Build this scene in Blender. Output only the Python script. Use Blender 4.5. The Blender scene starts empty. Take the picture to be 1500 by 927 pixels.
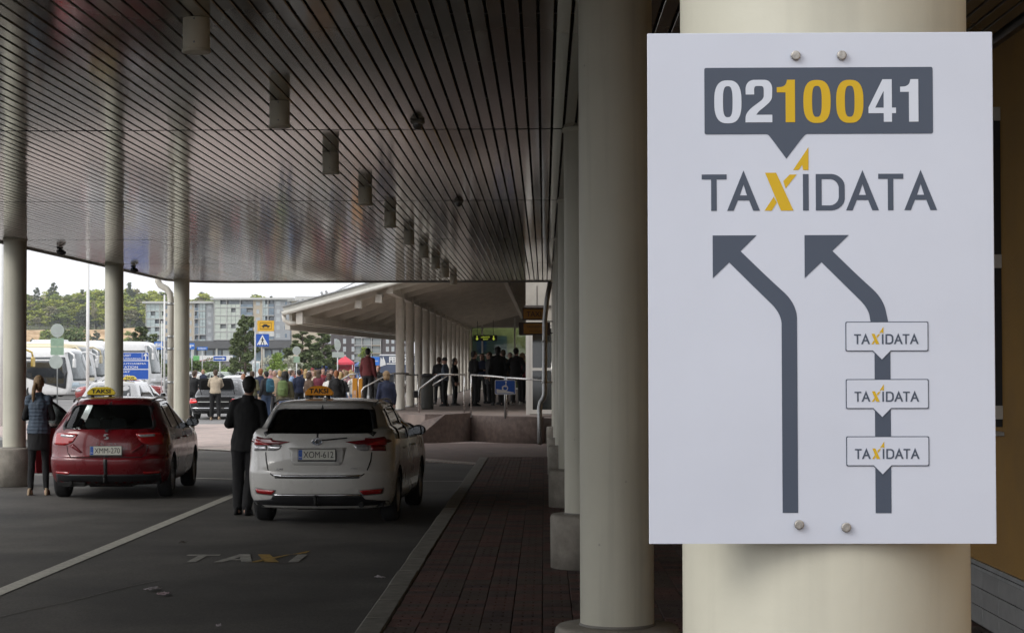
import bpy, bmesh, math, random
from mathutils import Vector, Matrix, noise
from mathutils.geometry import tessellate_polygon
R = math.radians
SC = bpy.context.scene
COL = SC.collection
random.seed(7)

# ------------------------------------------------------------------ camera, sky, sun, exposure
F = 2800.0; EYE = 1.85
YAW = R(0.962); PITCH = R(1.504)
cd = bpy.data.cameras.new('camera'); cam = bpy.data.objects.new('camera', cd); COL.objects.link(cam)
cd.sensor_width = 36; cd.lens = 36 * F / 1500; cd.clip_start = .05; cd.clip_end = 6000
cam.rotation_mode = 'XYZ'
cam.matrix_world = Matrix.Translation((0, 0, EYE)) @ Matrix.Rotation(YAW, 4, 'Z') @ Matrix.Rotation(math.pi/2 + PITCH, 4, 'X') @ Matrix.Rotation(R(-0.12), 4, 'Z')
SC.camera = cam
_CM = cam.matrix_world.to_3x3().copy()
def ray(px, py):
    return _CM @ Vector(((px-750)/F, (463.5-py)/F, -1))
def at(px, py, D):
    d = ray(px, py); t = D / d.y
    return Vector((d.x*t, D, EYE + d.z*t))
def gx(px, D): return at(px, 537, D).x
def gz(py, D): return at(797, py, D).z

SUN_EL, SUN_AZ = R(34), R(238)     # azimuth clockwise from +Y: behind the camera, a little to the left
w = bpy.data.worlds.new('World'); SC.world = w; w.use_nodes = True
nt = w.node_tree; nt.nodes.clear()
sky = nt.nodes.new('ShaderNodeTexSky'); sky.sky_type = 'NISHITA'; sky.sun_disc = False
sky.sun_elevation = SUN_EL; sky.sun_rotation = SUN_AZ; sky.dust_density = 4; sky.air_density = 1.2
hs = nt.nodes.new('ShaderNodeHueSaturation'); hs.inputs['Saturation'].default_value = .16
bg = nt.nodes.new('ShaderNodeBackground'); bg.inputs['Strength'].default_value = .15
wo = nt.nodes.new('ShaderNodeOutputWorld')
# an even cloud deck: the clear sky seen through a grey-white overcast layer
mx = nt.nodes.new('ShaderNodeMix'); mx.data_type = 'RGBA'; mx.inputs[0].default_value = .72
tc = nt.nodes.new('ShaderNodeTexCoord'); mp = nt.nodes.new('ShaderNodeMapping'); mp.inputs['Scale'].default_value = (1, 1, 3.2)
nz = nt.nodes.new('ShaderNodeTexNoise'); nz.inputs['Scale'].default_value = 2.2; nz.inputs['Detail'].default_value = 6
rp = nt.nodes.new('ShaderNodeMapRange'); rp.inputs[3].default_value = 9.0; rp.inputs[4].default_value = 12.5
cc = nt.nodes.new('ShaderNodeCombineColor')
L = nt.links.new
L(sky.outputs[0], hs.inputs['Color']); L(tc.outputs['Generated'], mp.inputs[0]); L(mp.outputs[0], nz.inputs['Vector'])
L(nz.outputs[0], rp.inputs[0])
for i in range(3):
    m_ = nt.nodes.new('ShaderNodeMath'); m_.operation = 'MULTIPLY'; m_.inputs[1].default_value = (.97, .985, 1.03)[i]
    L(rp.outputs[0], m_.inputs[0]); L(m_.outputs[0], cc.inputs[i])
L(hs.outputs[0], mx.inputs[6]); L(cc.outputs[0], mx.inputs[7]); L(mx.outputs[2], bg.inputs[0]); L(bg.outputs[0], wo.inputs[0])
sl = bpy.data.lights.new('sun', 'SUN'); sl.energy = 1.15; sl.angle = R(24); sl.color = (1, .96, .9)
so = bpy.data.objects.new('sun', sl); COL.objects.link(so)
sd = Vector((math.sin(SUN_AZ)*math.cos(SUN_EL), math.cos(SUN_AZ)*math.cos(SUN_EL), math.sin(SUN_EL)))
so.rotation_euler = sd.to_track_quat('Z', 'Y').to_euler(); so.location = (0, -20, 30)
vs = SC.view_settings; SC.display_settings.display_device = 'sRGB'
vs.view_transform = 'Standard'; vs.look = 'None'; vs.gamma = 1; vs.exposure = 0.0; vs.use_curve_mapping = False
SC.cycles.max_bounces = 8; SC.cycles.diffuse_bounces = 4; SC.cycles.glossy_bounces = 4; SC.cycles.transmission_bounces = 6; SC.cycles.transparent_max_bounces = 10
SC.cycles.use_denoising = True; SC.cycles.caustics_reflective = False; SC.cycles.caustics_refractive = False

# ------------------------------------------------------------------ materials
MT = {}
def M(name, col, rough=.6, metal=0., var=.1, scale=4., bump=0., bscale=50., coat=0., spec=.5, emit=0., stretch=None, world=False, col2=None, lo=.35, hi=.65):
    if name in MT: return MT[name]
    m = bpy.data.materials.new(name); m.use_nodes = True; t = m.node_tree; p = t.nodes['Principled BSDF']; L = t.links.new
    p.inputs['Base Color'].default_value = (*col, 1); p.inputs['Roughness'].default_value = rough
    p.inputs['Metallic'].default_value = metal; p.inputs['Specular IOR Level'].default_value = spec
    p.inputs['Coat Weight'].default_value = coat; p.inputs['Coat Roughness'].default_value = .06
    if emit: p.inputs['Emission Color'].default_value = (*col, 1); p.inputs['Emission Strength'].default_value = emit
    if var or bump or col2:
        c = t.nodes.new('ShaderNodeTexCoord')
        if world:
            c2 = t.nodes.new('ShaderNodeNewGeometry'); vec = c2.outputs['Position']
        else: vec = c.outputs['Object']
        if stretch:
            mpn = t.nodes.new('ShaderNodeMapping'); mpn.inputs['Scale'].default_value = stretch; L(vec, mpn.inputs[0]); vec = mpn.outputs[0]
    if var or col2:
        n = t.nodes.new('ShaderNodeTexNoise'); n.inputs['Scale'].default_value = scale; n.inputs['Detail'].default_value = 7; n.inputs['Roughness'].default_value = .62
        L(vec, n.inputs['Vector'])
        r = t.nodes.new('ShaderNodeMapRange'); r.inputs[1].default_value = lo; r.inputs[2].default_value = hi; L(n.outputs[0], r.inputs[0])
        x = t.nodes.new('ShaderNodeMix'); x.data_type = 'RGBA'
        a = tuple(max(0, v*(1-var)) for v in col); b = tuple(min(1, v*(1+var)) for v in (col2 or col))
        x.inputs[6].default_value = (*a, 1); x.inputs[7].default_value = (*b, 1)
        L(r.outputs[0], x.inputs[0]); L(x.outputs[2], p.inputs['Base Color'])
        r2 = t.nodes.new('ShaderNodeMapRange'); r2.inputs[3].default_value = max(.02, rough*.82); r2.inputs[4].default_value = min(1, rough*1.15)
        L(n.outputs[0], r2.inputs[0]); L(r2.outputs[0], p.inputs['Roughness'])
    if bump:
        n2 = t.nodes.new('ShaderNodeTexNoise'); n2.inputs['Scale'].default_value = bscale; n2.inputs['Detail'].default_value = 5; L(vec, n2.inputs['Vector'])
        b_ = t.nodes.new('ShaderNodeBump'); b_.inputs['Strength'].default_value = min(1, bump); b_.inputs['Distance'].default_value = .01*max(1, bump); L(n2.outputs[0], b_.inputs['Height'])
        L(b_.outputs[0], p.inputs['Normal'])
    MT[name] = m; return m
def GLASS(name, tint, refl=1.0, rough=.02):
    if name in MT: return MT[name]
    m = bpy.data.materials.new(name); m.use_nodes = True; t = m.node_tree; t.nodes.clear(); L = t.links.new
    o = t.nodes.new('ShaderNodeOutputMaterial'); a = t.nodes.new('ShaderNodeBsdfTransparent'); g = t.nodes.new('ShaderNodeBsdfGlossy')
    a.inputs[0].default_value = (*tint, 1); g.inputs['Roughness'].default_value = rough
    fr = t.nodes.new('ShaderNodeFresnel'); fr.inputs[0].default_value = 1.5
    mu = t.nodes.new('ShaderNodeMath'); mu.operation = 'MULTIPLY'; mu.inputs[1].default_value = refl; mu.use_clamp = True
    s = t.nodes.new('ShaderNodeMixShader'); L(fr.outputs[0], mu.inputs[0]); L(mu.outputs[0], s.inputs[0]); L(a.outputs[0], s.inputs[1]); L(g.outputs[0], s.inputs[2]); L(s.outputs[0], o.inputs[0])
    MT[name] = m; return m

def asphalt():
    m = M('asphalt', (.073, .068, .060), rough=.82, var=.2, scale=1.3, bump=.5, bscale=130, world=True)
    t = m.node_tree; L = t.links.new; p = t.nodes['Principled BSDF']
    # fine aggregate specks, wheel-track wear and old oil stains
    g = t.nodes.new('ShaderNodeNewGeometry')
    v = t.nodes.new('ShaderNodeTexVoronoi'); v.inputs['Scale'].default_value = 70; L(g.outputs['Position'], v.inputs['Vector'])
    n = t.nodes.new('ShaderNodeTexNoise'); n.inputs['Scale'].default_value = .45; n.inputs['Detail'].default_value = 8; n.inputs['Distortion'].default_value = .6; L(g.outputs['Position'], n.inputs['Vector'])
    r = t.nodes.new('ShaderNodeMapRange'); r.inputs[1].default_value = .38; r.inputs[2].default_value = .62; r.inputs[3].default_value = .68; r.inputs[4].default_value = 1.18; L(n.outputs[0], r.inputs[0])
    r2 = t.nodes.new('ShaderNodeMapRange'); r2.inputs[3].default_value = .7; r2.inputs[4].default_value = 1.3; L(v.outputs['Color'], r2.inputs[0])
    mu = t.nodes.new('ShaderNodeMath'); mu.operation = 'MULTIPLY'; L(r.outputs[0], mu.inputs[0]); L(r2.outputs[0], mu.inputs[1])
    src = p.inputs['Base Color'].links[0].from_socket
    x = t.nodes.new('ShaderNodeVectorMath'); x.operation = 'SCALE'; L(src, x.inputs[0]); L(mu.outputs[0], x.inputs['Scale']); L(x.outputs[0], p.inputs['Base Color'])
    return m
MA = asphalt()

# ------------------------------------------------------------------ mesh helpers
def tag(o, label=None, cat=None, group=None, kind=None):
    if label: o['label'] = label
    if cat: o['category'] = cat
    if group: o['group'] = group
    if kind: o['kind'] = kind
    return o
def empty(name, loc=(0, 0, 0), rz=0, label=None, cat=None, group=None):
    o = bpy.data.objects.new(name, None); COL.objects.link(o); o.location = loc; o.rotation_euler = (0, 0, rz); o.empty_display_size = .2
    return tag(o, label, cat, group)
def link(name, me, parent=None, loc=(0, 0, 0), rot=(0, 0, 0)):
    o = bpy.data.objects.new(name, me); COL.objects.link(o); o.parent = parent; o.location = loc; o.rotation_euler = rot
    return o
def dup(o, parent=None, **kw):
    c = o.copy(); COL.objects.link(c); c.parent = parent
    for ch in list(o.children): dup(ch, c)
    for k, v in kw.items(): setattr(c, k, v)
    return c
class MB:
    def __init__(s): s.v = []; s.f = []; s.m = []; s.mi = 0; s.sm = []
    def face(s, idx, smooth=False): s.f.append(tuple(idx)); s.m.append(s.mi); s.sm.append(smooth)
    def box(s, x0, x1, y0, y1, z0, z1, rz=0, c=None):
        b = len(s.v); P = [(x0,y0,z0),(x1,y0,z0),(x1,y1,z0),(x0,y1,z0),(x0,y0,z1),(x1,y0,z1),(x1,y1,z1),(x0,y1,z1)]
        if rz:
            cx, cy = c or ((x0+x1)/2, (y0+y1)/2); ca, sa = math.cos(rz), math.sin(rz)
            P = [(cx+(x-cx)*ca-(y-cy)*sa, cy+(x-cx)*sa+(y-cy)*ca, z) for x, y, z in P]
        s.v += P
        for f in ((0,3,2,1),(4,5,6,7),(0,1,5,4),(1,2,6,5),(2,3,7,6),(3,0,4,7)): s.face([b+i for i in f])
        return s
    def bbox(s, x0, x1, y0, y1, z0, z1, ch=.01):
        """box with its vertical and top edges chamfered"""
        c = ch; b = len(s.v)
        def ring(x0, x1, y0, y1, z): return [(x0+c,y0,z),(x1-c,y0,z),(x1,y0+c,z),(x1,y1-c,z),(x1-c,y1,z),(x0+c,y1,z),(x0,y1-c,z),(x0,y0+c,z)]
        s.v += ring(x0,x1,y0,y1,z0) + ring(x0,x1,y0,y1,z1-c) + ring(x0+c,x1-c,y0+c,y1-c,z1)
        for k in range(2):
            for i in range(8):
                j = (i+1) % 8; s.face([b+8*k+i, b+8*k+j, b+8*k+8+j, b+8*k+8+i])
        s.face([b+16+i for i in range(8)]); s.face([b+7-i for i in range(8)])
        return s
    def beam(s, a, b_, w, h, up=(0, 0, 1)):
        """rectangular bar from a to b_, w wide, h high"""
        a = Vector(a); b_ = Vector(b_); d = (b_-a).normalized(); u = Vector(up); x = d.cross(u)
        x = x.normalized() if x.length > 1e-4 else Vector((1, 0, 0)); z = x.cross(d).normalized(); b = len(s.v)
        for p in (a, b_):
            for sx, sz in ((-1,-1),(1,-1),(1,1),(-1,1)): s.v.append(tuple(p + x*sx*w/2 + z*sz*h/2))
        for f in ((0,1,2,3),(7,6,5,4),(0,4,5,1),(1,5,6,2),(2,6,7,3),(3,7,4,0)): s.face([b+i for i in f])
        return s
    def tube(s, pts, r, n=10, cap=True, smooth=True):
        pts = [Vector(p) for p in pts]; rr = r if isinstance(r, (list, tuple)) else [r]*len(pts); b = len(s.v)
        prev = None
        for i, p in enumerate(pts):
            d = (pts[min(i+1, len(pts)-1)] - pts[max(i-1, 0)]).normalized()
            if prev is None:
                x = d.cross(Vector((0, 0, 1)));
                if x.length < 1e-3: x = d.cross(Vector((0, 1, 0)))
            else: x = prev - d*prev.dot(d)
            x.normalize(); prev = x; y = d.cross(x)
            for k in range(n):
                a = 2*math.pi*k/n; s.v.append(tuple(p + (x*math.cos(a) + y*math.sin(a))*rr[i]))
        for i in range(len(pts)-1):
            for k in range(n):
                j = (k+1) % n; s.face([b+i*n+k, b+i*n+j, b+(i+1)*n+j, b+(i+1)*n+k], smooth)
        if cap: s.face([b+n-1-k for k in range(n)]); s.face([b+(len(pts)-1)*n+k for k in range(n)])
        return s
    def lathe(s, prof, n=32, c=(0, 0), smooth=True, cap=True):
        """prof: [(r, z)] bottom to top"""
        b = len(s.v)
        for r, z in prof:
            for k in range(n):
                a = 2*math.pi*k/n; s.v.append((c[0]+r*math.cos(a), c[1]+r*math.sin(a), z))
        for i in range(len(prof)-1):
            for k in range(n):
                j = (k+1) % n; s.face([b+i*n+k, b+i*n+j, b+(i+1)*n+j, b+(i+1)*n+k], smooth)
        if cap: s.face([b+n-1-k for k in range(n)]); s.face([b+(len(prof)-1)*n+k for k in range(n)])
        return s
    def ball(s, c, r, n=12, m=8, sx=1, sy=1, sz=1):
        b = len(s.v); c = Vector(c)
        s.v.append((c.x, c.y, c.z-r*sz))
        for i in range(1, m):
            t = math.pi*i/m - math.pi/2
            for k in range(n):
                a = 2*math.pi*k/n; s.v.append((c.x+r*sx*math.cos(t)*math.cos(a), c.y+r*sy*math.cos(t)*math.sin(a), c.z+r*sz*math.sin(t)))
        s.v.append((c.x, c.y, c.z+r*sz)); e = len(s.v)-1
        for k in range(n):
            j = (k+1) % n; s.face([b, b+1+j, b+1+k], True); s.face([e, e-n+k, e-n+j], True)
            for i in range(m-2): s.face([b+1+i*n+k, b+1+i*n+j, b+1+(i+1)*n+j, b+1+(i+1)*n+k], True)
        return s
    def prism(s, poly, z0, z1, fn=None):
        """closed polygon (x, y) extruded z0..z1; fn maps (x, y, z)"""
        fn = fn or (lambda x, y, z: (x, y, z)); b = len(s.v); n = len(poly)
        s.v += [tuple(fn(x, y, z0)) for x, y in poly] + [tuple(fn(x, y, z1)) for x, y in poly]
        s.face([b+n-1-i for i in range(n)]); s.face([b+n+i for i in range(n)])
        for i in range(n):
            j = (i+1) % n; s.face([b+i, b+j, b+n+j, b+n+i])
        return s
    def quad(s, a, b_, c, d):
        b = len(s.v); s.v += [tuple(a), tuple(b_), tuple(c), tuple(d)]; s.face([b, b+1, b+2, b+3]); return s
    def flat(s, polys, fn):
        """polygon with holes (first is the outer) as a flat sheet, mapped by fn(x, y)"""
        b = len(s.v)
        for p in polys: s.v += [tuple(fn(x, y)) for x, y in p]
        for t in tessellate_polygon([[Vector((x, y, 0)) for x, y in p] for p in polys]): s.face([b+i for i in t])
        return s
    def mesh(s, name, mats, fixn=True):
        me = bpy.data.meshes.new(name); me.from_pydata(s.v, [], s.f)
        if not isinstance(mats, (list, tuple)): mats = [mats] if mats else []
        for m in mats: me.materials.append(m)
        me.polygons.foreach_set('material_index', s.m); me.polygons.foreach_set('use_smooth', s.sm)
        if fixn:
            bm = bmesh.new(); bm.from_mesh(me); bmesh.ops.recalc_face_normals(bm, faces=bm.faces); bm.to_mesh(me); bm.free()
        me.update(); return me
    def build(s, name, mats, parent=None, loc=(0, 0, 0), rot=(0, 0, 0), fixn=True, kind=None, bevel=0):
        o = link(name, s.mesh(name, mats, fixn), parent, loc, rot)
        if kind: o['kind'] = kind
        if bevel:
            b = o.modifiers.new('bevel', 'BEVEL'); b.width = bevel; b.segments = 2; b.limit_method = 'ANGLE'
        return o
def eval_mesh(o):
    dg = bpy.context.evaluated_depsgraph_get(); dg.update()
    me = bpy.data.meshes.new_from_object(o.evaluated_get(dg), preserve_all_data_layers=False, depsgraph=dg)
    return me
def text_mesh(body, bold=0., extrude=0.):
    """mesh of the words, cap height 1, centred on the origin, lying in XY and facing +Z; returns mesh and its width"""
    cu = bpy.data.curves.new('t', 'FONT'); cu.body = body; cu.size = 1; cu.offset = bold; cu.extrude = extrude; cu.resolution_u = 4
    o = bpy.data.objects.new('t', cu); COL.objects.link(o); me = eval_mesh(o); bpy.data.objects.remove(o)
    xs = [v.co.x for v in me.vertices]; ys = [v.co.y for v in me.vertices]
    if not xs: return me, 0
    h = max(ys)-min(ys); cx = (max(xs)+min(xs))/2; cy = (max(ys)+min(ys))/2
    for v in me.vertices: v.co.x = (v.co.x-cx)/h; v.co.y = (v.co.y-cy)/h; v.co.z /= h
    return me, (max(xs)-min(xs))/h
def text(body, h, loc, mat, parent=None, width=None, rz=0, rx=math.pi/2, name='lettering', bold=0., extrude=0.):
    """words facing -Y by default, cap height h"""
    me, w_ = text_mesh(body, bold, extrude); sx = (width/w_ if width and w_ else h)
    for v in me.vertices: v.co.x *= sx; v.co.y *= h; v.co.z *= h
    me.materials.clear(); me.materials.append(mat)
    return link(name, me, parent, loc, (rx, 0, rz))
def arc(cx, cy, r, a0, a1, n=8): return [(cx+r*math.cos(R(a0+(a1-a0)*i/n)), cy+r*math.sin(R(a0+(a1-a0)*i/n))) for i in range(n+1)]
def rrect(x0, x1, y0, y1, r, n=4): return arc(x1-r, y0+r, r, -90, 0, n)+arc(x1-r, y1-r, r, 0, 90, n)+arc(x0+r, y1-r, r, 90, 180, n)+arc(x0+r, y0+r, r, 180, 270, n)

m_cream = M('cream_paint', (.50, .49, .39), rough=.55, var=.06, scale=2.5, bump=.06, bscale=90)
m_conc = M('concrete', (.30, .275, .235), rough=.85, var=.25, scale=5, bump=.5, bscale=60)
m_curb = M('kerb_granite', (.23, .22, .19), rough=.8, var=.22, scale=9, bump=.4, bscale=120, world=True)
m_white = M('white_paint', (.74, .74, .72), rough=.45, var=.05)
m_steel = M('stainless', (.56, .55, .53), rough=.28, metal=1, var=.08, scale=20)
m_galv = M('galvanised', (.42, .43, .43), rough=.45, metal=.8, var=.15, scale=12)
m_black = M('black_plastic', (.018, .018, .02), rough=.5, var=.2)
m_rubber = M('rubber', (.022, .022, .023), rough=.85, var=.25, scale=20, bump=.2)
m_chrome = M('chrome', (.75, .76, .78), rough=.1, metal=1, var=.03)
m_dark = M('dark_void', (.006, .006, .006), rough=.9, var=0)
m_grey = M('grey_print', (.062, .078, .112), rough=.35, var=.03, spec=.35)
m_yel = M('yellow_print', (.60, .385, .006), rough=.35, var=.03, spec=.35)
m_blue = M('blue_sign', (.012, .085, .42), rough=.35, var=.05)
# ------------------------------------------------------------------ ground
ZW = .15
g = MB(); g.quad((-465, -55, -.01), (465, -55, -.01), (465, 1135, -.01), (-465, 1135, -.01))
tag(g.build('ground', MA), 'dark asphalt ground of the station yard reaching to the horizon', kind='structure')
m_line = M('road_paint', (.40, .39, .34), rough=.7, var=.28, scale=14, world=True, bump=.3, lo=.3, hi=.6)
m_line2 = M('road_paint_yellow', (.42, .27, .03), rough=.7, var=.3, scale=14, world=True, lo=.3, hi=.6)
# red brick crossing beyond the taxi bays (a paved apron whose near edge runs askew)
m_apron = M('apron_paving', (.45, .375, .335), rough=.85, var=.16, scale=1.2, bump=.4, bscale=30, world=True)
t = m_apron.node_tree; p = t.nodes['Principled BSDF']; br = t.nodes.new('ShaderNodeTexBrick'); ge = t.nodes.new('ShaderNodeNewGeometry')
t.links.new(ge.outputs['Position'], br.inputs['Vector']); br.inputs['Scale'].default_value = 1; br.inputs['Brick Width'].default_value = .2; br.inputs['Row Height'].default_value = .1; br.inputs['Mortar Size'].default_value = .006
br.inputs['Color1'].default_value = (1.12, 1.06, 1.05, 1); br.inputs['Color2'].default_value = (.86, .86, .88, 1); br.inputs['Mortar'].default_value = (.6, .6, .6, 1)
src = p.inputs['Base Color'].links[0].from_socket; vm = t.nodes.new('ShaderNodeVectorMath'); vm.operation = 'MULTIPLY'
t.links.new(src, vm.inputs[0]); t.links.new(br.outputs[0], vm.inputs[1]); t.links.new(vm.outputs[0], p.inputs['Base Color'])
EA, EB = Vector((-1.25, 36.4, 0)), Vector((-14.0, 49.6, 0))       # the askew edge
ap = MB(); ap.prism([(-1.25, 36.4), (-1.05, 36.3), (2.85, 36.3), (2.85, 47.5), (-4.5, 61), (-19, 63), (-14.0, 49.6)], -.05, .012)
yd = MB(); sheet_pts = [(-75, 49), (-4, 49), (-4, 125), (-75, 125)]; yd.quad(*[(x, y, -.006) for x, y in sheet_pts])
tag(yd.build('yard', M('yard_asphalt', (.20, .195, .19), rough=.85, var=.2, scale=.7, bump=.4, bscale=60, world=True)), 'pale worn asphalt yard where the crowd stands', kind='structure')
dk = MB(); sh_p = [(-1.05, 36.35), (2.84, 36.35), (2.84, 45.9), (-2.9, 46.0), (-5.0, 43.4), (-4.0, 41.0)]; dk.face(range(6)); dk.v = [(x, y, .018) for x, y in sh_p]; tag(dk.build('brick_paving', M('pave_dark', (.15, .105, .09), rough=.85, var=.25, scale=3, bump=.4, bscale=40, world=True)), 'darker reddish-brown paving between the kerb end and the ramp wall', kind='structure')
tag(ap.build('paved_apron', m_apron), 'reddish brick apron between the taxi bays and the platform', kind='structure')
mk = MB()
d = (EB-EA).normalized(); n_ = Vector((-d.y, d.x, 0))
def sheet(mb, pts, z):
    b = len(mb.v); mb.v.extend([(x, y, z) for x, y in pts]); mb.face(range(b, b+len(pts)))
def strip(mb, a, b, wd, z=.0):
    a = Vector((*a, 0)); b = Vector((*b, 0)); dd = (b-a).normalized(); nn = Vector((-dd.y, dd.x, 0))*wd/2
    sheet(mb, [tuple((a-nn).xy), tuple((b-nn).xy), tuple((b+nn).xy), tuple((a+nn).xy)], z)
strip(mk, (-4.52, 4), (-4.52, 31.6), .15, -.004)
strip(mk, (-9.6, 33.4), (-4.44, 31.5), .11, -.003)
strip(mk, (-4.4, 31.4), (-1.3, 31.1), .09, -.004)
o = mk.build('road_line', m_line); tag(o, 'worn white lane lines painted beside and behind the two taxis', kind='structure')
mk = MB(); strip(mk, tuple((EA-n_*.0).xy), tuple(EB.xy), .16, .017)
tag(mk.build('crossing_edge_line', m_line), 'pale askew stone line at the near edge of the brick apron', kind='structure')
# TAXI on the asphalt
root = empty('road_lettering', (-3.42, 18.25, -.005), 0, 'faded white and yellow TAXI lettering painted on the asphalt behind the white taxi', 'road marking')
root.scale = (.86, .92, 1)
m_rt = M('worn_paint', (.26, .255, .225), rough=.75, var=.5, scale=11, world=True, bump=.3, lo=.3, hi=.6); m_rt2 = M('worn_yellow', (.30, .19, .03), rough=.75, var=.5, scale=11, world=True, lo=.3, hi=.6)
def road(polys, mat, nm='letter'):
    b = MB(); b.flat(polys, lambda x, y: (x, y, 0)); b.build(nm, mat, root)
road([[(.0,.0),(.1,0),(.1,.68),(.24,.68),(.24,.80),(-.14,.80),(-.14,.68),(0,.68)]], m_rt)
road([[(.30,0),(.40,0),(.44,.2),(.57,.2),(.61,0),(.73,0),(.57,.84),(.45,.84)],[(.47,.32),(.54,.32),(.505,.56)]], m_rt)
road([[(.66,.82),(.80,.82),(1.03,0),(.87,0)]], m_rt2)
road([[(.70,0),(.79,0),(.84,.18),(.81,.34)]], m_rt2); road([[(.88,.50),(.92,.34),(1.05,.82),(1.22,1.25),(1.20,.95),(1.15,.95),(1.16,.88),(1.0,.78)]], m_rt2)
road([[(1.13,0),(1.24,0),(1.24,.8),(1.13,.8)]], m_rt)
# old joint in the asphalt
ck = MB()
pts = [(-4.3+ i*.115 + .02*math.sin(i*1.7), 13.4 + i*.42) for i in range(9)]
for a, b in zip(pts, pts[1:]): strip(ck, a, b, .018, -.006)
tag(ck.build('asphalt_seam', M('seam', (.13, .125, .11), rough=.9, var=.4, scale=20)), 'thin pale seam in the asphalt in front of the painted lettering', kind='structure')
# litter
m_paper = M('paper', (.42, .38, .40), rough=.8, var=.2)
def litter(px, py, label, sz, name='crumpled_paper', mat=None):
    c = at(px, py, 1); dd = ray(px, py); tt = -EYE/dd.z; loc = (dd.x*tt, dd.y*tt, -.008)
    b = MB(); random.seed(int(px)); n = 7; h = []
    for i in range(n+1):
        for j in range(n+1):
            b.v.append(((i/n-.5)*sz*random.uniform(.85, 1.1), (j/n-.5)*sz*.7*random.uniform(.85, 1.1), .012 + .03*abs(noise.noise((i*.9+px, j*.9, 3))) ))
    for i in range(n):
        for j in range(n): b.face([i*(n+1)+j, (i+1)*(n+1)+j, (i+1)*(n+1)+j+1, i*(n+1)+j+1])
    o = b.build(name, mat or m_paper, None, loc, (0, 0, random.uniform(0, 3))); sm = o.modifiers.new('s', 'SOLIDIFY'); sm.thickness = .002
    tag(o, label, 'litter', 'scraps of litter on the asphalt')
litter(223, 863, 'flattened grey scrap of paper on the asphalt, the left one of two', .13)
litter(239, 870, 'crumpled pinkish scrap on the asphalt, the right one of two', .12, mat=M('paper_pink', (.33, .25, .27), rough=.7))
litter(556, 846, 'small white scrap of paper on the asphalt near the kerb', .085)
litter(268, 795, 'small dark leaf lying on the asphalt beyond the two scraps', .10, 'fallen_leaf', M('dead_leaf', (.05, .04, .03), rough=.8))
litter(320, 917, 'tiny pale cigarette end on the asphalt at the bottom', .035, 'cigarette_end')

# ------------------------------------------------------------------ walkway under the canopy
XK0, XK1, XW = -1.225, -1.045, 2.85
b = MB(); b.box(XK1+.002, XW, -3, 36.3, -.05, ZW-.022)
pv = tag(b.build('pavement', M('bed_sand', (.03, .028, .025), rough=.95)), 'raised brick pavement running under the canopy beside the taxi lane', kind='structure')
m_pav = M('paver_red', (.135, .070, .058), rough=.8, var=.22, scale=6, bump=.5, bscale=80, world=True)
m_pav2 = M('paver_brown', (.100, .072, .058), rough=.8, var=.2, scale=6, bump=.5, bscale=80, world=True)
m_pav3 = M('paver_dark', (.078, .052, .046), rough=.8, var=.25, scale=6, bump=.5, bscale=80, world=True)
def paver(mb, x0, x1, y0, y1, z):
    # slab with two short grooves across its top
    c = .004; zb = ZW-.03; b = len(mb.v)
    mb.v += [(x0,y0,zb),(x1,y0,zb),(x1,y1,zb),(x0,y1,zb),(x0,y0,z-c),(x1,y0,z-c),(x1,y1,z-c),(x0,y1,z-c)]
    for f in ((0,1,5,4),(1,2,6,5),(2,3,7,6),(3,0,4,7)): mb.face([b+i for i in f])
    L_ = x1-x0; gs = [x0+L_*.33-.008, x0+L_*.33+.008, x0+L_*.67-.008, x0+L_*.67+.008]; ya, yb = y0+.05*(y1-y0)/.2, y1-.09*(y1-y0)/.2
    xs = [x0+c] + gs + [x1-c]; ys = [y0+c, ya, yb, y1-c]; g0 = len(mb.v)
    for yy in ys:
        for xx in xs: mb.v.append((xx, yy, z))
    for j in range(3):
        for i in range(5):
            if j == 1 and i in (1, 3):
                a = [g0+j*6+i, g0+j*6+i+1, g0+(j+1)*6+i+1, g0+(j+1)*6+i]; l = len(mb.v)
                mb.v += [(mb.v[q][0], mb.v[q][1], z-.018) for q in a]
                for k in range(4): mb.face([a[k], a[(k+1)%4], l+(k+1)%4, l+k])
                mb.face([l, l+1, l+2, l+3])
            else: mb.face([g0+j*6+i, g0+j*6+i+1, g0+(j+1)*6+i+1, g0+(j+1)*6+i])
    cs = [g0, g0+5, g0+23, g0+18]
    for k in range(4): mb.face([b+4+k, b+4+(k+1)%4, cs[(k+1)%4], cs[k]])
random.seed(3)
pm = []
for k, mm in enumerate((m_pav, m_pav2, m_pav3)):
    q = MB(); paver(q, .003, .202, .003, .197, ZW); me = q.mesh('paver', mm); pm.append(me)
stuff = MB(); count = 0
rows = [12.0 + .2*j for j in range(121)]
for j, y in enumerate(rows):
    for i in range(19):
        x = XK1+.005 + .205*i; z = random.uniform(-.003, .003); k = random.choice((0, 0, 1, 1, 2))
        if count < 290 and x < 1.2 and not (x > .02 and y > 13.2 and x < .7):
            link('paver', pm[k], pv, (x, y, z), (random.uniform(-.006, .006), random.uniform(-.006, .006), 0)); count += 1
        else:
            stuff.mi = k; paver(stuff, x+.003, x+.202, y+.003, y+.197, ZW+z)
for y0, y1 in ((-3.0, 12.0),):
    for j in range(int((y1-y0)/.2)):
        for i in range(19):
            stuff.mi = random.choice((0, 1, 2)); x = XK1+.005+.205*i; stuff.box(x+.003, x+.202, y0+.2*j+.003, y0+.2*j+.197, ZW-.03, ZW+random.uniform(-.003, .003))
stuff.build('paver_field', [m_pav, m_pav2, m_pav3], pv, kind='stuff', fixn=False)
kb = empty('kerb', (XK0, 0, 0), 0, 'long pale granite kerb between the taxi lane and the brick pavement', 'kerb')
q = MB(); q.bbox(0, XK1-XK0-.002, .004, .996, -.05, ZW+.004, .012); km = q.mesh('kerb_stone', m_curb)
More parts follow.
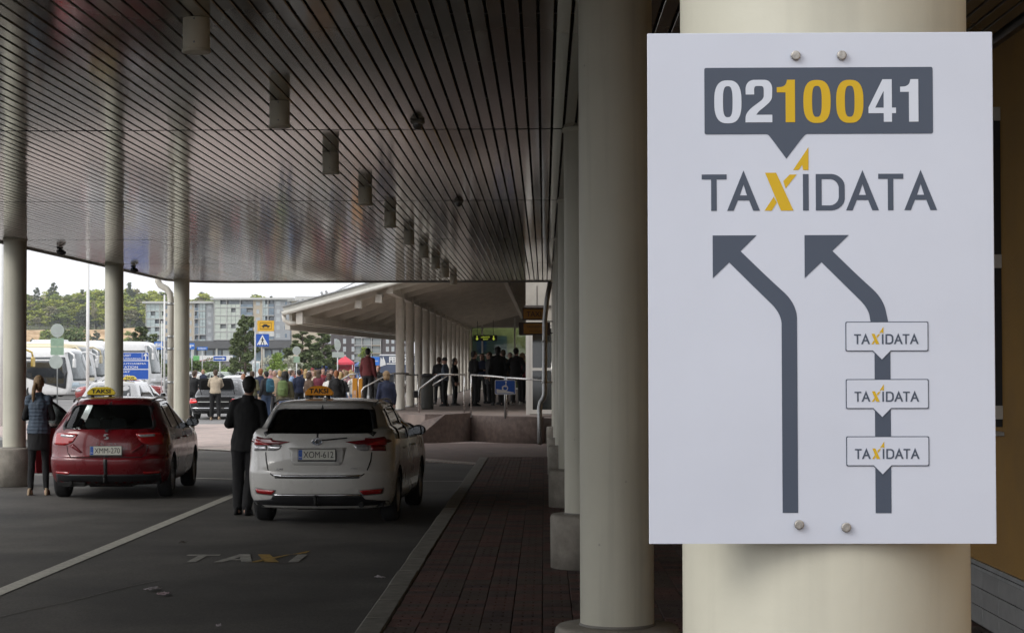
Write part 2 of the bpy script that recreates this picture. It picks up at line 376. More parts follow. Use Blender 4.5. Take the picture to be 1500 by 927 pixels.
for j in range(39): link('kerb_stone', km, kb, (random.uniform(-.003, .003), -3+j, random.uniform(-.002, .002)), (0, 0, random.uniform(-.002, .002)))

# ------------------------------------------------------------------ main canopy
ZC = 3.88; XL_, XR_, Y0, Y1 = -8.78, 2.85, 2.2, 45.1
can = empty('canopy', (0, 0, ZC), 0, 'large flat canopy over the taxi lanes with a glossy slatted metal ceiling', 'canopy')
m_strip = M('ceiling_metal', (.36, .345, .30), rough=.10, metal=.22, var=.06, scale=.8, spec=.6, coat=.1, bump=.005, bscale=.5, world=True, stretch=(1.6, .55, 1))
m_slab = M('slab_black', (.01, .01, .01), rough=.9)
fpl = [(XL_, Y0), (XR_, Y0), (XR_, Y1+.3)] + [(XL_+1.6-1.6*math.sin(R(a)), Y1-1.3+1.6*math.cos(R(a))) for a in range(0, 91, 10)]
def inset(poly, d):
    out = []; n = len(poly)
    for i in range(n):
        a = Vector(poly[i-1]); b = Vector(poly[i]); c = Vector(poly[(i+1) % n])
        e1 = (b-a).normalized(); e2 = (c-b).normalized(); nn = Vector((-e1.y-e2.y, e1.x+e2.x)); nn.normalize()
        out.append(tuple(b+nn*d/max(.5, nn.dot(Vector((-e1.y, e1.x))))))
    return out
b = MB(); b.prism(inset(fpl, .05), .035, .5); b.build('roof_slab', m_slab, can)
b = MB(); o1 = fpl; o2 = inset(fpl, .045); n = len(fpl)
for zz0, zz1 in ((-.03, .52),):
    s = len(b.v)
    b.v += [(x, y, zz0) for x, y in o1] + [(x, y, zz1) for x, y in o1] + [(x, y, zz1) for x, y in o2] + [(x, y, zz0) for x, y in o2]
    for i in range(n):
        j = (i+1) % n
        for k in range(4): b.face([s+k*n+i, s+k*n+j, s+((k+1) % 4)*n+j, s+((k+1) % 4)*n+i])
b.build('fascia', M('fascia_metal', (.20, .19, .175), rough=.4, metal=.3, var=.1), can)
def edge_end(x):
    if x > XL_+1.6: return Y1+.22
    u = (x-(XL_+1.6))/1.6
    return Y1-1.3+1.6*math.sqrt(max(0, 1-u*u))-.06
joints = [2.3, 9.3, 16.3, 23.3, 30.3, 37.3, 45.5]
def cs_strip(mb, x, y0, y1):
    # 84 mm pan with rolled edges
    prof = [(-.042, .016), (-.042, .005), (-.038, .0), (.038, .0), (.042, .005), (.042, .016)]
    b = len(mb.v); dz = random.uniform(-.0015, .0015); tl = random.uniform(-.005, .005)
    for y in (y0, y1):
        for px_, pz in prof: mb.v.append((x+px_, y, pz+dz+px_*tl))
    for i in range(5): mb.face([b+i, b+i+1, b+7+i, b+6+i])
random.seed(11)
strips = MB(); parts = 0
nst = int((XR_-XL_-.1)/.1)
for s in range(6):
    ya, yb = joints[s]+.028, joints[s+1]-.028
    for i in range(nst):
        x = XL_+.1+.1*i; ye = min(yb, edge_end(x))
        if ye <= ya: continue
        if s in (1, 2, 3) and x < .62 and x > -8.75+ (1.0 if s == 1 else 0) - .2*0 and parts < 294 and (s > 1 or x > -5.9):
            q = MB(); cs_strip(q, x, ya, ye); q.build('ceiling_strip', m_strip, can, fixn=False); parts += 1
        else: cs_strip(strips, x, ya, ye)
strips.build('ceiling_strip_field', m_strip, can, kind='stuff', fixn=False)
# carriers seen dark in the gaps
b = MB()
for y in [joints[1]-3.5+i*1.75 for i in range(23)]: b.box(XL_+.1, XR_, y-.02, y+.02, .018, .034)
b.build('strip_carrier', m_black, can)
# ceiling fittings
m_lamp = M('lamp_cream', (.80, .76, .64), rough=.45, var=.06)
m_lens = M('lamp_lens', (.25, .24, .2), rough=.25)
me_l = MB(); me_l.lathe([(.076, .0), (.078, .004), (.078, .196), (.074, .2)], 28); l1 = me_l.mesh('housing', m_lamp)
q = MB(); q.lathe([(.080, -.002), (.084, .0), (.084, .018), (.078, .02)], 28); l2 = q.mesh('rim', m_lamp)
q = MB(); q.lathe([(.05, .0), (.066, .012), (.07, .03)], 24); l3 = q.mesh('lens', m_lens)
q = MB(); q.ball((.079, 0, .1), .006, 6, 4); q.ball((-.079, 0, .1), .006, 6, 4); q.ball((0, -.079, .05), .006, 6, 4); q.ball((0, -.079, .185), .006, 6, 4); l4 = q.mesh('screw', m_galv)
dl = None
for k in range(13):
    y = 4.05+3.5*k if k < 12 else None
    if y is None or y > 43.5: break
    lab = f'cream cylindrical ceiling downlight, number {k-1} of the receding row counted from the near end of the photo' if k > 1 else 'cream cylindrical ceiling downlight nearest the open front edge of the canopy'
    nth = ('', '', 'largest and nearest', 'second', 'third', 'fourth', 'fifth', 'sixth', 'seventh', 'eighth', 'ninth', 'farthest')
    lab = f'{nth[k]} cream cylinder downlight in the receding row on the slatted ceiling' if k > 1 else ('cream cylinder downlight right at the front edge of the canopy' if k == 0 else 'cream cylinder downlight just inside the front edge of the canopy')
    e = empty('downlight', (-2.02, y, ZC-.2), 0, lab, 'ceiling light', 'cylinder downlights in a row on the ceiling')
    for nm, me in (('housing', l1), ('rim', l2), ('lens', l3), ('screw', l4)): link(nm, me, e)
for i, y in enumerate((15.7, 23.3)):
    e = empty('security_camera', (-1.04, y, ZC), 0, f'small grey dome camera on the ceiling, the {("nearer and larger", "farther and smaller")[i]} one', 'camera', 'dome cameras on the ceiling')
    q = MB(); q.lathe([(.055, -.03), (.06, -.02), (.06, .0)], 24); q.build('base', M('dome_grey', (.22, .21, .19), rough=.5), e)
    q = MB(); q.ball((0, 0, -.03), .045, 20, 12, sz=1.1); q.build('dome', M('dome_dark', (.10, .10, .095), rough=.15, coat=.8), e)
for i, (px, py, y) in enumerate(((87, 355, 32.2), (195, 382, 38.2))):
    x = gx(px, y); e = empty('spotlight', (x, y, ZC), 0, f'small black spotlight under the left ceiling edge, {("the nearer one", "the farther one")[i]}', 'spotlight', 'black spotlights near the ceiling edge')
    q = MB(); q.tube([(0, 0, 0), (0, 0, -.05)], .02, 8); q.lathe([(.05, -.02), (.055, 0)], 14); q.build('mount', m_black, e)
    q = MB(); q.tube([(-.05, 0, -.07), (.02, 0, -.075), (.05, 0, -.085), (.10, 0, -.09)], [.035, .055, .05, .02], 14); q.build('lamp_head', m_black, e)

# columns
m_col = M('column_cream', (.56, .545, .45), rough=.5, var=.055, scale=1.6, bump=.05, bscale=60, world=True)
t = m_col.node_tree; p = t.nodes['Principled BSDF']; ge = t.nodes.new('ShaderNodeNewGeometry'); mp_ = t.nodes.new('ShaderNodeMapping'); mp_.inputs['Scale'].default_value = (9, 9, .35); nz_ = t.nodes.new('ShaderNodeTexNoise'); nz_.inputs['Scale'].default_value = 1.6; nz_.inputs['Detail'].default_value = 8
t.links.new(ge.outputs['Position'], mp_.inputs[0]); t.links.new(mp_.outputs[0], nz_.inputs['Vector']); r_ = t.nodes.new('ShaderNodeMapRange'); r_.inputs[1].default_value = .52; r_.inputs[2].default_value = .75; r_.inputs[3].default_value = 1; r_.inputs[4].default_value = .84; t.links.new(nz_.outputs[0], r_.inputs[0])
v_ = t.nodes.new('ShaderNodeTexVoronoi'); v_.inputs['Scale'].default_value = 7; t.links.new(ge.outputs['Position'], v_.inputs['Vector']); r2_ = t.nodes.new('ShaderNodeMapRange'); r2_.inputs[1].default_value = .03; r2_.inputs[2].default_value = .05; r2_.inputs[3].default_value = .7; r2_.inputs[4].default_value = 1; t.links.new(v_.outputs['Distance'], r2_.inputs[0])
mm_ = t.nodes.new('ShaderNodeMath'); mm_.operation = 'MULTIPLY'; t.links.new(r_.outputs[0], mm_.inputs[0]); t.links.new(r2_.outputs[0], mm_.inputs[1])
src = p.inputs['Base Color'].links[0].from_socket; vm = t.nodes.new('ShaderNodeVectorMath'); vm.operation = 'SCALE'; t.links.new(src, vm.inputs[0]); t.links.new(mm_.outputs[0], vm.inputs['Scale']); t.links.new(vm.outputs[0], p.inputs['Base Color'])
def column(x, y, z0, lab, grp, zt=ZC+.03, ph=.45, label=None):
    e = empty('column', (x, y, z0), 0, lab, 'column', grp)
    q = MB(); q.lathe([(.179, ph-.01), (.179, zt-z0)], 48, cap=False); q.build('shaft', m_col, e, fixn=False)
    q = MB(); q.lathe([(.30, 0), (.302, ph-.035), (.297, ph-.012), (.285, ph), (.17, ph+.001)], 48); q.build('pedestal', m_conc, e)
    q = MB(); q.lathe([(.1795, ph), (.186, ph+.004), (.1795, ph+.014)], 40, cap=False); q.build('sealant', M('sealant', (.2, .19, .17), rough=.6), e)
    q = MB(); q.lathe([(.181, zt-z0-.065), (.190, zt-z0-.06), (.190, zt-z0-.03)], 40, cap=False); q.build('collar', m_col, e)
    return e
right = ['round cream column carrying the big white sign', 'thick round cream column just left of the white sign', 'second cream column behind the thick one left of the sign, on a tall concrete pedestal',
         'third cream column down the right-hand row, half hidden by nearer ones', 'fourth cream column down the right-hand row, a thin sliver', 'fifth cream column down the right-hand row', 'farthest cream column of the right-hand row beside the drainpipe']
for i, lab in enumerate(right):
    column((.353, .350, .350, .350, .350, .350, .350)[i], 2.42+.003 if i == 0 else 2.3+7*i, ZW if i < 5 else .012, lab, 'columns of the right-hand row')
for i, (y, px) in enumerate(((30.0, 21.5), (37.3, 167), (44.0, 266))):
    column(gx(px, y), y, -.005, ('cream column nearest at the left edge, beside the woman in the vest', 'middle cream column rising behind the red taxi', 'slim far left-row cream column beside the curved drainpipe')[i], 'columns of the left-hand row', ph=.60)
column(-8.35, 23.0, -.005, 'cream left-row column outside the photo nearer than the woman', 'columns of the left-hand row', ph=.6)
column(-8.35, 16.0, -.005, 'cream left-row column well outside the photo on the left', 'columns of the left-hand row', ph=.6)
column(-8.35, 9.0, -.005, 'cream left-row column farthest toward the canopy front', 'columns of the left-hand row', ph=.6)

# ------------------------------------------------------------------ ochre wall on the right
wl = empty('building_wall', (XW, 0, 0), 0, 'ochre plastered station wall at the right with a pale tiled plinth', 'wall')
m_och = M('ochre_plaster', (.33, .185, .045), rough=.8, var=.10, scale=2, bump=.35, bscale=70, world=True)
b = MB(); b.box(0, .3, -2, 49, .53, 4.4); b.build('plaster_face', m_och, wl)
b = MB(); b.box(.02, .3, -2, 49, -.05, .53); b.build('plinth_core', M('mortar', (.10, .085, .08), rough=.9), wl)
b = MB(); b.box(-.03, .05, -2, 49, .525, .545); b.box(-.02, .05, -2, 49, .548, .575); b.build('plinth_trim', m_galv, wl)
q = MB(); q.bbox(0, .02, .003, .447, .003, .117, .003); tm = q.mesh('plinth_tile', M('tile_grey', (.30, .30, .295), rough=.4, var=.12, scale=7, world=True))
for j in range(60):
    for r_ in range(3):
        link('plinth_tile', tm, wl, (-.0-random.uniform(0, .0015), 4+.45*j, .155+.12*r_))
q = MB(); q.box(0, .02, -2, 4, .153, .515); q.box(0, .02, 31.2, 49, .153, .515); q.build('plinth_rest', M('tile_grey', (.3, .3, .295)), wl, kind='stuff')
wd = empty('window', (XW, 11.95, 0), 0, 'dark glazed window in the ochre wall just right of the white sign', 'window')
m_fr = M('window_frame', (.62, .61, .58), rough=.45, var=.05)
q = MB(); zb, zt = 1.45, 3.42
for z in (1.56, 2.50, 3.42): q.box(-.06, .0, -.01, 2.6, z-.042, z+.042)
q.build('frame_rail', m_fr, wd)
q = MB()
for y in (.0, 1.28, 2.56): q.box(-.045, .0, y, y+.045, 1.47, 3.39)
q.build('frame_post', m_black, wd)
for z0, z1 in ((1.605, 2.455), (2.545, 3.375)):
    for y in (.045, 1.325):
        q = MB(); q.box(-.02, -.012, y, y+1.235, z0, z1); q.build('pane', M('dark_pane', (.012, .012, .016), rough=.08, coat=1, var=.1), wd)
q = MB(); q.box(-.075, 0, -.04, 2.65, 1.415, 1.44); q.build('sill', m_galv, wd)

# ------------------------------------------------------------------ the big sign
DS = 2.235
a = at(951, 796, DS); c_ = at(1453.5, 47, DS)
SW, SH = c_.x-a.x, c_.z-a.z
sg = empty('taxi_sign', (a.x, DS, a.z), 0, 'big white board with phone number, company lettering and two bent arrows, bolted to the column', 'sign')
m_board = M('board_white', (.575, .61, .70), rough=.3, var=.035, scale=3, coat=.15)
q = MB(); q.bbox(0, SW, 0, .004, 0, SH, .0006); bo = q.build('board', m_board, sg)
q = MB(); q.box(.06, SW-.06, .0042, .03, SH*.045-.012, SH*.045+.012); q.box(.06, SW-.06, .0042, .03, SH*.955-.012, SH*.955+.012); q.build('mounting_rail', m_galv, sg)
sx, sy = SW/502.5, SH/749.0
def spt(px, py, l=0): return ((px-951)*sx, -.0004-.0004*l, (796-py)*sy)
def sdecal(polys, mat, name, l=0, tr=None, label=None):
    b = MB(); tr = tr or (lambda x, y: (x, y)); b.flat(polys, lambda x, y: spt(*tr(x, y), l)); o = b.build(name, mat, sg); return o
c5 = lambda x, y: (1020+x/3.7081, 80+y/3.7081)
def sup(x0, x1, y0, y1, n=2.7, k=40):
    cx, cy, a_, b_ = (x0+x1)/2, (y0+y1)/2, (x1-x0)/2, (y1-y0)/2; out = []
    for i in range(k):
        t = 2*math.pi*i/k; c, s = math.cos(t), math.sin(t)
        out.append((cx+a_*math.copysign(abs(c)**(2/n), c), cy+b_*math.copysign(abs(s)**(2/n), s)))
    return out
def chaikin(p, it=2, closed=False):
    for _ in range(it):
        o = [p[0]]
        for a, b in zip(p, p[1:]): o += [(a[0]*.75+b[0]*.25, a[1]*.75+b[1]*.25), (a[0]*.25+b[0]*.75, a[1]*.25+b[1]*.75)]
        o.append(p[-1]); p = o
    return p
bub = arc(62, 78, 10, 180, 270)+arc(1274, 78, 10, 270, 360)+arc(1274, 422, 10, 0, 90)+chaikin([(620,432),(600,432),(585,445),(493,566)])+chaikin([(493,566),(405,445),(392,432),(370,432)])+arc(62, 422, 10, 90, 180)
sdecal([bub], m_grey, 'speech_bubble', 0, c5)
m_w2 = M('white_print', (.60, .64, .72), rough=.3, var=.02)
def zero(x0, mat): sdecal([sup(x0, x0+147, 137, 372), sup(x0+47, x0+99, 169, 339, 3.0)], mat, 'digit', 1, c5)
def one(dx, mat): sdecal([[(541+dx,367),(490+dx,367),(490+dx,204),(443+dx,204),(443+dx,176)]+chaikin([(443+dx,176),(475+dx,174),(493+dx,160),(499+dx,135)])[1:]+[(541+dx,135)]], mat, 'digit', 1, c5)
zero(105, m_w2)
two = chaikin([(275,215),(274,165),(300,135),(348,135),(396,135),(418,165),(418,205),(416,245),(380,280),(345,306),(332,326)])+[(418,326),(418,367),(273,367)]+chaikin([(273,367),(274,325),(300,292),(335,266),(372,238),(373,205),(372,170),(346,168),(320,170),(321,215)])
sdecal([two], m_w2, 'digit', 1, c5)
one(0, m_yel); zero(586, m_yel); zero(763, m_yel)
sdecal([[(1063,135),(1063,290),(1085,290),(1085,320),(1063,320),(1063,367),(1019,367),(1019,320),(937,320),(937,288),(1013,135)],[(1019,198),(1019,290),(973,290)]], m_w2, 'digit', 1, c5)
one(665, m_w2)
def A_(c): return [[(c-89,849),(c,629),(c+88,849),(c+52,849),(c+30,793),(c-31,793),(c-54,849)],[(c-20,765),(c+18,765),(c,706)]]
def T_(x): return [[(x,650),(x+135,650),(x+135,678),(x+81,678),(x+81,849),(x+51,849),(x+51,678),(x,678)]]
D_ = [[(650,650)]+chaikin([(700,650),(760,650),(806,690),(806,750),(806,810),(760,849),(700,849)])+[(650,849)], [(682,678)]+chaikin([(700,678),(745,678),(774,708),(774,750),(774,792),(745,821),(700,821)])+[(682,821)]]
LOGO = [(T_(35), 0), (A_(261), 0), ([[(377,642),(437,642),(530,849),(462,849)]], 1), ([[(373,849),(412,849),(440,805),(424,772)]], 1), ([[(475,688),(510,652),(548,652),(488,728)]], 1),
        ([[(528,628),(612,503),(612,628),(582,628),(578,600),(558,628)]], 1), ([[(581,650),(612,650),(612,849),(581,849)]], 0), (D_, 0), (A_(902), 0), (T_(987), 0), (A_(1215), 0)]
for pl, y in LOGO: sdecal(pl, m_yel if y else m_grey, 'letter', 0, c5)
# arrows
def stem(L_, R__): return L_ + list(reversed(R__))
arr = [(1045,345),(1109,345),(1085.6,368.3)]+chaikin([(1085.6,368.3),(1128,410),(1167,446),(1167,492)],3)[1:]+[(1167,751),(1144.5,751)]+chaikin([(1144.5,492),(1144.5,460),(1112,428),(1069,384.8)],3)+[(1045,408)]
sdecal([arr], m_grey, 'arrow')
arr2 = [(1178.5,345),(1243,345),(1219,368.3)]+chaikin([(1219,368.3),(1258,407),(1292,438),(1299.5,474)],3)[1:]+chaikin([(1274,474),(1270,452),(1245,427),(1203,384.8)],3)+[(1178.5,408)]
sdecal([arr2], m_grey, 'arrow')
for i, y in enumerate((472, 556, 639.5)):
    sdecal([[(1279, y+43), (1302, y+43), (1302, y+84 if i < 2 else 751.5), (1279, y+84 if i < 2 else 751.5)]], m_grey, 'arrow_shaft')
    def box(i_, y=y): # outline inset i_
        return rrect(1237+i_, 1357-i_, y+i_, y+43.5-i_, 2.5)
    t_ = lambda k: [(1301-k, y+43.5-k), (1289.5, y+57.5-k*1.6), (1278+k, y+43.5-k)]
    def outline(k):
        x0, x1, y0, y1 = 1237+k, 1357-k, y+k, y+43.5-k
        return arc(x0+2, y0+2, 2, 180, 270, 4)+arc(x1-2, y0+2, 2, 270, 360, 4)+arc(x1-2, y1-2, 2, 0, 90, 4)+[(1303-k*.5, y1), (1289.5, y+57.5-k*1.7), (1276+k*.5, y1)]+arc(x0+2, y1-2, 2, 90, 180, 4)
    sdecal([outline(0)], m_grey, 'label_border', 1); sdecal([outline(1.3)], m_board, 'label_fill', 2)
    cs = lambda x, y_, y=y: (1249.3+(x-35)*.0738, y+33+(y_-849)*.0738)
    for pl, yy in LOGO: sdecal(pl, m_yel if yy else m_grey, 'letter', 3, cs)
for px, py in ((1167, 81), (1234, 81), (1168, 768), (1236, 772)):
    x, y, z = spt(px, py); q = MB()
    r_ = .0057
    q.prism([(x+r_*math.cos(R(a)), z+r_*math.sin(R(a))) for a in range(0, 360, 30)], 0, .0045, lambda x, z, t: (x, -.0005-t, z))
    q.build('bolt', M('bolt', (.38, .36, .33), rough=.4, metal=.7, var=.3, scale=200), sg, bevel=.0012)
    q = MB(); q.prism([(x+r_*1.0*math.cos(R(a)), z+r_*1.0*math.sin(R(a))) for a in range(0, 360, 30)], 0, .001, lambda x, z, t: (x, -.0003-t, z)); q.build('washer', m_galv, sg)
# ------------------------------------------------------------------ cars
def smooth_cols(keys, per):
    """Catmull-Rom through key rows -> denser rows"""
    out = []; n = len(keys)
    for i in range(n-1):
        p0 = keys[max(0, i-1)]; p1 = keys[i]; p2 = keys[i+1]; p3 = keys[min(n-1, i+2)]
        for k in range(per):
            t = k/per
            row = []
            for a, b, c, d in zip(p0, p1, p2, p3):
                v = .5*((2*b)+(-a+c)*t+(2*a-5*b+4*c-d)*t*t+(-a+3*b-3*c+d)*t**3)
                lo, hi = min(b, c), max(b, c); row.append(min(hi, max(lo, v)))
            out.append(tuple(row))
    out.append(tuple(keys[-1])); return out
class Car:
    """body stacked from plan outlines: key rows are (z, rear y, front y, half width)"""
    def __init__(s, keys, nr=2.8, cr=.34, nf=2.4, cf=.62, per=5): s.k = smooth_cols(keys, per); s.nr, s.cr, s.nf, s.cf = nr, cr, nf, cf
    def row(s, z):
        k = s.k
        if z <= k[0][0]: return k[0]
        for a, b in zip(k, k[1:]):
            if a[0] <= z <= b[0] and b[0] > a[0]:
                t = (z-a[0])/(b[0]-a[0]); return tuple(x+(y-x)*t for x, y in zip(a, b))
        return k[-1]
    def bulge(s, y, yr, yf):
        u = (y-(yr+yf)/2)/((yf-yr)/2); return 1-.035*abs(u)**3
    def rearY(s, x, z):
        _, yr, yf, hw = s.row(z); t = min(.9999, abs(x)/hw); c = min(s.cr, (yf-yr)*.3); return yr+c*(1-(1-t**s.nr)**(1/s.nr))
    def frontY(s, x, z):
        _, yr, yf, hw = s.row(z); t = min(.9999, abs(x)/hw); c = min(s.cf, (yf-yr)*.3); return yf-c*(1-(1-t**s.nf)**(1/s.nf))
    def sideX(s, y, z):
        _, yr, yf, hw = s.row(z); c = min(s.cr, (yf-yr)*.3); c2 = min(s.cf, (yf-yr)*.3)
        if y < yr+c: u = min(1, max(0, 1-(y-yr)/c)); return hw*(1-u**s.nr)**(1/s.nr)
        if y > yf-c2: u = min(1, max(0, 1-(yf-y)/c2)); return hw*(1-u**s.nf)**(1/s.nf)
        return hw
    def outline(s, row, off=0):
        z, yr, yf, hw = row; hw -= off; yr += off; yf -= off; c = min(s.cr, (yf-yr)*.3); c2 = min(s.cf, (yf-yr)*.3); out = []
        N = 12
        for i in range(N+1):   # rear, left to right
            a = math.pi/2*(1-i/N); x = -hw*math.sin(a)**(2/s.nr) if a > 0 else 0; y = yr+c*(1-math.cos(a)**(2/s.nr)) if a < math.pi/2 else yr+c
            out.append((x, y, z))
        out += [(-x, y, z) for x, y, z in reversed(out[:-1])]
        M_ = 10
        for i in range(1, M_): out.append((hw, yr+c+(yf-c2-yr-c)*i/M_, z))
        fr = []
        for i in range(N+1):
            a = math.pi/2*(1-i/N); x = hw*math.sin(a)**(2/s.nf) if a > 0 else 0; y = yf-c2*(1-math.cos(a)**(2/s.nf)) if a < math.pi/2 else yf-c2
            fr.append((x, y, z))
        out += fr + [(-x, y, z) for x, y, z in reversed(fr[:-1])]
        for i in range(1, M_): out.append((-hw, yf-c2+(yr+c-yf+c2)*i/M_, z))
        return out
    def shell(s, off=0, zmin=None, zmax=None):
        rows = [r for r in s.k if (zmin is None or r[0] >= zmin) and (zmax is None or r[0] <= zmax)]
        if zmin is not None: rows = [(zmin,)+tuple(s.row(zmin)[1:])]+rows
        # drop rows that repeat the height
        rr = [rows[0]]
        for r in rows[1:]:
            if r[0] > rr[-1][0]+1e-4: rr.append(r)
        b = MB(); n = 0
        for r in rr:
            o = s.outline(r, off); n = len(o); b.v += [(x, y, z) for x, y, z in o]
        for i in range(len(rr)-1):
            for k in range(n):
                j = (k+1) % n; b.face([i*n+k, i*n+j, (i+1)*n+j, (i+1)*n+k], True)
        b.face([n-1-k for k in range(n)]); b.face([(len(rr)-1)*n+k for k in range(n)], True)
        return b
    def patch(s, poly, mode, off, name, mat, parent, step=.045, th=.012, holes=None, side=1, label=None, smooth=True):
        """panel hugging the body. mode rear: poly in (x, z); front: (x, z); side: (y, z)"""
        me = bpy.data.meshes.new(name); bm = bmesh.new()
        polys = [poly]+(holes or [])
        vs = [[bm.verts.new((x, y, 0)) for x, y in p] for p in polys]
        flat = [v for p in vs for v in p]
        if holes:
            for t in tessellate_polygon([[Vector((x, y, 0)) for x, y in p] for p in polys]):
                try: bm.faces.new([flat[i] for i in t])
                except ValueError: pass
        else: bm.faces.new(vs[0])
        xs = [p[0] for p in poly]; ys = [p[1] for p in poly]
        for ax, lo, hi in ((0, min(xs), max(xs)), (1, min(ys), max(ys))):
            k = max(1, int((hi-lo)/step))
            for i in range(1, k):
                co = [0, 0, 0]; no = [0, 0, 0]; co[ax] = lo+(hi-lo)*i/k; no[ax] = 1
                bmesh.ops.bisect_plane(bm, geom=bm.verts[:]+bm.edges[:]+bm.faces[:], plane_co=co, plane_no=no)
        bmesh.ops.recalc_face_normals(bm, faces=bm.faces)
        def mapv(u, v, o):
            e = .01
            if mode == 'side':
                x = s.sideX(u, v); dz = (s.sideX(u, v+e)-s.sideX(u, v-e))/(2*e); dy = (s.sideX(u+e, v)-s.sideX(u-e, v))/(2*e)
                nn = Vector((1, -max(-3, min(3, dy)), -max(-3, min(3, dz)))).normalized(); return Vector(((x+nn.x*o)*side, u+nn.y*o, v+nn.z*o))
            f = s.rearY if mode == 'rear' else s.frontY; sg_ = -1 if mode == 'rear' else 1
            y = f(u, v); dz = (f(u, v+e)-f(u, v-e))/(2*e); dx = (f(u+e, v)-f(u-e, v))/(2*e)
            nn = Vector((-dx, 1, -dz)).normalized()*sg_; return Vector((u, y, v))+nn*o
        base = [(v.co.x, v.co.y) for v in bm.verts]; bm.verts.index_update(); nv = len(base)
        bverts = [v for v in bm.verts]; be = [e for e in bm.edges if e.is_boundary]
        low = {}
        for e in be:
            for v in e.verts:
                if v not in low: u, w_ = v.co.x, v.co.y; low[v] = bm.verts.new(mapv(u, w_, off-th))
        pairs = [(e.verts[0], e.verts[1]) for e in be]
        for v, (u, w_) in zip(bverts, base): v.co = mapv(u, w_, off)
        for f in bm.faces: f.smooth = smooth
        for a, b in pairs: bm.faces.new([a, b, low[b], low[a]])
        bmesh.ops.recalc_face_normals(bm, faces=bm.faces); bm.to_mesh(me); bm.free(); me.materials.append(mat)
        o = link(name, me, parent)
        if label: o['label'] = label
        return o
def cut(target, cutters):
    for c in cutters:
        m = target.modifiers.new('b', 'BOOLEAN'); m.operation = 'DIFFERENCE'; m.object = c; m.solver = 'EXACT'
    me = eval_mesh(target); target.modifiers.clear(); old = target.data; target.data = me
    for c in cutters: bpy.data.objects.remove(c)
def auto_smooth(me, ang=35):
    bm = bmesh.new(); bm.from_mesh(me)
    for f in bm.faces: f.smooth = True
    for e in bm.edges:
        if len(e.link_faces) == 2 and e.calc_face_angle(0) > R(ang): e.smooth = False
    bm.to_mesh(me); bm.free()
def grow(poly, d):
    n = len(poly); cx = sum(p[0] for p in poly)/n; cy = sum(p[1] for p in poly)/n; A = sum(poly[i][0]*poly[(i+1)%n][1]-poly[(i+1)%n][0]*poly[i][1] for i in range(n))
    return inset(poly, -d if A > 0 else d)
def rounded(poly, r=.04, n=3):
    out = []; N = len(poly)
    for i in range(N):
        a, b, c = Vector(poly[i-1]), Vector(poly[i]), Vector(poly[(i+1) % N])
        d1 = min(r, (a-b).length*.45); d2 = min(r, (c-b).length*.45); p = b+(a-b).normalized()*d1; q = b+(c-b).normalized()*d2
        for k in range(n+1):
            t = k/n; v = p*(1-t)**2+b*2*t*(1-t)+q*t*t; out.append((v.x, v.y))
    return out
def wheel(parent, x, y, r, side, wid=.20, lod=0):
    e = empty('wheel', (x, y, r), 0); e.parent = parent
    q = MB(); w2 = wid/2; n = 40 if lod == 0 else 20
    prof = [(r*.66, -w2*.9), (r*.74, -w2), (r*.90, -w2), (r*.97, -w2*.86), (r, -w2*.6), (r, w2*.6), (r*.97, w2*.86), (r*.90, w2), (r*.74, w2), (r*.66, w2*.9)]
    q.lathe(prof, n, cap=False)
    if lod == 0:
        for gv in (-.045, 0, .045): q.lathe([(r+.0006, gv-.004), (r+.001, gv), (r+.0006, gv+.004)], n, cap=False)
    q.v = [(z, a, b) for a, b, z in q.v]; q.build('tyre', m_rubber, e)
    q = MB(); q.lathe([(r*.67, -w2*.92), (r*.64, -w2*.5), (r*.60, w2*.3*0-w2*.1), (r*.60, w2*.55), (r*.64, w2*.8), (r*.68, w2*.92)], n, cap=False)
    s_ = side
    k = 5 if lod == 0 else 5
    for i in range(k):
        a = 2*math.pi*i/k+.3
        for da in (-.12, .12):
            p0 = (.03*math.cos(a), .03*math.sin(a)); p1 = (r*.64*math.cos(a+da), r*.64*math.sin(a+da)); zz = w2*.62
            q.beam((p0[0], p0[1], zz), (p1[0], p1[1], zz+.005), .022, .03, up=(0, 0, 1))
    q.lathe([(.001, w2*.3), (.055, w2*.35), (.055, w2*.72), (.001, w2*.78)], 16)
    q.v = [(z*s_, a, b) for a, b, z in q.v]; q.build('rim', M('alloy', (.40, .40, .41), rough=.3, metal=.9, var=.1), e)
    q = MB(); q.lathe([(.001, -.02), (r*.52, -.02), (r*.52, .0), (.001, .0)], 24); q.v = [(z, a, b) for a, b, z in q.v]; q.build('brake_disc', M('disc', (.12, .11, .10), rough=.5, metal=.8), e)
    return e
def plate(parent, body, loc, w_=.44, h=.12, rz=0, lod=0):
    e = empty('number_plate', loc, rz); e.parent = parent
    q = MB(); q.bbox(-w_/2, w_/2, 0, .008, -h/2, h/2, .002); q.build('plate', M('plate_white', (.62, .62, .55), rough=.4, var=.04), e)
    q = MB(); q.box(-w_/2+.004, -w_/2+.048, -.0012, .001, -h/2+.004, h/2-.004); q.build('blue_band', m_blue, e)
    q = MB()
    for i in range(12): q.ball((-w_/2+.026+.011*math.cos(R(30*i)), -.0016, .022+.011*math.sin(R(30*i))), .0016, 5, 3)
    q.build('star_ring', M('star_yellow', (.6, .5, .05), rough=.5), e)
    text('FIN', .016, (-w_/2+.026, -.002, -.03), m_white, e, bold=.01)
    text(body, h*.62, (.02, -.0016, 0), M('plate_black', (.02, .02, .02), rough=.5), e, width=w_-.085, bold=0)
    q = MB(); q.box(-w_/2-.005, w_/2+.005, .002, .012, -h/2-.02, -h/2-.002); q.box(-w_/2-.006, w_/2+.006, .004, .014, -h/2-.02, h/2+.006); q.build('plate_holder', m_black, e)
    return e
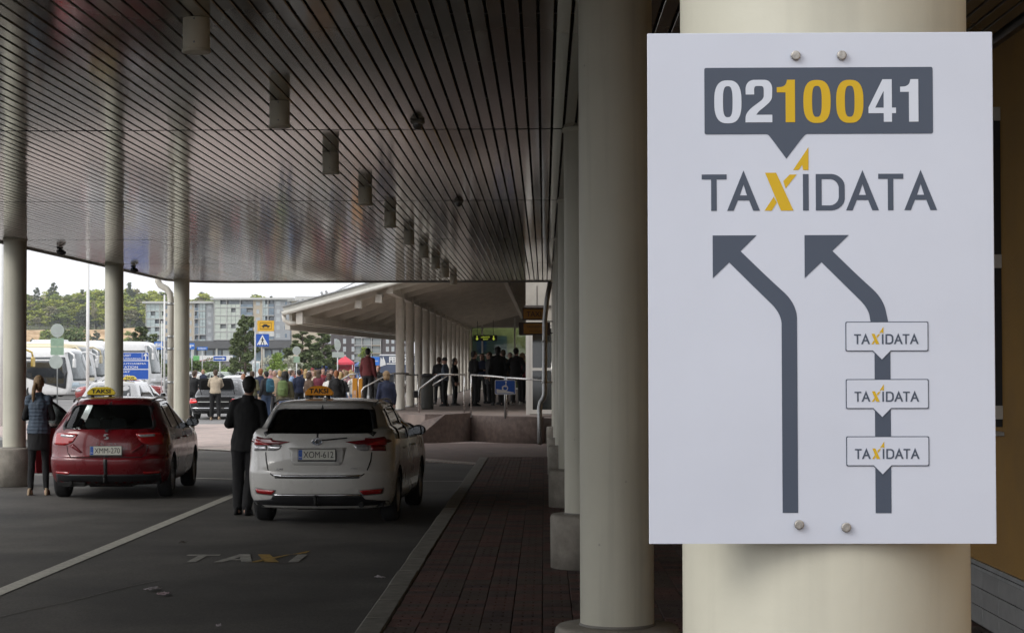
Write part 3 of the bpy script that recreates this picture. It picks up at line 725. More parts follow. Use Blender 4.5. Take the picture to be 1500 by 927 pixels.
def roof_sign(loc, rz, word, label, col, w_=.38):
    e = empty('taxi_roof_sign', loc, rz, label, 'roof sign')
    mt_ = M('taxi_'+label[:6], col, rough=.35, var=.06, coat=.3, emit=.2)
    q = MB(); h = .115
    for k, (y, s0) in enumerate(((-.055, 1), (.055, 1))): pass
    prof = [(-w_/2, 0), (-w_/2-.005, .035), (-w_/2+.03, .075), (-w_/2+.07, h-.012), (-w_/2+.12, h), (w_/2-.12, h), (w_/2-.07, h-.012), (w_/2-.03, .075), (w_/2+.005, .035), (w_/2, 0)]
    q.prism(prof, -.05, .05, lambda x, z, y: (x, y*(1-.45*(z/h)**2), z)); q.build('lamp_body', mt_, e, bevel=.008)
    text(word, .062, (0, -.0475, .052), M('taxi_black', (.012, .012, .012), rough=.4), e, width=w_*.70, bold=.03, rx=math.pi/2-.16)
    text(word, .062, (0, .0475, .052), M('taxi_black', (.012, .012, .012), rough=.4), e, width=w_*.70, bold=.03, rz=math.pi, rx=math.pi/2-.16)
    q = MB(); q.bbox(-w_/2+.01, w_/2-.01, -.05, .05, -.012, -.001, .004)
    for x in (-w_*.32, w_*.32): q.lathe([(.030, -.034), (.024, -.012)], 14, c=(x, 0))
    q.build('base', m_black, e)
    return e
def seats(car, parent, z0, yfront, yback, hw, m_seat):
    for x in (-hw*.45, hw*.45):
        e = empty('front_seat', (x, yfront, z0), 0); e.parent = parent
        q = MB(); q.bbox(-.24, .24, -.1, .4, 0, .14, .04); q.build('cushion', m_seat, e, bevel=.02)
        q = MB(); q.prism(rounded([(-.25, 0), (.25, 0), (.22, .60), (-.22, .60)], .1), -.06, .06, lambda x, z, y: (x, y-.1-z*.28, z+.1)); q.build('seat_back', m_seat, e, bevel=.015)
        q = MB(); q.prism(rounded([(-.13, 0), (.13, 0), (.11, .17), (-.11, .17)], .05), -.045, .045, lambda x, z, y: (x, y-.30, z+.735)); q.tube([(-.05, -.29, .64), (-.05, -.3, .76)], .008, 6); q.tube([(.05, -.29, .64), (.05, -.3, .76)], .008, 6); q.build('headrest', m_seat, e, bevel=.012)
    e = empty('rear_seat', (0, yback, z0), 0); e.parent = parent
    q = MB(); q.prism(rounded([(-hw*.86, 0), (hw*.86, 0), (hw*.78, .52), (-hw*.78, .52)], .08), -.07, .07, lambda x, z, y: (x, y-z*.3, z+.05)); q.build('seat_back', m_seat, e, bevel=.015)
    for x in (-hw*.5, 0, hw*.5):
        q = MB(); q.prism(rounded([(-.12, 0), (.12, 0), (.10, .14), (-.10, .14)], .05), -.04, .04, lambda xx, z, y: (xx+x, y-.18, z+.60)); q.build('headrest', m_seat, e, bevel=.01)
def mirror(car, parent, y, z, side, mat, hw):
    e = empty('wing_mirror', (side*(hw-.02), y, z), 0); e.parent = parent
    q = MB(); q.ball((side*.095, 0, .03), .088, 18, 12, sx=1.15, sy=.62, sz=.80); q.build('mirror_shell', mat, e)
    q = MB(); q.prism(rounded([(-.09, -.055), (.095, -.06), (.085, .06), (-.075, .055)], .035), -.004, .002, lambda x, z_, t: (side*.095+x*side*.85, -.052+t, .03+z_*.85)); q.build('mirror_glass', M('mirror', (.10, .105, .11), rough=.05, metal=1, var=0), e)  # glass coloured dark to stand for a dark reflection
    q = MB(); q.beam((0, .01, -.03), (side*.06, .0, -.01), .06, .03); q.build('arm', m_black, e)
def door_line(pts, side, car, parent, wd=.008):
    for a, b in zip(pts, pts[1:]):
        dx, dz = b[0]-a[0], b[1]-a[1]; l = math.hypot(dx, dz); nx, nz = -dz/l*wd/2, dx/l*wd/2
        yield [(a[0]-nx, a[1]-nz), (b[0]-nx, b[1]-nz), (b[0]+nx, b[1]+nz), (a[0]+nx, a[1]+nz)]
m_gap = M('panel_gap', (.01, .01, .01), rough=.8, var=0)
m_seat = M('seat_cloth', (.035, .035, .038), rough=.9, var=.2)
m_glassdark = GLASS('privacy_glass', (.17, .19, .19), 1.0)
m_glass = GLASS('car_glass', (.76, .84, .81), 1.0)
m_red = M('lamp_red', (.42, .012, .015), rough=.12, var=.08, coat=1, scale=30)
m_reddark = M('lamp_dark_red', (.16, .006, .012), rough=.12, var=.1, coat=1, scale=30)
m_clear = M('lamp_clear', (.55, .55, .57), rough=.08, metal=.5, var=.25, coat=1, scale=25)
m_under = M('underbody', (.012, .012, .012), rough=.9)

def estate(root, keys, paint, wheels, rw, rg, sides, win, wsg, doors=True, lod=0, m_tint=None, cr=.34, nr=2.8, lower=None, hollow=True, cabin=(.72, .05)):
    c = Car(keys, cr=cr, nr=nr, per=5 if lod == 0 else 3)
    hw = max(k[3] for k in keys)
    body = c.shell().build('body', [paint, m_under], root)
    if hollow:
        inner = c.shell(.055, zmin=cabin[0], zmax=keys[-1][0]-.05).build('c', m_under)
        cs = [inner]
        def pr(poly, a, b, f):
            q = MB(); q.prism(poly, a, b, f); return q.build('c', m_under)
        cs.append(pr(rg, -1.0, 1.15, lambda x, z, y: (x, y, z)))
        for s_ in sides: cs.append(pr(s_, -1.5, 1.5, lambda y, z, x: (x, y, z)))
        cs.append(pr(wsg, keys[0][2]-2.35, keys[0][2]+1, lambda x, z, y: (x, y, z)))
    else: cs = []
    for wy in wheels:
        for sd_ in (-1, 1):
            q = MB(); q.lathe([(rw+.05, -.30), (rw+.05, .30)], 40); q.v = [(z+sd_*(hw-.02), x+wy, y+rw) for x, y, z in q.v]; cs.append(q.build('c', m_under))
    cut(body, cs); auto_smooth(body.data, 32)
    return c, body

# ---- white estate taxi
def white_estate():
    root = empty('taxi', (0, 0, 0), 0, 'white estate taxi with a blue-banded XOM-612 plate parked in the right-hand lane', 'car')
    paint = M('car_white', (.62, .61, .58), rough=.28, var=.03, coat=.8, scale=2)
    keys = [(.19, .22, 4.35, .76), (.21, .12, 4.42, .80), (.30, .05, 4.52, .85), (.40, .015, 4.57, .868), (.52, .0, 4.58, .878), (.62, .0, 4.57, .88), (.70, .035, 4.53, .88), (.78, .06, 4.45, .878), (.92, .075, 4.25, .872), (1.01, .09, 3.95, .86),
            (1.075, .12, 3.55, .845), (1.12, .17, 3.32, .812), (1.15, .26, 3.08, .765), (1.25, .35, 2.85, .72), (1.33, .43, 2.66, .68), (1.385, .49, 2.52, .645), (1.42, .50, 2.38, .60), (1.445, .56, 2.2, .53), (1.462, .70, 2.0, .42), (1.472, .95, 1.8, .28), (1.476, 1.2, 1.6, .12)]
    rg = rounded([(-.64, 1.078), (.64, 1.078), (.56, 1.345), (.48, 1.362), (-.48, 1.362), (-.56, 1.345)], .05)
    sides = [rounded([(.60, 1.0), (1.05, .985), (1.13, 1.36), (.86, 1.335), (.72, 1.23)], .04), rounded([(1.14, .985), (1.98, .96), (1.98, 1.385), (1.20, 1.365)], .04), rounded([(2.05, .96), (3.05, .945), (2.80, 1.12), (2.48, 1.31), (2.30, 1.385), (2.05, 1.39)], .05)]
    wsg = rounded([(-.68, 1.0), (.68, 1.0), (.55, 1.37), (-.55, 1.37)], .06)
    c, body = estate(root, keys, paint, (.93, 3.53), .315, rg, sides, None, wsg, cr=.52, nr=2.35)
    def P(poly, mode, *a, **k):
        if mode == 'rear' and a[1] not in ('rear_window', 'window_surround'): poly = [(x*.9, z) for x, z in poly]
        return c.patch(poly, mode, *a, **k)
    P(grow(rg, .02), 'rear', -.010, 'rear_window', m_glassdark, root)
    bz = grow(rg, .045)
    P(bz, 'rear', .002, 'window_surround', m_black, root, holes=[list(reversed(rg))], step=.5)
    for s_ in sides:
        for sd_ in (-1, 1): P(grow(s_, .02), 'side', -.010, 'side_window', m_glassdark if s_ is not sides[2] else m_glass, root, side=sd_)
    P(grow(wsg, .02), 'front', -.010, 'windscreen', m_glass, root)
    for sd_ in (-1, 1):
        # spear shaped tail lamp wrapping round the corner
        P(rounded([(.36*sd_, 0.982), (.60*sd_, 1.002), (.84*sd_, 1.037), (.868*sd_, 1.007), (.868*sd_, 0.942), (.66*sd_, 0.952), (.50*sd_, 0.949)][::sd_], .012), 'rear', .012, 'tail_lamp', m_reddark, root, step=.03)
        P(rounded([(.47*sd_, 0.945), (.66*sd_, 0.949), (.66*sd_, 0.877), (.56*sd_, 0.877), (.50*sd_, 0.899)][::sd_], .012), 'rear', .010, 'reversing_lamp', m_clear, root, step=.03)
        P(rounded([(.685*sd_, 0.945), (.862*sd_, 0.937), (.866*sd_, 0.867), (.685*sd_, 0.877)][::sd_], .012), 'rear', .011, 'brake_lamp', m_clear if sd_ < 0 else m_reddark, root, step=.03)
        P(rounded([(.62*sd_, 0.942), (.86*sd_, 1.012), (.868*sd_, 0.977), (.866*sd_, 0.939)][::sd_], .01), 'rear', .014, 'indicator_lamp', m_red, root, step=.03)
        P(rounded([(.16, .935), (.42, .975), (.40, 1.0), (.18, 1.025)], .01), 'side', .010, 'lamp_return', m_reddark, root, side=sd_)
        P(rounded([(.55*sd_, .415), (.84*sd_, .43), (.82*sd_, .375), (.60*sd_, .365)][::sd_], .015), 'rear', .008, 'reflector', m_red, root, step=.03)
        P(rounded([(.53*sd_, .42), (.86*sd_, .445), (.84*sd_, .365), (.58*sd_, .352)][::sd_], .02), 'rear', .003, 'reflector_recess', M('recess_grey', (.25, .25, .24), rough=.5), root, step=.03)
        # tailgate shut line
        for pl in door_line([(.70*sd_, .86), (.69*sd_, .76), (.655*sd_, .66), (.61*sd_, .605), (.57*sd_, .585)], 1, c, root, .013): P(pl, 'rear', .0018, 'shut_line', m_gap, root, step=.06, th=.003)
        mirror(c, root, 2.93, 1.0, sd_, M('mirror_black', (.03, .03, .035), rough=.2, coat=.8), .82)
        for seg in ([(.60, .75), (1.1, .55), (1.24, .40), (1.24, .22)], [(1.12, .98), (1.30, .8), (1.34, .6), (1.34, .24)], [(2.01, .965), (2.03, .6), (2.0, .24)], [(3.08, .93), (3.06, .6), (2.98, .24)], [(1.34, .245), (2.98, .24)]):
            if seg[0] == (.60, .75): continue
            for pl in door_line(seg, sd_, c, root): P(pl, 'side', .0015, 'panel_line', m_gap, root, side=sd_, step=.2, th=.003)
        for hy in (1.42, 2.35):
            q = MB(); x = sd_*(c.sideX(hy, .86)); q.tube([(x, hy-.09, .865), (x+sd_*.028, hy-.07, .868), (x+sd_*.03, hy+.07, .868), (x, hy+.09, .866)], .012, 8); q.build('door_handle', paint, root)
        q = MB(); x = sd_*.62
        pts = [(x*.99, .62, 1.405), (x*.99, .72, 1.428), (x, 1.0, 1.455), (x, 1.6, 1.463), (x*.99, 2.1, 1.445), (x*.975, 2.32, 1.41)]
        q.tube(pts, .013, 8); q.build('roof_rail', M('rail_black', (.05, .05, .05), rough=.35, coat=.5), root)
        q = MB(); q.prism([(3.05, .0), (3.05, .1), (4.2, .12)], 0, .01)
    P([(-.57, .60), (.57, .60), (.55, .575), (-.55, .575)], 'rear', .010, 'chrome_strip', m_chrome, root, step=.1)
    P([(-.565, .572), (.565, .572), (.55, .558), (-.55, .558)], 'rear', .002, 'shut_line', m_gap, root, step=.1, th=.003)
    P(rounded([(-.38, .91), (.38, .91), (.32, .71), (-.32, .71)], .03), 'rear', .0035, 'plate_recess', M('car_white_shaded', (.50, .49, .47), rough=.35, coat=.4, var=.03), root)  # darker copy of the white paint: recess shade put into the colour
    P([(-.38, .918), (.38, .918), (.38, .909), (-.38, .909)], 'rear', .012, 'tailgate_grip', paint, root)
    P(rounded([(-.57, .375), (.57, .375), (.62, .31), (.90, .28), (.90, .19), (-.90, .19), (-.90, .28), (-.62, .31)], .02), 'rear', .004, 'lower_bumper', m_black, root)
    P(rounded([(-.56, .372), (.56, .372), (.57, .352), (-.57, .352)], .006), 'rear', .010, 'bumper_trim', m_chrome, root)
    # badge: crossed ovals
    yb = c.rearY(0, .985); q = MB()
    def oval(cx, cz, a, b, r=.004): return [(cx+a*math.cos(R(t)), yb-.014, cz+b*math.sin(R(t))) for t in range(0, 361, 18)]
    q.tube(oval(0, .985, .062, .040), .005, 6, cap=False); q.tube(oval(0, .985, .022, .037), .0035, 6, cap=False); q.tube(oval(0, 1.001, .040, .014), .0035, 6, cap=False)
    be = empty('badge'); be.parent = root; q.build('oval_rings', m_chrome, be)
    q = MB(); q.prism([(.060*math.cos(R(t)), 0.985+.038*math.sin(R(t))) for t in range(0, 360, 15)], yb-.012, yb+.01, lambda x, z, y: (x, y, z)); q.build('badge_ground', M('badge_blue', (.02, .05, .10), rough=.2, coat=1), be)
    text('AURIS', .022, (-.44, c.rearY(-.44, .665)-.008, .665), m_chrome, root, rz=-.09, bold=.01, extrude=.1, name='model_letters')
    text('HYBRID', .016, (.44, c.rearY(.44, .675)-.008, .675), M('grey_letters', (.2, .2, .2), rough=.3, metal=.8), root, rz=.09, bold=.01, extrude=.1, name='drive_letters')
    plate(root, 'XOM-612', (0, c.rearY(0, .835)-.02, .835))
    q = MB(); q.box(-.3, .3, .5, 4.0, .16, .22); q.box(-.75, .75, .3, 4.3, .21, .26); q.tube([(.52, .05, .25), (.52, .4, .25)], .032, 10); q.tube([(0, .15, .24), (0, -.03, .26), (0, -.05, .33)], .02, 8); q.ball((0, -.05, .345), .026, 10, 6); q.build('underbody', m_under, root)
    q = MB(); q.box(-.73, .73, .35, 3.4, .68, .74); q.box(-.68, .68, 2.95, 3.35, .74, .98); q.build('cabin_floor', m_under, root)
    seats(c, root, .40, 2.25, 1.55, .76, m_seat)
    q = MB(); q.tube([(-.36+.17*math.cos(R(t)), 2.72-.05*math.sin(R(t)), .98+.16*math.sin(R(t))) for t in range(0, 361, 24)], .014, 6, cap=False); q.build('steering_wheel', m_black, root)
    for wy in (.93, 3.53):
        for sd_ in (-1, 1): wheel(root, sd_*.765, wy, .315, sd_)
    q = MB(); q.prism([(0, 0), (.13, 0), (.05, .045), (.03, .045)], -.018, .018, lambda y, z, x: (x, y+.62, z+1.452)); q.build('antenna_fin', paint, root, bevel=.006)
    q = MB(); q.tube([(0, 1.0, 1.472), (0, 1.0, 1.49)], .014, 8); q.build('wiper_nozzle', m_black, root)
    q = MB(); yy = c.rearY(.0, 1.0)-.03; q.tube([(0, yy, .985), (.02, yy+.01, 1.0), (.35, c.rearY(.35, 1.03)-.02, 1.03)], .008, 6); q.tube([(0, yy+.02, .985), (0, yy-.012, .985)], .02, 10); q.build('rear_wiper', m_black, root)
    return root
wcar = white_estate()
wcar.location = (at(463, 760, 22.35).x, 22.35, -.01); wcar.rotation_euler = (0, 0, R(-2.2))
rs = roof_sign((0, 0, 0), 0, 'TAKSI', 'orange TAKSI light on the roof of the white estate', (.52, .20, .012), .34)
mw = Matrix.Translation(wcar.location) @ Matrix.Rotation(R(-2.2), 4, 'Z')
rs.location = mw @ Vector((-.19, 1.45, 1.512)); rs.rotation_euler = (0, 0, R(-2.2))

# ---- dark red estate taxi
def red_estate():
    root = empty('taxi', (0, 0, 0), 0, 'dark red estate taxi with an XMM-270 plate and its driver door standing open', 'car')
    paint = M('car_red', (.145, .003, .008), rough=.28, var=.05, coat=.8, scale=2, metal=.1)
    keys = [(.20, .25, 4.0, .74), (.22, .14, 4.05, .78), (.30, .06, 4.15, .82), (.40, .02, 4.20, .838), (.50, .0, 4.22, .845), (.585, .005, 4.22, .846), (.61, .05, 4.20, .846), (.70, .065, 4.15, .846), (.80, .07, 4.05, .842), (.88, .08, 3.8, .83), (.94, .095, 3.5, .815),
            (.985, .12, 3.28, .80), (1.05, .18, 3.05, .765), (1.15, .27, 2.80, .715), (1.25, .37, 2.58, .665), (1.32, .45, 2.42, .625), (1.365, .52, 2.28, .585), (1.395, .56, 2.15, .535), (1.415, .64, 2.0, .46), (1.43, .8, 1.82, .34), (1.437, 1.05, 1.6, .2), (1.44, 1.2, 1.5, .1)]
    rg = rounded([(-.63, 1.01), (-.45, .99), (.45, .99), (.63, 1.01), (.53, 1.31), (.43, 1.335), (-.43, 1.335), (-.53, 1.31)], .05)
    sides = [rounded([(.62, 1.02), (1.02, .985), (1.08, 1.31), (.88, 1.29)], .05), rounded([(1.10, .98), (1.80, .95), (1.80, 1.34), (1.16, 1.325)], .04), rounded([(1.87, .95), (2.82, .93), (2.55, 1.10), (2.25, 1.28), (2.08, 1.34), (1.87, 1.345)], .05)]
    wsg = rounded([(-.64, .99), (.64, .99), (.52, 1.33), (-.52, 1.33)], .06)
    c, body = estate(root, keys, paint, (.86, 3.33), .30, rg, sides, None, wsg, cr=.52, nr=2.35)
    def P(poly, mode, *a, **k):
        if mode == 'rear' and a[1] not in ('rear_window', 'window_surround'): poly = [(x*.91, z+(.012 if z > .7 else 0)) for x, z in poly]
        return c.patch(poly, mode, *a, **k)
    gl = GLASS('rear_glass_clear', (.72, .82, .79), .9)
    P(grow(rg, .02), 'rear', -.010, 'rear_window', gl, root)
    P(grow(rg, .04), 'rear', .002, 'window_surround', m_black, root, holes=[list(reversed(rg))], step=.5)
    for s_ in sides:
        for sd_ in (-1, 1):
            if sd_ < 0 and s_ is sides[2]: continue
            P(grow(s_, .02), 'side', -.010, 'side_window', m_glass, root, side=sd_)
    P(grow(wsg, .02), 'front', -.010, 'windscreen', m_glass, root)
    for sd_ in (-1, 1):
        P(rounded([(.44*sd_, .915), (.80*sd_, .925), (.838*sd_, .86), (.838*sd_, .76), (.66*sd_, .75), (.52*sd_, .80)][::sd_], .02), 'rear', .010, 'tail_lamp', m_red, root, step=.03)
        P(rounded([(.47*sd_, .90), (.72*sd_, .905), (.72*sd_, .872), (.52*sd_, .865)][::sd_], .012), 'rear', .016, 'reversing_lamp', m_clear, root, step=.03)
        P(rounded([(.56*sd_, .39), (.80*sd_, .40), (.79*sd_, .368), (.58*sd_, .36)][::sd_], .01), 'rear', .008, 'reflector', m_red, root, step=.03)
        for pl in door_line([(.62*sd_, .75), (.60*sd_, .66), (.55*sd_, .60)], 1, c, root): P(pl, 'rear', .0018, 'shut_line', m_gap, root, step=.06, th=.003)
        P(rounded([(.52*sd_, .78), (.58*sd_, .745), (.40*sd_, .66), (.36*sd_, .67)][::sd_], .01), 'rear', .004, 'tailgate_crease', paint, root)
        mirror(c, root, 2.72, .99, sd_, M('mirror_black', (.03, .03, .035), rough=.2, coat=.8), .80)
        for seg in ([(1.08, .96), (1.18, .8), (1.22, .6), (1.22, .25)], [(1.84, .95), (1.86, .6), (1.84, .25)], [(2.86, .91), (2.84, .6), (2.78, .25)], [(1.22, .25), (2.78, .25)]):
            for pl in door_line(seg, sd_, c, root): P(pl, 'side', .0015, 'panel_line', m_gap, root, side=sd_, step=.2, th=.003)
        for hy in (1.32, 2.12):
            if sd_ < 0 and hy > 2: continue
            q = MB(); x = sd_*(c.sideX(hy, .82)); q.tube([(x, hy-.09, .825), (x+sd_*.028, hy-.07, .828), (x+sd_*.03, hy+.07, .828), (x, hy+.09, .826)], .012, 8); q.build('door_handle', paint, root)
        q = MB(); x = sd_*.57
        q.tube([(x*.98, .66, 1.375), (x, .80, 1.402), (x*1.01, 1.3, 1.423), (x, 1.8, 1.41), (x*.98, 2.05, 1.375)], .014, 8); q.build('roof_rail', M('rail_black', (.05, .05, .05), rough=.35, coat=.5), root)
    P([(-.55, .605), (.55, .605), (.55, .592), (-.55, .592)], 'rear', .002, 'shut_line', m_gap, root, step=.1, th=.003)
    P(rounded([(-.60, .36), (.60, .36), (.80, .40), (.82, .22), (-.82, .22), (-.80, .40)], .03), 'rear', .004, 'lower_bumper', m_black, root)
    P([(-.03, .62), (.03, .62), (.02, .22), (-.02, .22)], 'rear', .005, 'tow_bracket_slot', m_black, root)
    be = empty('badge'); be.parent = root; yb = c.rearY(0, .89)-.012; q = MB()
    for s_ in (-1, 1):
        pl = [(-.034*s_, .0), (-.034*s_, .024*s_), (-.022*s_, .034*s_), (.034*s_, .034*s_), (.022*s_, .022*s_), (-.008*s_, .022*s_), (.002*s_, .003*s_)]
        q.prism(pl, 0, .006, lambda x, z, t: (x, yb-t, .89+z+.003*s_))
    q.build('letter_mark', m_chrome, be)
    for k, ch in enumerate('IBIZA'): text(ch, .024, (-.13+.065*k, c.rearY(0, .79)-.010, .79), m_chrome, root, bold=.01, extrude=.1, name='model_letter')
    plate(root, 'XMM-270', (0, c.rearY(0, .695)-.02, .695))
    q = MB(); q.box(-.3, .3, .5, 3.7, .16, .22); q.box(-.72, .72, .3, 3.9, .21, .26); q.tube([(-.5, .05, .24), (-.5, .4, .24)], .03, 10); q.tube([(0, .15, .24), (0, -.04, .26), (0, -.06, .33)], .02, 8); q.ball((0, -.06, .345), .026, 10, 6); q.box(-.62, -.3, .1, .5, .19, .25); q.build('underbody', m_under, root)
    q = MB(); q.box(-.70, .70, .35, 3.1, .68, .74); q.box(-.66, .66, 2.75, 3.1, .74, .95); q.build('cabin_floor', m_under, root)
    seats(c, root, .38, 2.0, 1.35, .74, m_seat)
    q = MB(); q.tube([(-.36+.17*math.cos(R(t)), 2.5-.05*math.sin(R(t)), .96+.16*math.sin(R(t))) for t in range(0, 361, 24)], .014, 6, cap=False); q.build('steering_wheel', m_black, root)
    for wy in (.86, 3.33):
        for sd_ in (-1, 1): wheel(root, sd_*.735, wy, .30, sd_)
    q = MB(); q.tube([(.12, .72, 1.41), (.12, .66, 1.60)], [.006, .0025], 6); q.build('antenna', m_black, root)
    q = MB(); yy = c.rearY(.0, .985)-.03; q.tube([(0, yy, .975), (.02, yy+.01, .99), (.3, c.rearY(.3, 1.02)-.02, 1.02)], .008, 6); q.tube([(0, yy+.02, .975), (0, yy-.012, .975)], .02, 10); q.build('rear_wiper', m_black, root)
    # open driver door: frame, skin, pane, hinged at its front edge and swung 55 degrees
    dr = empty('open_door', (-.82, 2.80, 0), 0); dr.parent = root; dr['label'] = 'driver door standing wide open'
    an = R(180+52)     # direction the door runs from its hinge (0 = +x)
    fn = lambda u, z, t: (math.cos(an)*u + math.sin(an)*-1*t*-1 - (0 if z < .95 else (z-.95)*.30)*abs(math.sin(an))*-.6, math.sin(an)*u+math.cos(an)*t*-1, z)
    fr = rounded([(.0, .27), (.95, .27), (.98, .60), (.96, .95), (.93, 1.35), (.70, 1.34), (.45, 1.2), (.10, .97), (0, .93)], .04)
    gp = rounded([(.20, .97), (.90, .97), (.88, 1.30), (.70, 1.29), (.48, 1.16)], .03)
    lower_ = [p for p in fr if p[1] < .955]
    q = MB(); q.prism(rounded([(.0, .27), (.95, .27), (.98, .60), (.96, .95), (0, .93)], .04), -.05, .05, fn); q.build('door_skin', paint, dr)
    q = MB(); q.tube([fn(u, z, 0) for u, z in ((.02, .93), (.12, .99), (.46, 1.22), (.70, 1.345), (.90, 1.36), (.94, 1.33), (.955, .95))], .022, 8); q.tube([fn(.02, .955, 0), fn(.95, .955, 0)], .018, 8); q.build('window_frame', m_black, dr)
    q = MB(); q.prism([(.06, .96), (.94, .96), (.91, 1.33), (.70, 1.33), (.46, 1.20), (.14, .99)], -.003, .003, fn); q.build('pane', GLASS('door_glass', (.86, .90, .88), 1.6), dr)
    return root
rcar = red_estate()
RY = R(3.3)
rcar.rotation_euler = (0, 0, RY); rcar.location = (at(155, 727, 26.8).x, 26.75, -.01)
mw = Matrix.Translation(rcar.location) @ Matrix.Rotation(RY, 4, 'Z')
rs = roof_sign((0, 0, 0), 0, 'TAKSI', 'yellow TAKSI light on the roof of the dark red estate', (.50, .38, .02), .40)
rs.location = mw @ Vector((-.27, 1.25, 1.462)); rs.rotation_euler = (0, 0, RY)
# ------------------------------------------------------------------ platform, ramp wall, second canopy, entrance
ZP = .62
m_clink = M('clinker_wall', (.19, .145, .125), rough=.85, var=.25, scale=8, bump=.5, bscale=60, world=True)
m_plat = M('platform_paving', (.21, .17, .15), rough=.8, var=.18, scale=1.5, bump=.3, bscale=40, world=True)
pA = at(617, 648, 46.0); pB = at(690, 650, 47.3); pC = at(797, 652, 45.6)
ppoly = [(pA.x+.55, pA.y+1.1), (pB.x, pB.y+.1), (pC.x+.3, pC.y+.1), (2.84, 45.7), (2.84, 110), (-5.9, 110), (-5.9, 52.5), (-4.0, 50.5)]
b = MB(); b.prism(ppoly, -.02, ZP)
pl = tag(b.build('platform', m_plat), 'raised brick-paved platform in front of the station entrance', kind='structure')
# low wall of the ramp, with a wedge-shaped start
wlr = empty('ramp_wall', (pA.x, pA.y, 0), 0, 'low reddish clinker wall with a sloping start beside the entrance ramp', 'wall')
def wallseg(a, b_, t, za, zb, nm):
    a = Vector((a.x, a.y, 0)); b_ = Vector((b_.x, b_.y, 0)); d = (b_-a).normalized(); n = Vector((-d.y, d.x, 0))*t
    q = MB(); P = [a, b_, b_+n, a+n]; v = [(p.x-pA.x, p.y-pA.y, 0) for p in P]+[(P[0].x-pA.x, P[0].y-pA.y, za), (P[1].x-pA.x, P[1].y-pA.y, zb), (P[2].x-pA.x, P[2].y-pA.y, zb), (P[3].x-pA.x, P[3].y-pA.y, za)]
    q.v = v
    for f in ((0,3,2,1),(4,5,6,7),(0,1,5,4),(1,2,6,5),(2,3,7,6),(3,0,4,7)): q.face(f)
    return q.build(nm, m_clink, wlr, bevel=.012)
pM = at(652, 648, 46.4)
wallseg(pA, Vector((pM.x, pM.y, 0)), .62, .22, .70, 'sloping_wall'); wallseg(Vector((pM.x+.004, pM.y, 0)), pB, .62, .70, .72, 'upright_wall')
# curved part: eight short panels
pts = []
for i in range(9):
    t = i/8; p = pB.lerp(pC, t); pts.append(Vector((p.x, p.y - .35*math.sin(math.pi*t), 0)))
q = MB(); n_p = len(pts)
for i, p_ in enumerate(pts):
    x_, y_ = p_.x-pA.x, p_.y-pA.y; q.v += [(x_, y_, 0), (x_, y_, .645), (x_+.0, y_+.015, .66), (x_, y_+.24, .66), (x_, y_+.24, 0)]
for i in range(n_p-1):
    for k in range(5): q.face([i*5+k, i*5+(k+1) % 5, (i+1)*5+(k+1) % 5, (i+1)*5+k], k == 0)
q.face(range(5)); q.face(range((n_p-1)*5, n_p*5)); q.build('curved_wall', m_clink, wlr)
# first canopy columns of the platform roof, 4 m apart
ZB = 3.99
roofz = lambda x, y: 4.11+.27*(x+3.59)
cr_ = [(-6.83, 51.0), (-5.55, 71.0)]
def eave_x(y): return -6.83+.064*(y-51) if y < 78 else -5.1
grp = 'slim columns along the platform canopy'
names_ = ['nearest', 'second', 'third', 'fourth', 'fifth', 'sixth', 'seventh', 'eighth', 'ninth', 'tenth', 'eleventh', 'twelfth', 'farthest']
m_offw = M('offwhite_paint', (.64, .61, .54), rough=.55, var=.08, scale=3, world=True)
q = MB(); q.lathe([(.128, 0), (.128, 3.5)], 28, cap=False); sh = q.mesh('shaft', m_offw, False)
q = MB(); q.lathe([(.15, 0), (.15, .03), (.13, .035)], 24); ft = q.mesh('foot_plate', m_galv)
for i in range(13):
    y = 54.9+4.03*i; x = -4.14
    e = empty('column', (x, y, ZP), 0, f'{names_[i]} slim off-white column in the receding row on the platform', 'column', grp)
    link('shaft', sh, e); link('foot_plate', ft, e)
rf = empty('platform_canopy', (-4.14, 51, 4), 0, 'off-white sloping roof with exposed rafters over the platform entrance', 'canopy')
rf_inv = Vector((4.14, -51, -4))
m_soff = M('soffit_boards', (.44, .40, .33), rough=.7, var=.1, stretch=(.3, 6, 1), scale=2, world=True)
def sh_(p): return (p[0]+4.14, p[1]-51, p[2]-4)
m_roof = M('roof_sheet', (.30, .29, .27), rough=.55, var=.12, metal=.1, world=True)
# roof deck as a ruled sheet between eave and the wall side
def deck(dz, th, nm, mat):
    q = MB(); ys = [51, 60, 71, 84, 108]
    for y in ys:
        xe = eave_x(y); ze = 3.22; q.v += [sh_((xe, y, ze+dz)), sh_((-4.14, y, 3.98+dz)), sh_((2.8, y, 5.8+dz)), sh_((xe, y, ze+dz+th)), sh_((-4.14, y, 3.98+dz+th)), sh_((2.8, y, 5.8+dz+th))]
    for i in range(len(ys)-1):
        o = i*6
        for a_, b_ in ((0, 1), (1, 2), (4, 3), (5, 4), (3, 0), (2, 5)): q.face([o+a_, o+b_, o+6+b_, o+6+a_])
    q.face([0, 3, 4, 1]); q.face([1, 4, 5, 2]); o = 24; q.face([o, o+1, o+4, o+3]); q.face([o+1, o+2, o+5, o+4])
    q.build(nm, mat, rf)
deck(.165, .04, 'soffit', m_soff); deck(.21, .05, 'roof_sheet', m_roof)
for i in range(21):
    y = 51.5+2.69*i
    xe = eave_x(y); q = MB()
    q.beam(sh_((xe+.1, y, 3.22+.02)), sh_((-4.14, y, 3.98+.02)), .11, .22); q.beam(sh_((-4.14, y, 3.98+.02)), sh_((2.7, y, 5.8)), .11, .22)
    q.build('rafter', m_offw, rf)
q = MB(); q.beam(sh_((-4.14, 51.2, 3.93)), sh_((-4.14, 107, 3.93)), .16, .22); q.build('column_beam', m_offw, rf)
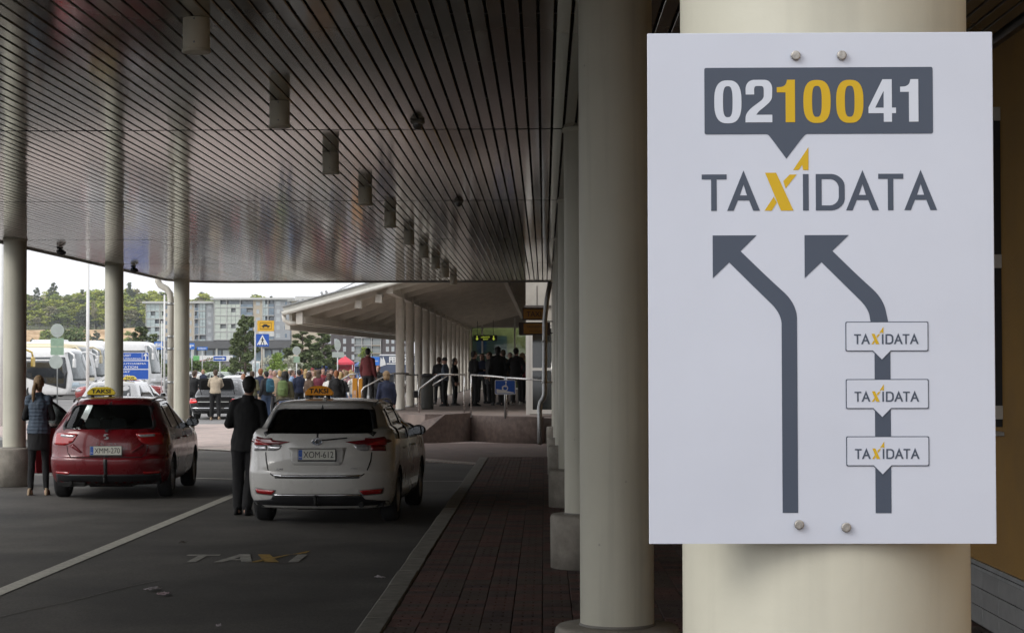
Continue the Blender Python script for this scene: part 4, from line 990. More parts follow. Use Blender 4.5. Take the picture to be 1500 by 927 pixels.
q = MB(); q.beam(sh_((-1.2, 51.2, 4.57)), sh_((-1.2, 107, 4.57)), .14, .2); q.build('purlin', m_offw, rf)
q = MB(); q.beam(sh_((eave_x(51)+.35, 51.2, 3.12)), sh_((eave_x(77)+.35, 77, 3.12)), .12, .18); q.beam(sh_((eave_x(51)+.05, 51.0, 3.23)), sh_((eave_x(77)+.05, 77, 3.23)), .08, .42); q.beam(sh_((-5.1, 77, 3.23)), sh_((-5.1, 107, 3.23)), .08, .42); q.build('eave_beam', m_offw, rf)
# verge at the near edge, layered
q = MB(); q.beam(sh_((-6.95, 50.9, 3.36)), sh_((-3.9, 50.9, 4.21)), .10, .16); q.beam(sh_((-3.9, 50.9, 4.21)), sh_((2.8, 50.9, 6.02)), .10, .16); q.build('verge_board', M('verge', (.54, .53, .48), rough=.5, var=.08), rf)
q = MB(); q.tube([sh_((-6.98, 50.8, 3.27)), sh_((-3.9, 50.8, 4.10)), sh_((2.8, 50.8, 5.9))], .06, 10); q.build('verge_roll', M('verge', (.42, .41, .37)), rf)
q = MB(); q.beam(sh_((-7.0, 50.9, 3.46)), sh_((2.8, 50.9, 6.13)), .2, .03); q.build('verge_flashing', m_galv, rf)
# eave gutter board and downpipe bend
ex = lambda y: eave_x(y)
q = MB(); q.beam(sh_((ex(51)-.02, 50.9, 2.93)), sh_((ex(77)-.02, 77, 2.93)), .14, .16); q.build('eave_gutter', M('verge', (.42, .41, .37)), rf)
q = MB(); q.tube([sh_((-6.95, 50.9, 3.25)), sh_((-6.93, 50.9, 3.10)), sh_((-6.80, 50.9, 3.02)), sh_((-6.6, 51, 3.02))], .06, 10); q.build('gutter_bend', m_offw, rf)
q = MB(); q.box(-6.62+4.14, -6.45+4.14, -.1, .1, -1.0, -.68); q.build('bracket', m_offw, rf)
for x in (-5.0, -4.45):
    q = MB(); z = 3.98+.27*(x+4.14); q.box(x+4.14-.09, x+4.14+.09, .3, .5, z-4-.32, z-4-.1); q.build('rafter_clamp', m_offw, rf)
# steel wires with clamps above the roof edge
for i, (px0, py0, px1, py1, lab) in enumerate(((443, 446, 475, 432, 'short bent steel bracket near the lower corner of the platform roof'), (477, 434, 540, 404, 'thin stay wire with a clamp rising from the platform roof edge'), (560, 424, 600, 405, 'steel bracket and stay half hidden behind the big canopy edge'))):
    a_ = at(px0, py0, 52.2); b_ = at(px1, py1, 56); e = empty('stay_wire', a_, 0, lab, 'bracket')
    q = MB(); q.tube([(0, 0, 0), tuple(b_-a_)], .018, 6); q.build('wire', m_galv, e)
    q = MB(); q.beam((-.55, -.3, -.22), (.05, 0, .06), .05, .07); q.beam((-.12, 0, .12), (.02, 0, -.2), .06, .06); q.beam((.0, 0, .15), (.16, 0, -.12), .06, .06); q.beam((-.2, .1, -.1), (.25, .1, .02), .05, .05); q.build('clamp', m_galv, e)

# entrance block with glazed doors
bx = -.47; YD = 49.0
eb = empty('entrance_block', (bx, YD, ZP), 0, 'pale entrance block with tall glazed doors at the end of the pavement', 'building')
m_blk = M('entrance_panel', (.40, .375, .33), rough=.6, var=.06, world=True)
H = 3.35
q = MB(); q.box(.0, 3.3, .12, 57, -.6, H+1.4); q.build('wall', m_blk, eb)
q = MB(); q.box(.0, 3.3, .0, .12, 2.32, H+1.0); q.build('lintel_panel', m_blk, eb)
m_df = M('door_frame', (.60, .585, .55), rough=.4, var=.03)
for k, x0 in enumerate((.10, .80, 1.50, 2.20)):
    e = empty('door', (x0, 0, 0)); e.parent = eb
    q = MB(); q.box(0, .07, -.04, .06, .02, 2.28); q.box(.60, .67, -.04, .06, .02, 2.28); q.box(.07, .6, -.04, .06, .02, .13); q.box(.07, .6, -.04, .06, 2.21, 2.28); q.box(.07, .6, -.038, .06, 1.13, 1.20); q.build('frame', m_df, e)
    for z0, z1 in ((.13, 1.13), (1.20, 2.21)):
        q = MB(); q.box(.07, .60, .0, .012, z0, z1); q.build('pane', M('door_pane', (.015, .017, .016), rough=.06, coat=1, var=.2), e)
    q = MB(); q.tube([(.56, -.08, .85), (.56, -.08, 1.35)], .015, 8); q.build('handle', m_steel, e)
q = MB(); q.box(.0, .098, -.05, .1, 0, 2.32); q.box(.0, 3.3, -.06, .1, 2.285, 2.33); q.build('door_surround', m_df, eb)
q = MB(); q.box(-.03, 3.3, -.05, .12, 2.75, 2.80); q.box(.28, .30, -.008, .0, 2.8, 3.3); q.build('panel_joint', M('joint_dark', (.07, .06, .055), rough=.7), eb)
# glazed end wall of the platform, under the far end of the roof
YG = 104.5
gw = empty('glass_wall', (-4.05, YG, ZP), 0, 'glazed end wall of the platform hall with pale mullions', 'glass wall')
W = bx+4.05
q = MB()
for x in (0.02, .62, 2.4, W-.05): q.box(x, x+.09, -.06, .06, 0, 3.9)
for z in (.0, 1.83, 3.35): q.box(0, W, -.05, .05, z, z+.08)
q.build('mullion', m_df, gw)
for k, (x0, x1) in enumerate(((.11, .62), (.71, 2.4), (2.49, W-.05))):
    for z0, z1 in ((.08, 1.83), (1.91, 3.35)):
        q = MB(); q.box(x0, x1, -.006, .006, z0, z1); q.build('pane', GLASS('hall_glass', (.50, .56, .50), 1.3), gw)
q = MB(); q.box(-.1, W, -.02, .04, 3.43, 4.7); q.build('upper_panel', m_blk, gw)
m_olive = M('hall_olive', (.55, .53, .26), rough=.8, var=.15)
q = MB(); q.box(-.1, W, 5.5, 5.6, 0, 4.5); q.box(-.3, -.1, -.5, 5.5, 0, 4.5); q.build('inner_wall', m_olive, gw)
q = MB(); q.prism(sup(.15, .75, 2.0, 2.9, 2), 5.40, 5.44, lambda x, z, y: (x, y, z)); q.build('blue_poster', M('poster_blue', (.05, .12, .35), rough=.6), gw)
q = MB(); q.box(-.05, 1.9, 5.42, 5.47, .9, 3.0); q.build('pale_mural', M('mural', (.25, .32, .33), rough=.7, var=.5, scale=2.2, col2=(.10, .16, .2)), gw)
# hanging direction sign inside the passage
es = empty('hanging_sign', (at(711, 495, 97).x, 97, at(711, 495, 97).z), 0, 'small dark hanging sign with lit yellow-green arrows over the platform', 'sign')
q = MB(); q.bbox(-.60, .60, -.05, .05, -.15, .15, .01); q.tube([(-.4, 0, .15), (-.4, 0, .9)], .012, 6); q.tube([(.4, 0, .15), (.4, 0, .9)], .012, 6); q.build('sign_box', m_black, es)
m_ye = M('lit_yellow', (.65, .80, .08), rough=.5, var=0, emit=.5)
for x in (-.42, .42):
    q = MB(); q.prism([(x-.022, .11), (x+.022, .11), (x+.022, -.02), (x+.08, -.02), (x, -.12), (x-.08, -.02), (x-.022, -.02)], 0, .004, lambda x, z, t: (x, -.051-t, z)); q.build('arrow', m_ye, es)
text('LÄHTÖ', .075, (0, -.053, .05), m_ye, es, width=.44, bold=.02); text('EXIT', .06, (.02, -.053, -.06), m_ye, es, width=.26, bold=.02)

# TAXI signs on the drain pipe column, and the pipe
ts = empty('hanging_sign', (at(800, 470, 43.2).x, 43.2, at(800, 470, 43.2).z), 0, 'pair of amber boxed signs reading TAXI hung from the far column', 'sign')
def sb(x0, x1, y0, y1): a_ = at(x0, y1, 43.2)-ts.location; b_ = at(x1, y0, 43.2)-ts.location; return a_.x, b_.x, a_.z, b_.z
m_amb = M('amber_panel', (.42, .19, .02), rough=.45, var=.06); m_brn = M('brown_frame', (.05, .028, .02), rough=.5)
x0, x1, z0, z1 = sb(765, 799, 451, 469); q = MB(); q.bbox(x0, x1, -.05, .05, z0, z1, .008); q.build('sign_box', m_brn, ts)
q = MB(); q.box(x0+.03, x1-.03, -.054, .054, z0+.03, z1-.03); q.build('panel', m_amb, ts)
text('TAXI', .115, ((x0+x1)/2, -.056, (z0+z1)/2), m_brn, ts, width=.33, bold=.005)
x0, x1, z0, z1 = sb(760, 806, 472, 491); q = MB(); q.bbox(x0, x1, -.07, .07, z0, z1, .008); q.build('sign_box', m_brn, ts)
q = MB(); q.box(x0+.11, x1-.09, -.074, .074, z0+.035, z1-.03); q.build('panel', m_amb, ts)
text('TAKSIASEMA', .05, ((x0+x1)/2+.01, -.077, z1-.10), m_brn, ts, width=.38); text('TAXI STATION', .038, ((x0+x1)/2+.01, -.077, z0+.09), m_brn, ts, width=.26)
q = MB(); q.tube([(.0, 0, z1+.02), (.26, 0, z1+.02)], .015, 6); q.tube([(.0, 0, z0+.05), (.26, 0, z0+.05)], .015, 6); q.tube([(.0, 0, z0-.05), (.0, 0, z1+.45)], .018, 6); q.build('bracket', m_black, ts)
dp = empty('drainpipe', (at(800, 600, 42.6).x, 42.6, ZW), 0, 'grey drainpipe with a kink running down the farthest right-hand column', 'drainpipe')
def rel(px, py, D, o): return tuple(at(px, py, D)-o.location)
q = MB(); q.tube([rel(806, 413, 42.6, dp), rel(801, 440, 42.6, dp), rel(798, 470, 42.6, dp), rel(797.5, 577, 42.6, dp), rel(796, 583, 42.6, dp), rel(792, 589, 42.6, dp), rel(790.5, 597, 42.6, dp), rel(790.5, 650, 42.2, dp)], .055, 12); q.build('pipe', m_galv, dp)
q = MB()
for py in (500, 560, 610): p = rel(797.5 if py < 580 else 790.5, py, 42.6, dp); q.lathe([(.062, p[2]-.02), (.062, p[2]+.02)], 12, c=(p[0], p[1])); q.beam((p[0], p[1], p[2]), (p[0]+.25, p[1]+.3, p[2]), .02, .02)
q.build('pipe_clamp', m_galv, dp)
# second drainpipe: swan neck from the canopy corner to the far left column
d2 = empty('drainpipe', (at(245, 600, 44.6).x, 44.6, 0), 0, 'off-white swan-neck drainpipe beside the slim far left column', 'drainpipe')
D2 = 44.6
q = MB(); q.tube([rel(231, 404, D2, d2), rel(231.5, 412, D2, d2), rel(235, 418, D2, d2), rel(244, 423, D2, d2), rel(249, 430, D2, d2), rel(250, 440, D2, d2), rel(250, 608, D2, d2)], .075, 14); q.build('pipe', m_offw, d2)
q = MB()
for py in (445, 493, 511, 560): p = rel(250, py, D2, d2); q.lathe([(.083, p[2]-.03), (.083, p[2]+.03)], 14, c=(p[0], p[1])); q.beam((p[0], p[1], p[2]), (p[0]+.25, p[1]-.2, p[2]), .025, .03)
q.build('pipe_clamp', m_galv, d2)

# railings
def rail(name_label, pts, posts, r=.022, D=None, mid=None, grp_='stainless railings on the platform'):
    o = at(*pts[0]); e = empty('railing', (o.x, o.y, ZP), 0, name_label, 'railing', grp_)
    q = MB(); q.tube([tuple(at(*p)-e.location) for p in pts], r, 10); q.build('handrail', m_steel, e)
    if mid:
        q = MB(); q.tube([tuple(at(*p)-e.location) for p in mid], r*.75, 8); q.build('mid_rail', m_steel, e)
    for (px, py, D_, zb) in posts:
        p = at(px, py, D_)-e.location; q = MB(); q.tube([tuple(p), (p.x, p.y, zb-ZP)], r*.85, 8); q.lathe([(.05, zb-ZP), (.05, zb-ZP+.012)], 12, c=(p.x, p.y)); q.build('post', m_steel, e)
rail('railing along the curved ramp wall, its long top rail running toward the glazed doors', [(690, 549, 47.3), (720, 551, 46.9), (745, 553.5, 46.3), (797, 557, 44.2)], [(690, 549, 47.3, .6), (742, 553, 46.35, .6)])
rail('railing with a sloping start and a low second rail on top of the ramp wall', [(614, 604, 46.2), (614, 572, 46.2), (616, 568.5, 46.2), (640, 550, 47), (646, 548.5, 47), (681, 548.5, 47.5)], [(680, 548.5, 47.5, .6)], mid=[(634, 564, 46.6), (655, 550.5, 47.1)])
rail('long railing at the far side of the platform steps, in front of the crowd', [(468, 574, 60), (480, 568, 60), (513, 548.5, 60), (524, 547, 60), (568, 547, 60)], [(525, 547, 60, ZP), (546.5, 547, 60, ZP), (503, 554, 60, .1)], mid=[(475, 576, 60), (513, 553, 60)])
rail('near railing running down the platform steps beside the blond person', [(530, 584, 53), (530, 572, 53), (533, 567.5, 53), (567, 549, 53), (576, 547, 53), (598, 547, 54)], [(566, 549.5, 53, ZP), (578, 547, 53, ZP)])
rail('parallel railing behind the near one on the platform steps', [(506, 566, 64), (540, 547, 64), (553, 554, 64), (564, 560, 64)], [(547, 550, 64, ZP)])
rail('short railing at the foot of the nearest slim column', [(594, 575, 57), (594, 549, 57), (612, 549, 60)], [(612, 549, 60, ZP)])
# steps going down to the left
st = empty('steps', (-5.9, 52.5, 0), 0, 'stone steps leading down from the platform toward the crowd', 'steps')
for k in range(3):
    q = MB(); q.box(-.35*(k+1), -.35*k-.004, 0, 14, -.02, ZP-.155*(k+1)); q.build('step', m_conc, st)
# wheelchair ramp sign
wp = at(740, 567, 46.1); ws = empty('ramp_sign', (wp.x, wp.y, .6), 0, 'blue and white wheelchair ramp sign on a short post', 'sign')
q = MB(); q.tube([(0, .03, 0), (0, .03, 1.0)], .024, 8); q.build('post', m_galv, ws)
zc = wp.z-.6
q = MB(); q.prism(rrect(-.25, .25, -.175, .175, .03), 0, .014, lambda x, z, t: (x, t, zc+z)); q.build('plate', m_white, ws)
q = MB(); q.flat([rrect(-.235, .235, -.16, .16, .02)], lambda x, z: (x, -.0015, zc+z)); q.build('blue_field', m_blue, ws)
q = MB(); q.flat([[(-.21, -.04), (.21, -.125), (.21, -.145), (-.21, -.145)]], lambda x, z: (x, -.003, zc+z)); q.build('ramp_symbol', m_white, ws)
q = MB()
q.flat([[(.0+.07*math.cos(R(a)), -.02+.07*math.sin(R(a))) for a in range(0, 360, 15)], [(.0+.048*math.cos(R(a)), -.02+.048*math.sin(R(a))) for a in range(0, 360, 15)]], lambda x, z: (x, -.003, zc+z))
q.flat([[(.008, -.0), (.03, .0), (.03, .10), (.008, .10)]], lambda x, z: (x, -.0035, zc+z)); q.flat([[(.02+.022*math.cos(R(a)), .125+.022*math.sin(R(a))) for a in range(0, 360, 30)]], lambda x, z: (x, -.003, zc+z))
q.flat([[(-.07, .0), (.02, .02), (.02, .04), (-.08, .02)]], lambda x, z: (x, -.0038, zc+z)); q.flat([[(-.08, -.07), (-.06, -.07), (-.055, .02), (-.075, .02)]], lambda x, z: (x, -.0034, zc+z)); q.build('wheelchair_symbol', m_white, ws)
# orange info pillar
op = at(524, 570, 57.0); ip = empty('info_pillar', (op.x, op.y, ZP), 0, 'bright orange box-shaped pillar behind the platform railing', 'pillar')
zt = at(524, 554, 57).z-ZP; m_or = M('orange_box', (.62, .27, .02), rough=.4, var=.06)
q = MB(); q.bbox(-.15, .0, -.1, .1, 0, zt, .01); q.bbox(.03, .15, -.09, .1, 0, zt-.01, .01); q.build('body', m_or, ip)
q = MB(); q.box(-.12, -.04, -.104, -.1, .0, zt*.6); q.build('label_panel', M('label_panel', (.62, .42, .33), rough=.5), ip)
text('INFO', .06, (-.08, -.106, zt*.3), m_or, ip, rz=0, width=.3, bold=.02).rotation_euler = (math.pi/2, -math.pi/2, 0)
# bin by the second column of the platform canopy
bn = at(626, 585, 55.5); bb = empty('litter_bin', (bn.x, bn.y, ZP), 0, 'dark tall litter bin standing between the slim platform columns', 'bin')
q = MB(); q.lathe([(.17, 0), (.18, .05), (.18, .85), (.16, .95)], 20); q.build('body', M('bin_dark', (.04, .04, .035), rough=.6, var=.2), bb); q = MB(); q.lathe([(.19, .95), (.19, 1.0), (.1, 1.04)], 20); q.build('lid', m_black, bb)
bn = at(614.5, 572, 46.1); bb = empty('button_box', (bn.x-.08, bn.y, bn.z-.12), 0, 'small dark control box on the end of the ramp railing', 'box')
q = MB(); q.bbox(-.07, .05, -.04, .06, -.05, .12, .01); q.build('housing', m_black, bb)
# ------------------------------------------------------------------ people
def capsule(b, p0, p1, r0, r1, n=14, fx=1., fy=1.):
    """tapered limb with round ends; fx, fy flatten the section in world x, y"""
    p0 = Vector(p0); p1 = Vector(p1); d = p1-p0; l = d.length; d = d/l if l > 1e-6 else Vector((0, 0, 1))
    pts = []; rr = []
    for k in range(4): a = math.pi/2*(1-k/4); pts.append(p0-d*r0*math.sin(a)); rr.append(max(.001, r0*math.cos(a)))
    pts += [p0, p0.lerp(p1, .33), p0.lerp(p1, .66), p1]; rr += [r0, r0+(r1-r0)*.33, r0+(r1-r0)*.66, r1]
    for k in range(1, 5): a = math.pi/2*k/4; pts.append(p1+d*r1*math.sin(a)); rr.append(max(.001, r1*math.cos(a)))
    s = len(b.v); b.tube(pts, rr, n)
    if fx != 1 or fy != 1:
        c = (p0+p1)/2
        for i in range(s, len(b.v)):
            v = b.v[i]; b.v[i] = (c.x+(v[0]-c.x)*fx if False else v[0], v[1], v[2])
def rings(b, rs, n=20):
    """stack of elliptical rings (x, y, z, rx, ry)"""
    s = len(b.v)
    for x, y, z, rx, ry in rs:
        for k in range(n): a = 2*math.pi*k/n; b.v.append((x+rx*math.cos(a), y+ry*math.sin(a), z))
    for i in range(len(rs)-1):
        for k in range(n): j = (k+1) % n; b.face([s+i*n+k, s+i*n+j, s+(i+1)*n+j, s+(i+1)*n+k])
    b.face([s+n-1-k for k in range(n)]); b.face([s+(len(rs)-1)*n+k for k in range(n)])
def fuse(b, vox, sm=3, fold=0., ff=9., quilt=0, z0=0):
    me = b.mesh('t', []); o = link('t', me); r = o.modifiers.new('r', 'REMESH'); r.mode = 'VOXEL'; r.voxel_size = vox; r.use_smooth_shade = True
    s = o.modifiers.new('s', 'SMOOTH'); s.factor = .5; s.iterations = sm
    m2 = eval_mesh(o); bpy.data.objects.remove(o); bpy.data.meshes.remove(me)
    if fold or quilt:
        ns = [v.normal.copy() for v in m2.vertices]
        for v, nn in zip(m2.vertices, ns):
            c = v.co; d = 0
            if fold: d += fold*noise.noise(Vector((c.x*ff, c.y*ff, c.z*ff*.55+5)))+fold*.6*noise.noise(Vector((c.x*ff*2.6, c.y*ff*2.6, c.z*ff*1.1)))
            if quilt: d += quilt*(abs(math.sin(math.pi*(c.z-z0)/.052))**.6-.7)
            v.co = c+nn*d
    m2.polygons.foreach_set('use_smooth', [True]*len(m2.polygons)); return m2
def J(pose, k): return Vector(pose[k])
def base_pose(hands='down', lean=0, stance=.0, stride=0, headturn=0, tall=1.):
    p = dict(pel=(0, 0, .96), wai=(0, 0, 1.10), che=(0, -.005, 1.30), nek=(0, 0, 1.47), hed=(0, .025, 1.612),
             hipL=(-.095, 0, .92), hipR=(.095, 0, .92), kneL=(-.105-stance*.4, .02+stride*.25, .50), kneR=(.105+stance*.4, .02-stride*.12, .50),
             ankL=(-.11-stance, -.01+stride*.45, .09), ankR=(.11+stance, -.01-stride*.45, .09+abs(stride)*.1), shL=(-.165, -.005, 1.385), shR=(.165, -.005, 1.385))
    if hands == 'down': p.update(elL=(-.222, -.02, 1.12), elR=(.222, -.02, 1.12), wrL=(-.235, .06, .88), wrR=(.235, .06, .88))
    elif hands == 'front': p.update(elL=(-.235, -.015, 1.13), elR=(.235, -.015, 1.13), wrL=(-.10, .25, 1.14), wrR=(.10, .25, 1.12))
    elif hands == 'phone': p.update(elL=(-.245, -.02, 1.14), elR=(.25, .05, 1.16), wrL=(-.25, .06, .9), wrR=(.10, .26, 1.36))
    elif hands == 'pocket': p.update(elL=(-.29, -.07, 1.16), elR=(.29, -.07, 1.16), wrL=(-.205, .05, .96), wrR=(.205, .05, .96))
    elif hands == 'reach': p.update(elL=(-.22, .2, 1.20), elR=(.22, .2, 1.20), wrL=(-.16, .44, 1.12), wrR=(.16, .44, 1.12))
    if lean:
        for k in ('wai', 'che', 'nek', 'hed', 'shL', 'shR', 'elL', 'elR', 'wrL', 'wrR'):
            x, y, z = p[k]; h = z-.96; p[k] = (x, y+h*math.sin(lean), .96+h*math.cos(lean))
        if abs(lean) > .4:
            for s_, x in (('L', -.2), ('R', .2)): p['wr'+s_] = (x*.8, p['sh'+s_][1]+.42, p['sh'+s_][2]-.30); p['el'+s_] = (x*1.1, p['sh'+s_][1]+.22, p['sh'+s_][2]-.24)
    return p
def hand(b, wr, el, side, vox):
    d = (wr-el).normalized(); s_ = Vector((0, 0, 1)).cross(d)
    s_ = s_.normalized() if s_.length > .1 else Vector((1, 0, 0)); up = Vector((0, 1, 0)) if abs(d.z) > .7 else Vector((1, 0, 0))
    w_ = (up - d*up.dot(d)).normalized()          # across the palm
    n = d.cross(w_)*(-side)                        # palm side
    base = wr+d*.02
    for k in (-1.2, -.4, .4, 1.2): capsule(b, base+w_*k*.011, base+d*.075+w_*k*.017, .015, .013, 8)
    for k, ln in ((-1.5, .055), (-.5, .07), (.5, .075), (1.5, .066)):
        a = base+d*.08+w_*k*.0175; m = a+d*ln*.55+n*.008; e = m+d*ln*.38+n*.024; fr = max(.0085, vox*.8); capsule(b, a, m, fr, fr*.95, 7); capsule(b, m, e, fr*.95, fr*.85, 7)
    a = base+w_*.028+d*.01; m = a+w_*.026+d*.03+n*.01; e = m+d*.032+n*.012+w_*.002; capsule(b, a, m, .012, .0105, 7); capsule(b, m, e, .0105, .009, 7)
def body_mesh(p, vox, fem=0):
    b = MB(); L_ = {k: Vector(v) for k, v in p.items()}
    sw = .9 if fem else 1.
    pel, wai, che, nek, hed = L_['pel'], L_['wai'], L_['che'], L_['nek'], L_['hed']
    rings(b, [(*(pel-Vector((0, 0, .09))), .12, .09), (*pel, .165, .115), (*wai, .138 if not fem else .122, .10), (*(wai.lerp(che, .6)), .158*sw, .112), (*che, .175*sw, .118), (*(che.lerp(nek, .55)), .135*sw, .095), (*(nek-Vector((0, 0, .035))), .09, .07), (*(nek), .055, .055)])
    for s_ in 'LR':
        k = -1 if s_ == 'L' else 1
        sh, el, wr = L_['sh'+s_], L_['el'+s_], L_['wr'+s_]; sh = Vector((sh.x*sw, sh.y, sh.z))
        capsule(b, nek+Vector((k*.03, 0, -.035)), sh, .034, .044); capsule(b, sh, el, .052*sw, .040*sw); capsule(b, el, wr, .041*sw, .026)
        hand(b, wr, el, k, vox)
        hp, kn, an = L_['hip'+s_], L_['kne'+s_], L_['ank'+s_]
        capsule(b, hp, kn, .088, .055); capsule(b, kn, kn.lerp(an, .4), .054, .053); capsule(b, kn.lerp(an, .35), an, .053, .036)
        capsule(b, an+Vector((0, -.03, -.045)), an+Vector((k*.02, .13, -.055)), .034, .028)
    capsule(b, nek-Vector((0, 0, .03)), hed-Vector((0, .01, .06)), .056, .052)
    h = hed; b.ball((h.x, h.y-.012, h.z+.025), .092, 18, 12, sx=.83, sy=1.02, sz=1.05); b.ball((h.x, h.y+.02, h.z-.04), .068, 16, 10, sx=.86, sy=.95, sz=1.1)
    b.ball((h.x, h.y+.05, h.z-.085), .032, 12, 8); capsule(b, (h.x, h.y+.078, h.z+.015), (h.x, h.y+.10, h.z-.018), .009, .014, 8)
    b.ball((h.x-.028, h.y+.068, h.z+.035), .022, 8, 6); b.ball((h.x+.028, h.y+.068, h.z+.035), .022, 8, 6); capsule(b, (h.x-.02, h.y+.079, h.z-.05), (h.x+.02, h.y+.079, h.z-.05), .009, .009, 6)
    for k in (-1, 1): b.ball((h.x+k*.078, h.y-.01, h.z), .026, 10, 8, sx=.45, sy=.8, sz=1.2)
    return fuse(b, vox, 2)
def face_mesh(p):
    h = Vector(p['hed']); b = MB()
    b.mi = 0
    for k in (-1, 1): b.ball((h.x+k*.030, h.y+.080, h.z+.012), .0105, 8, 6)
    b.mi = 1
    for k in (-1, 1): b.ball((h.x+k*.030, h.y+.0875, h.z+.012), .0055, 6, 4)
    b.mi = 2; capsule(b, (h.x-.018, h.y+.083, h.z-.05), (h.x+.018, h.y+.083, h.z-.05), .0065, .0065, 6)
    b.mi = 1
    for k in (-1, 1): capsule(b, (h.x+k*.018, h.y+.088, h.z+.036), (h.x+k*.042, h.y+.080, h.z+.038), .005, .003, 5)
    return b
def top_mesh(p, vox, kind, fem=0):
    b = MB(); L_ = {k: Vector(v) for k, v in p.items()}; pel, wai, che, nek = (L_[k] for k in ('pel', 'wai', 'che', 'nek')); sw = .92 if fem else 1.
    g = {'jacket': .020, 'shirt': .012, 'coat': .022, 'puffer': .028, 'vest': .024, 'blazer': .016}[kind]
    hem = {'jacket': .90, 'shirt': .92, 'coat': .66, 'puffer': .86, 'vest': .90, 'blazer': .80}[kind]
    f = .0
    rs = []
    if hem < .80: rs.append((pel.x, pel.y, hem, .195+g, .14+g))
    elif hem < .85: rs.append((pel.x, pel.y-.0, hem, .182+g, .125+g))
    else: rs.append((pel.x, pel.y, hem, .168+g, .115+g))
    rs += [(*pel, .170+g, .118+g), (*wai, .142*sw+g*1.2, .105+g), (*(wai.lerp(che, .6)), .158*sw+g, .116+g), (*che, .172*sw+g, .120+g), (*(che.lerp(nek, .5)), .145*sw+g, .10+g), (*(nek-Vector((0, 0, .03))), .075+g, .07+g), (*(nek+Vector((0, -.005, .035))), .062+g*.5, .064+g*.5)]
    rs = sorted(rs, key=lambda r: r[2]); rings(b, rs)
    for s_ in 'LR':
        k = -1 if s_ == 'L' else 1; sh, el, wr = L_['sh'+s_], L_['el'+s_], L_['wr'+s_]; sh = Vector((sh.x*sw, sh.y, sh.z))
        capsule(b, nek+Vector((k*.035, 0, -.035)), sh, .042+g*.5, .050+g)
        if kind != 'vest': capsule(b, sh, el, .050+g, .040+g); capsule(b, el, el.lerp(wr, .93), .044+g, .032+g*.8)
        else: capsule(b, sh, sh.lerp(el, .12), .06+g, .05+g)
    if kind in ('jacket', 'puffer', 'coat', 'blazer', 'vest'): rings(b, [(*(nek+Vector((0, -.01, -.03))), .085+g*.5, .075+g*.5), (*(nek+Vector((0, -.01, .035))), .068+g*.4, .066+g*.4)])
    return fuse(b, vox, 2, fold=.009 if kind != 'puffer' else .005, ff=8, quilt=.011 if kind in ('puffer', 'vest') else 0)
def leg_mesh(p, vox, kind, fem=0):
    b = MB(); L_ = {k: Vector(v) for k, v in p.items()}; pel = L_['pel']; g = {'jeans': .014, 'leggings': .005, 'trousers': .02}[kind]
    rings(b, [(pel.x, pel.y, pel.z-.12, .155+g, .105+g), (*pel, .160+g, .110+g), (pel.x, pel.y, pel.z+.06, .148+g, .103+g)])
    for s_ in 'LR':
        hp, kn, an = L_['hip'+s_], L_['kne'+s_], L_['ank'+s_]; capsule(b, hp, kn, .09+g*.6, .058+g); capsule(b, kn, kn.lerp(an, .45), .057+g, .056+g); capsule(b, kn.lerp(an, .4), kn.lerp(an, .96), .056+g, .042+g*1.2)
    return fuse(b, vox, 2, fold=.006, ff=10)
def shoe_mesh(p):
    b = MB()
    for s_ in 'LR':
        an = Vector(p['ank'+s_]); k = -1 if s_ == 'L' else 1; z = an.z-.09
        n = 14
        prof = []
        for i in range(n):
            a = 2*math.pi*i/n; r = 1 if math.sin(a) > 0 else .82
            prof.append((an.x+k*.012+.046*math.cos(a)*r, an.y+.045+.145*math.sin(a)))
        s0 = len(b.v)
        for sc, zz in ((1.04, 0), (1.06, .02), (1.0, .035)):
            for x, y in prof: b.v.append((an.x+k*.012+(x-an.x-k*.012)*sc, an.y+.045+(y-an.y-.045)*sc, z+zz))
        for x, y in prof: t = max(0, (y-an.y-.0)/.19); b.v.append((an.x+(x-an.x)*.92, an.y+.02+(y-an.y-.02)*.9, z+.085-.045*t))
        for x, y in prof: b.v.append((an.x+(x-an.x-k*.012)*.75, an.y-.012+(y-an.y-.045)*.33, z+.105))
        for r_ in range(4):
            for i in range(n): j = (i+1) % n; b.face([s0+r_*n+i, s0+r_*n+j, s0+(r_+1)*n+j, s0+(r_+1)*n+i], True)
        b.face([s0+n-1-i for i in range(n)]); b.face([s0+4*n+i for i in range(n)])
    return b
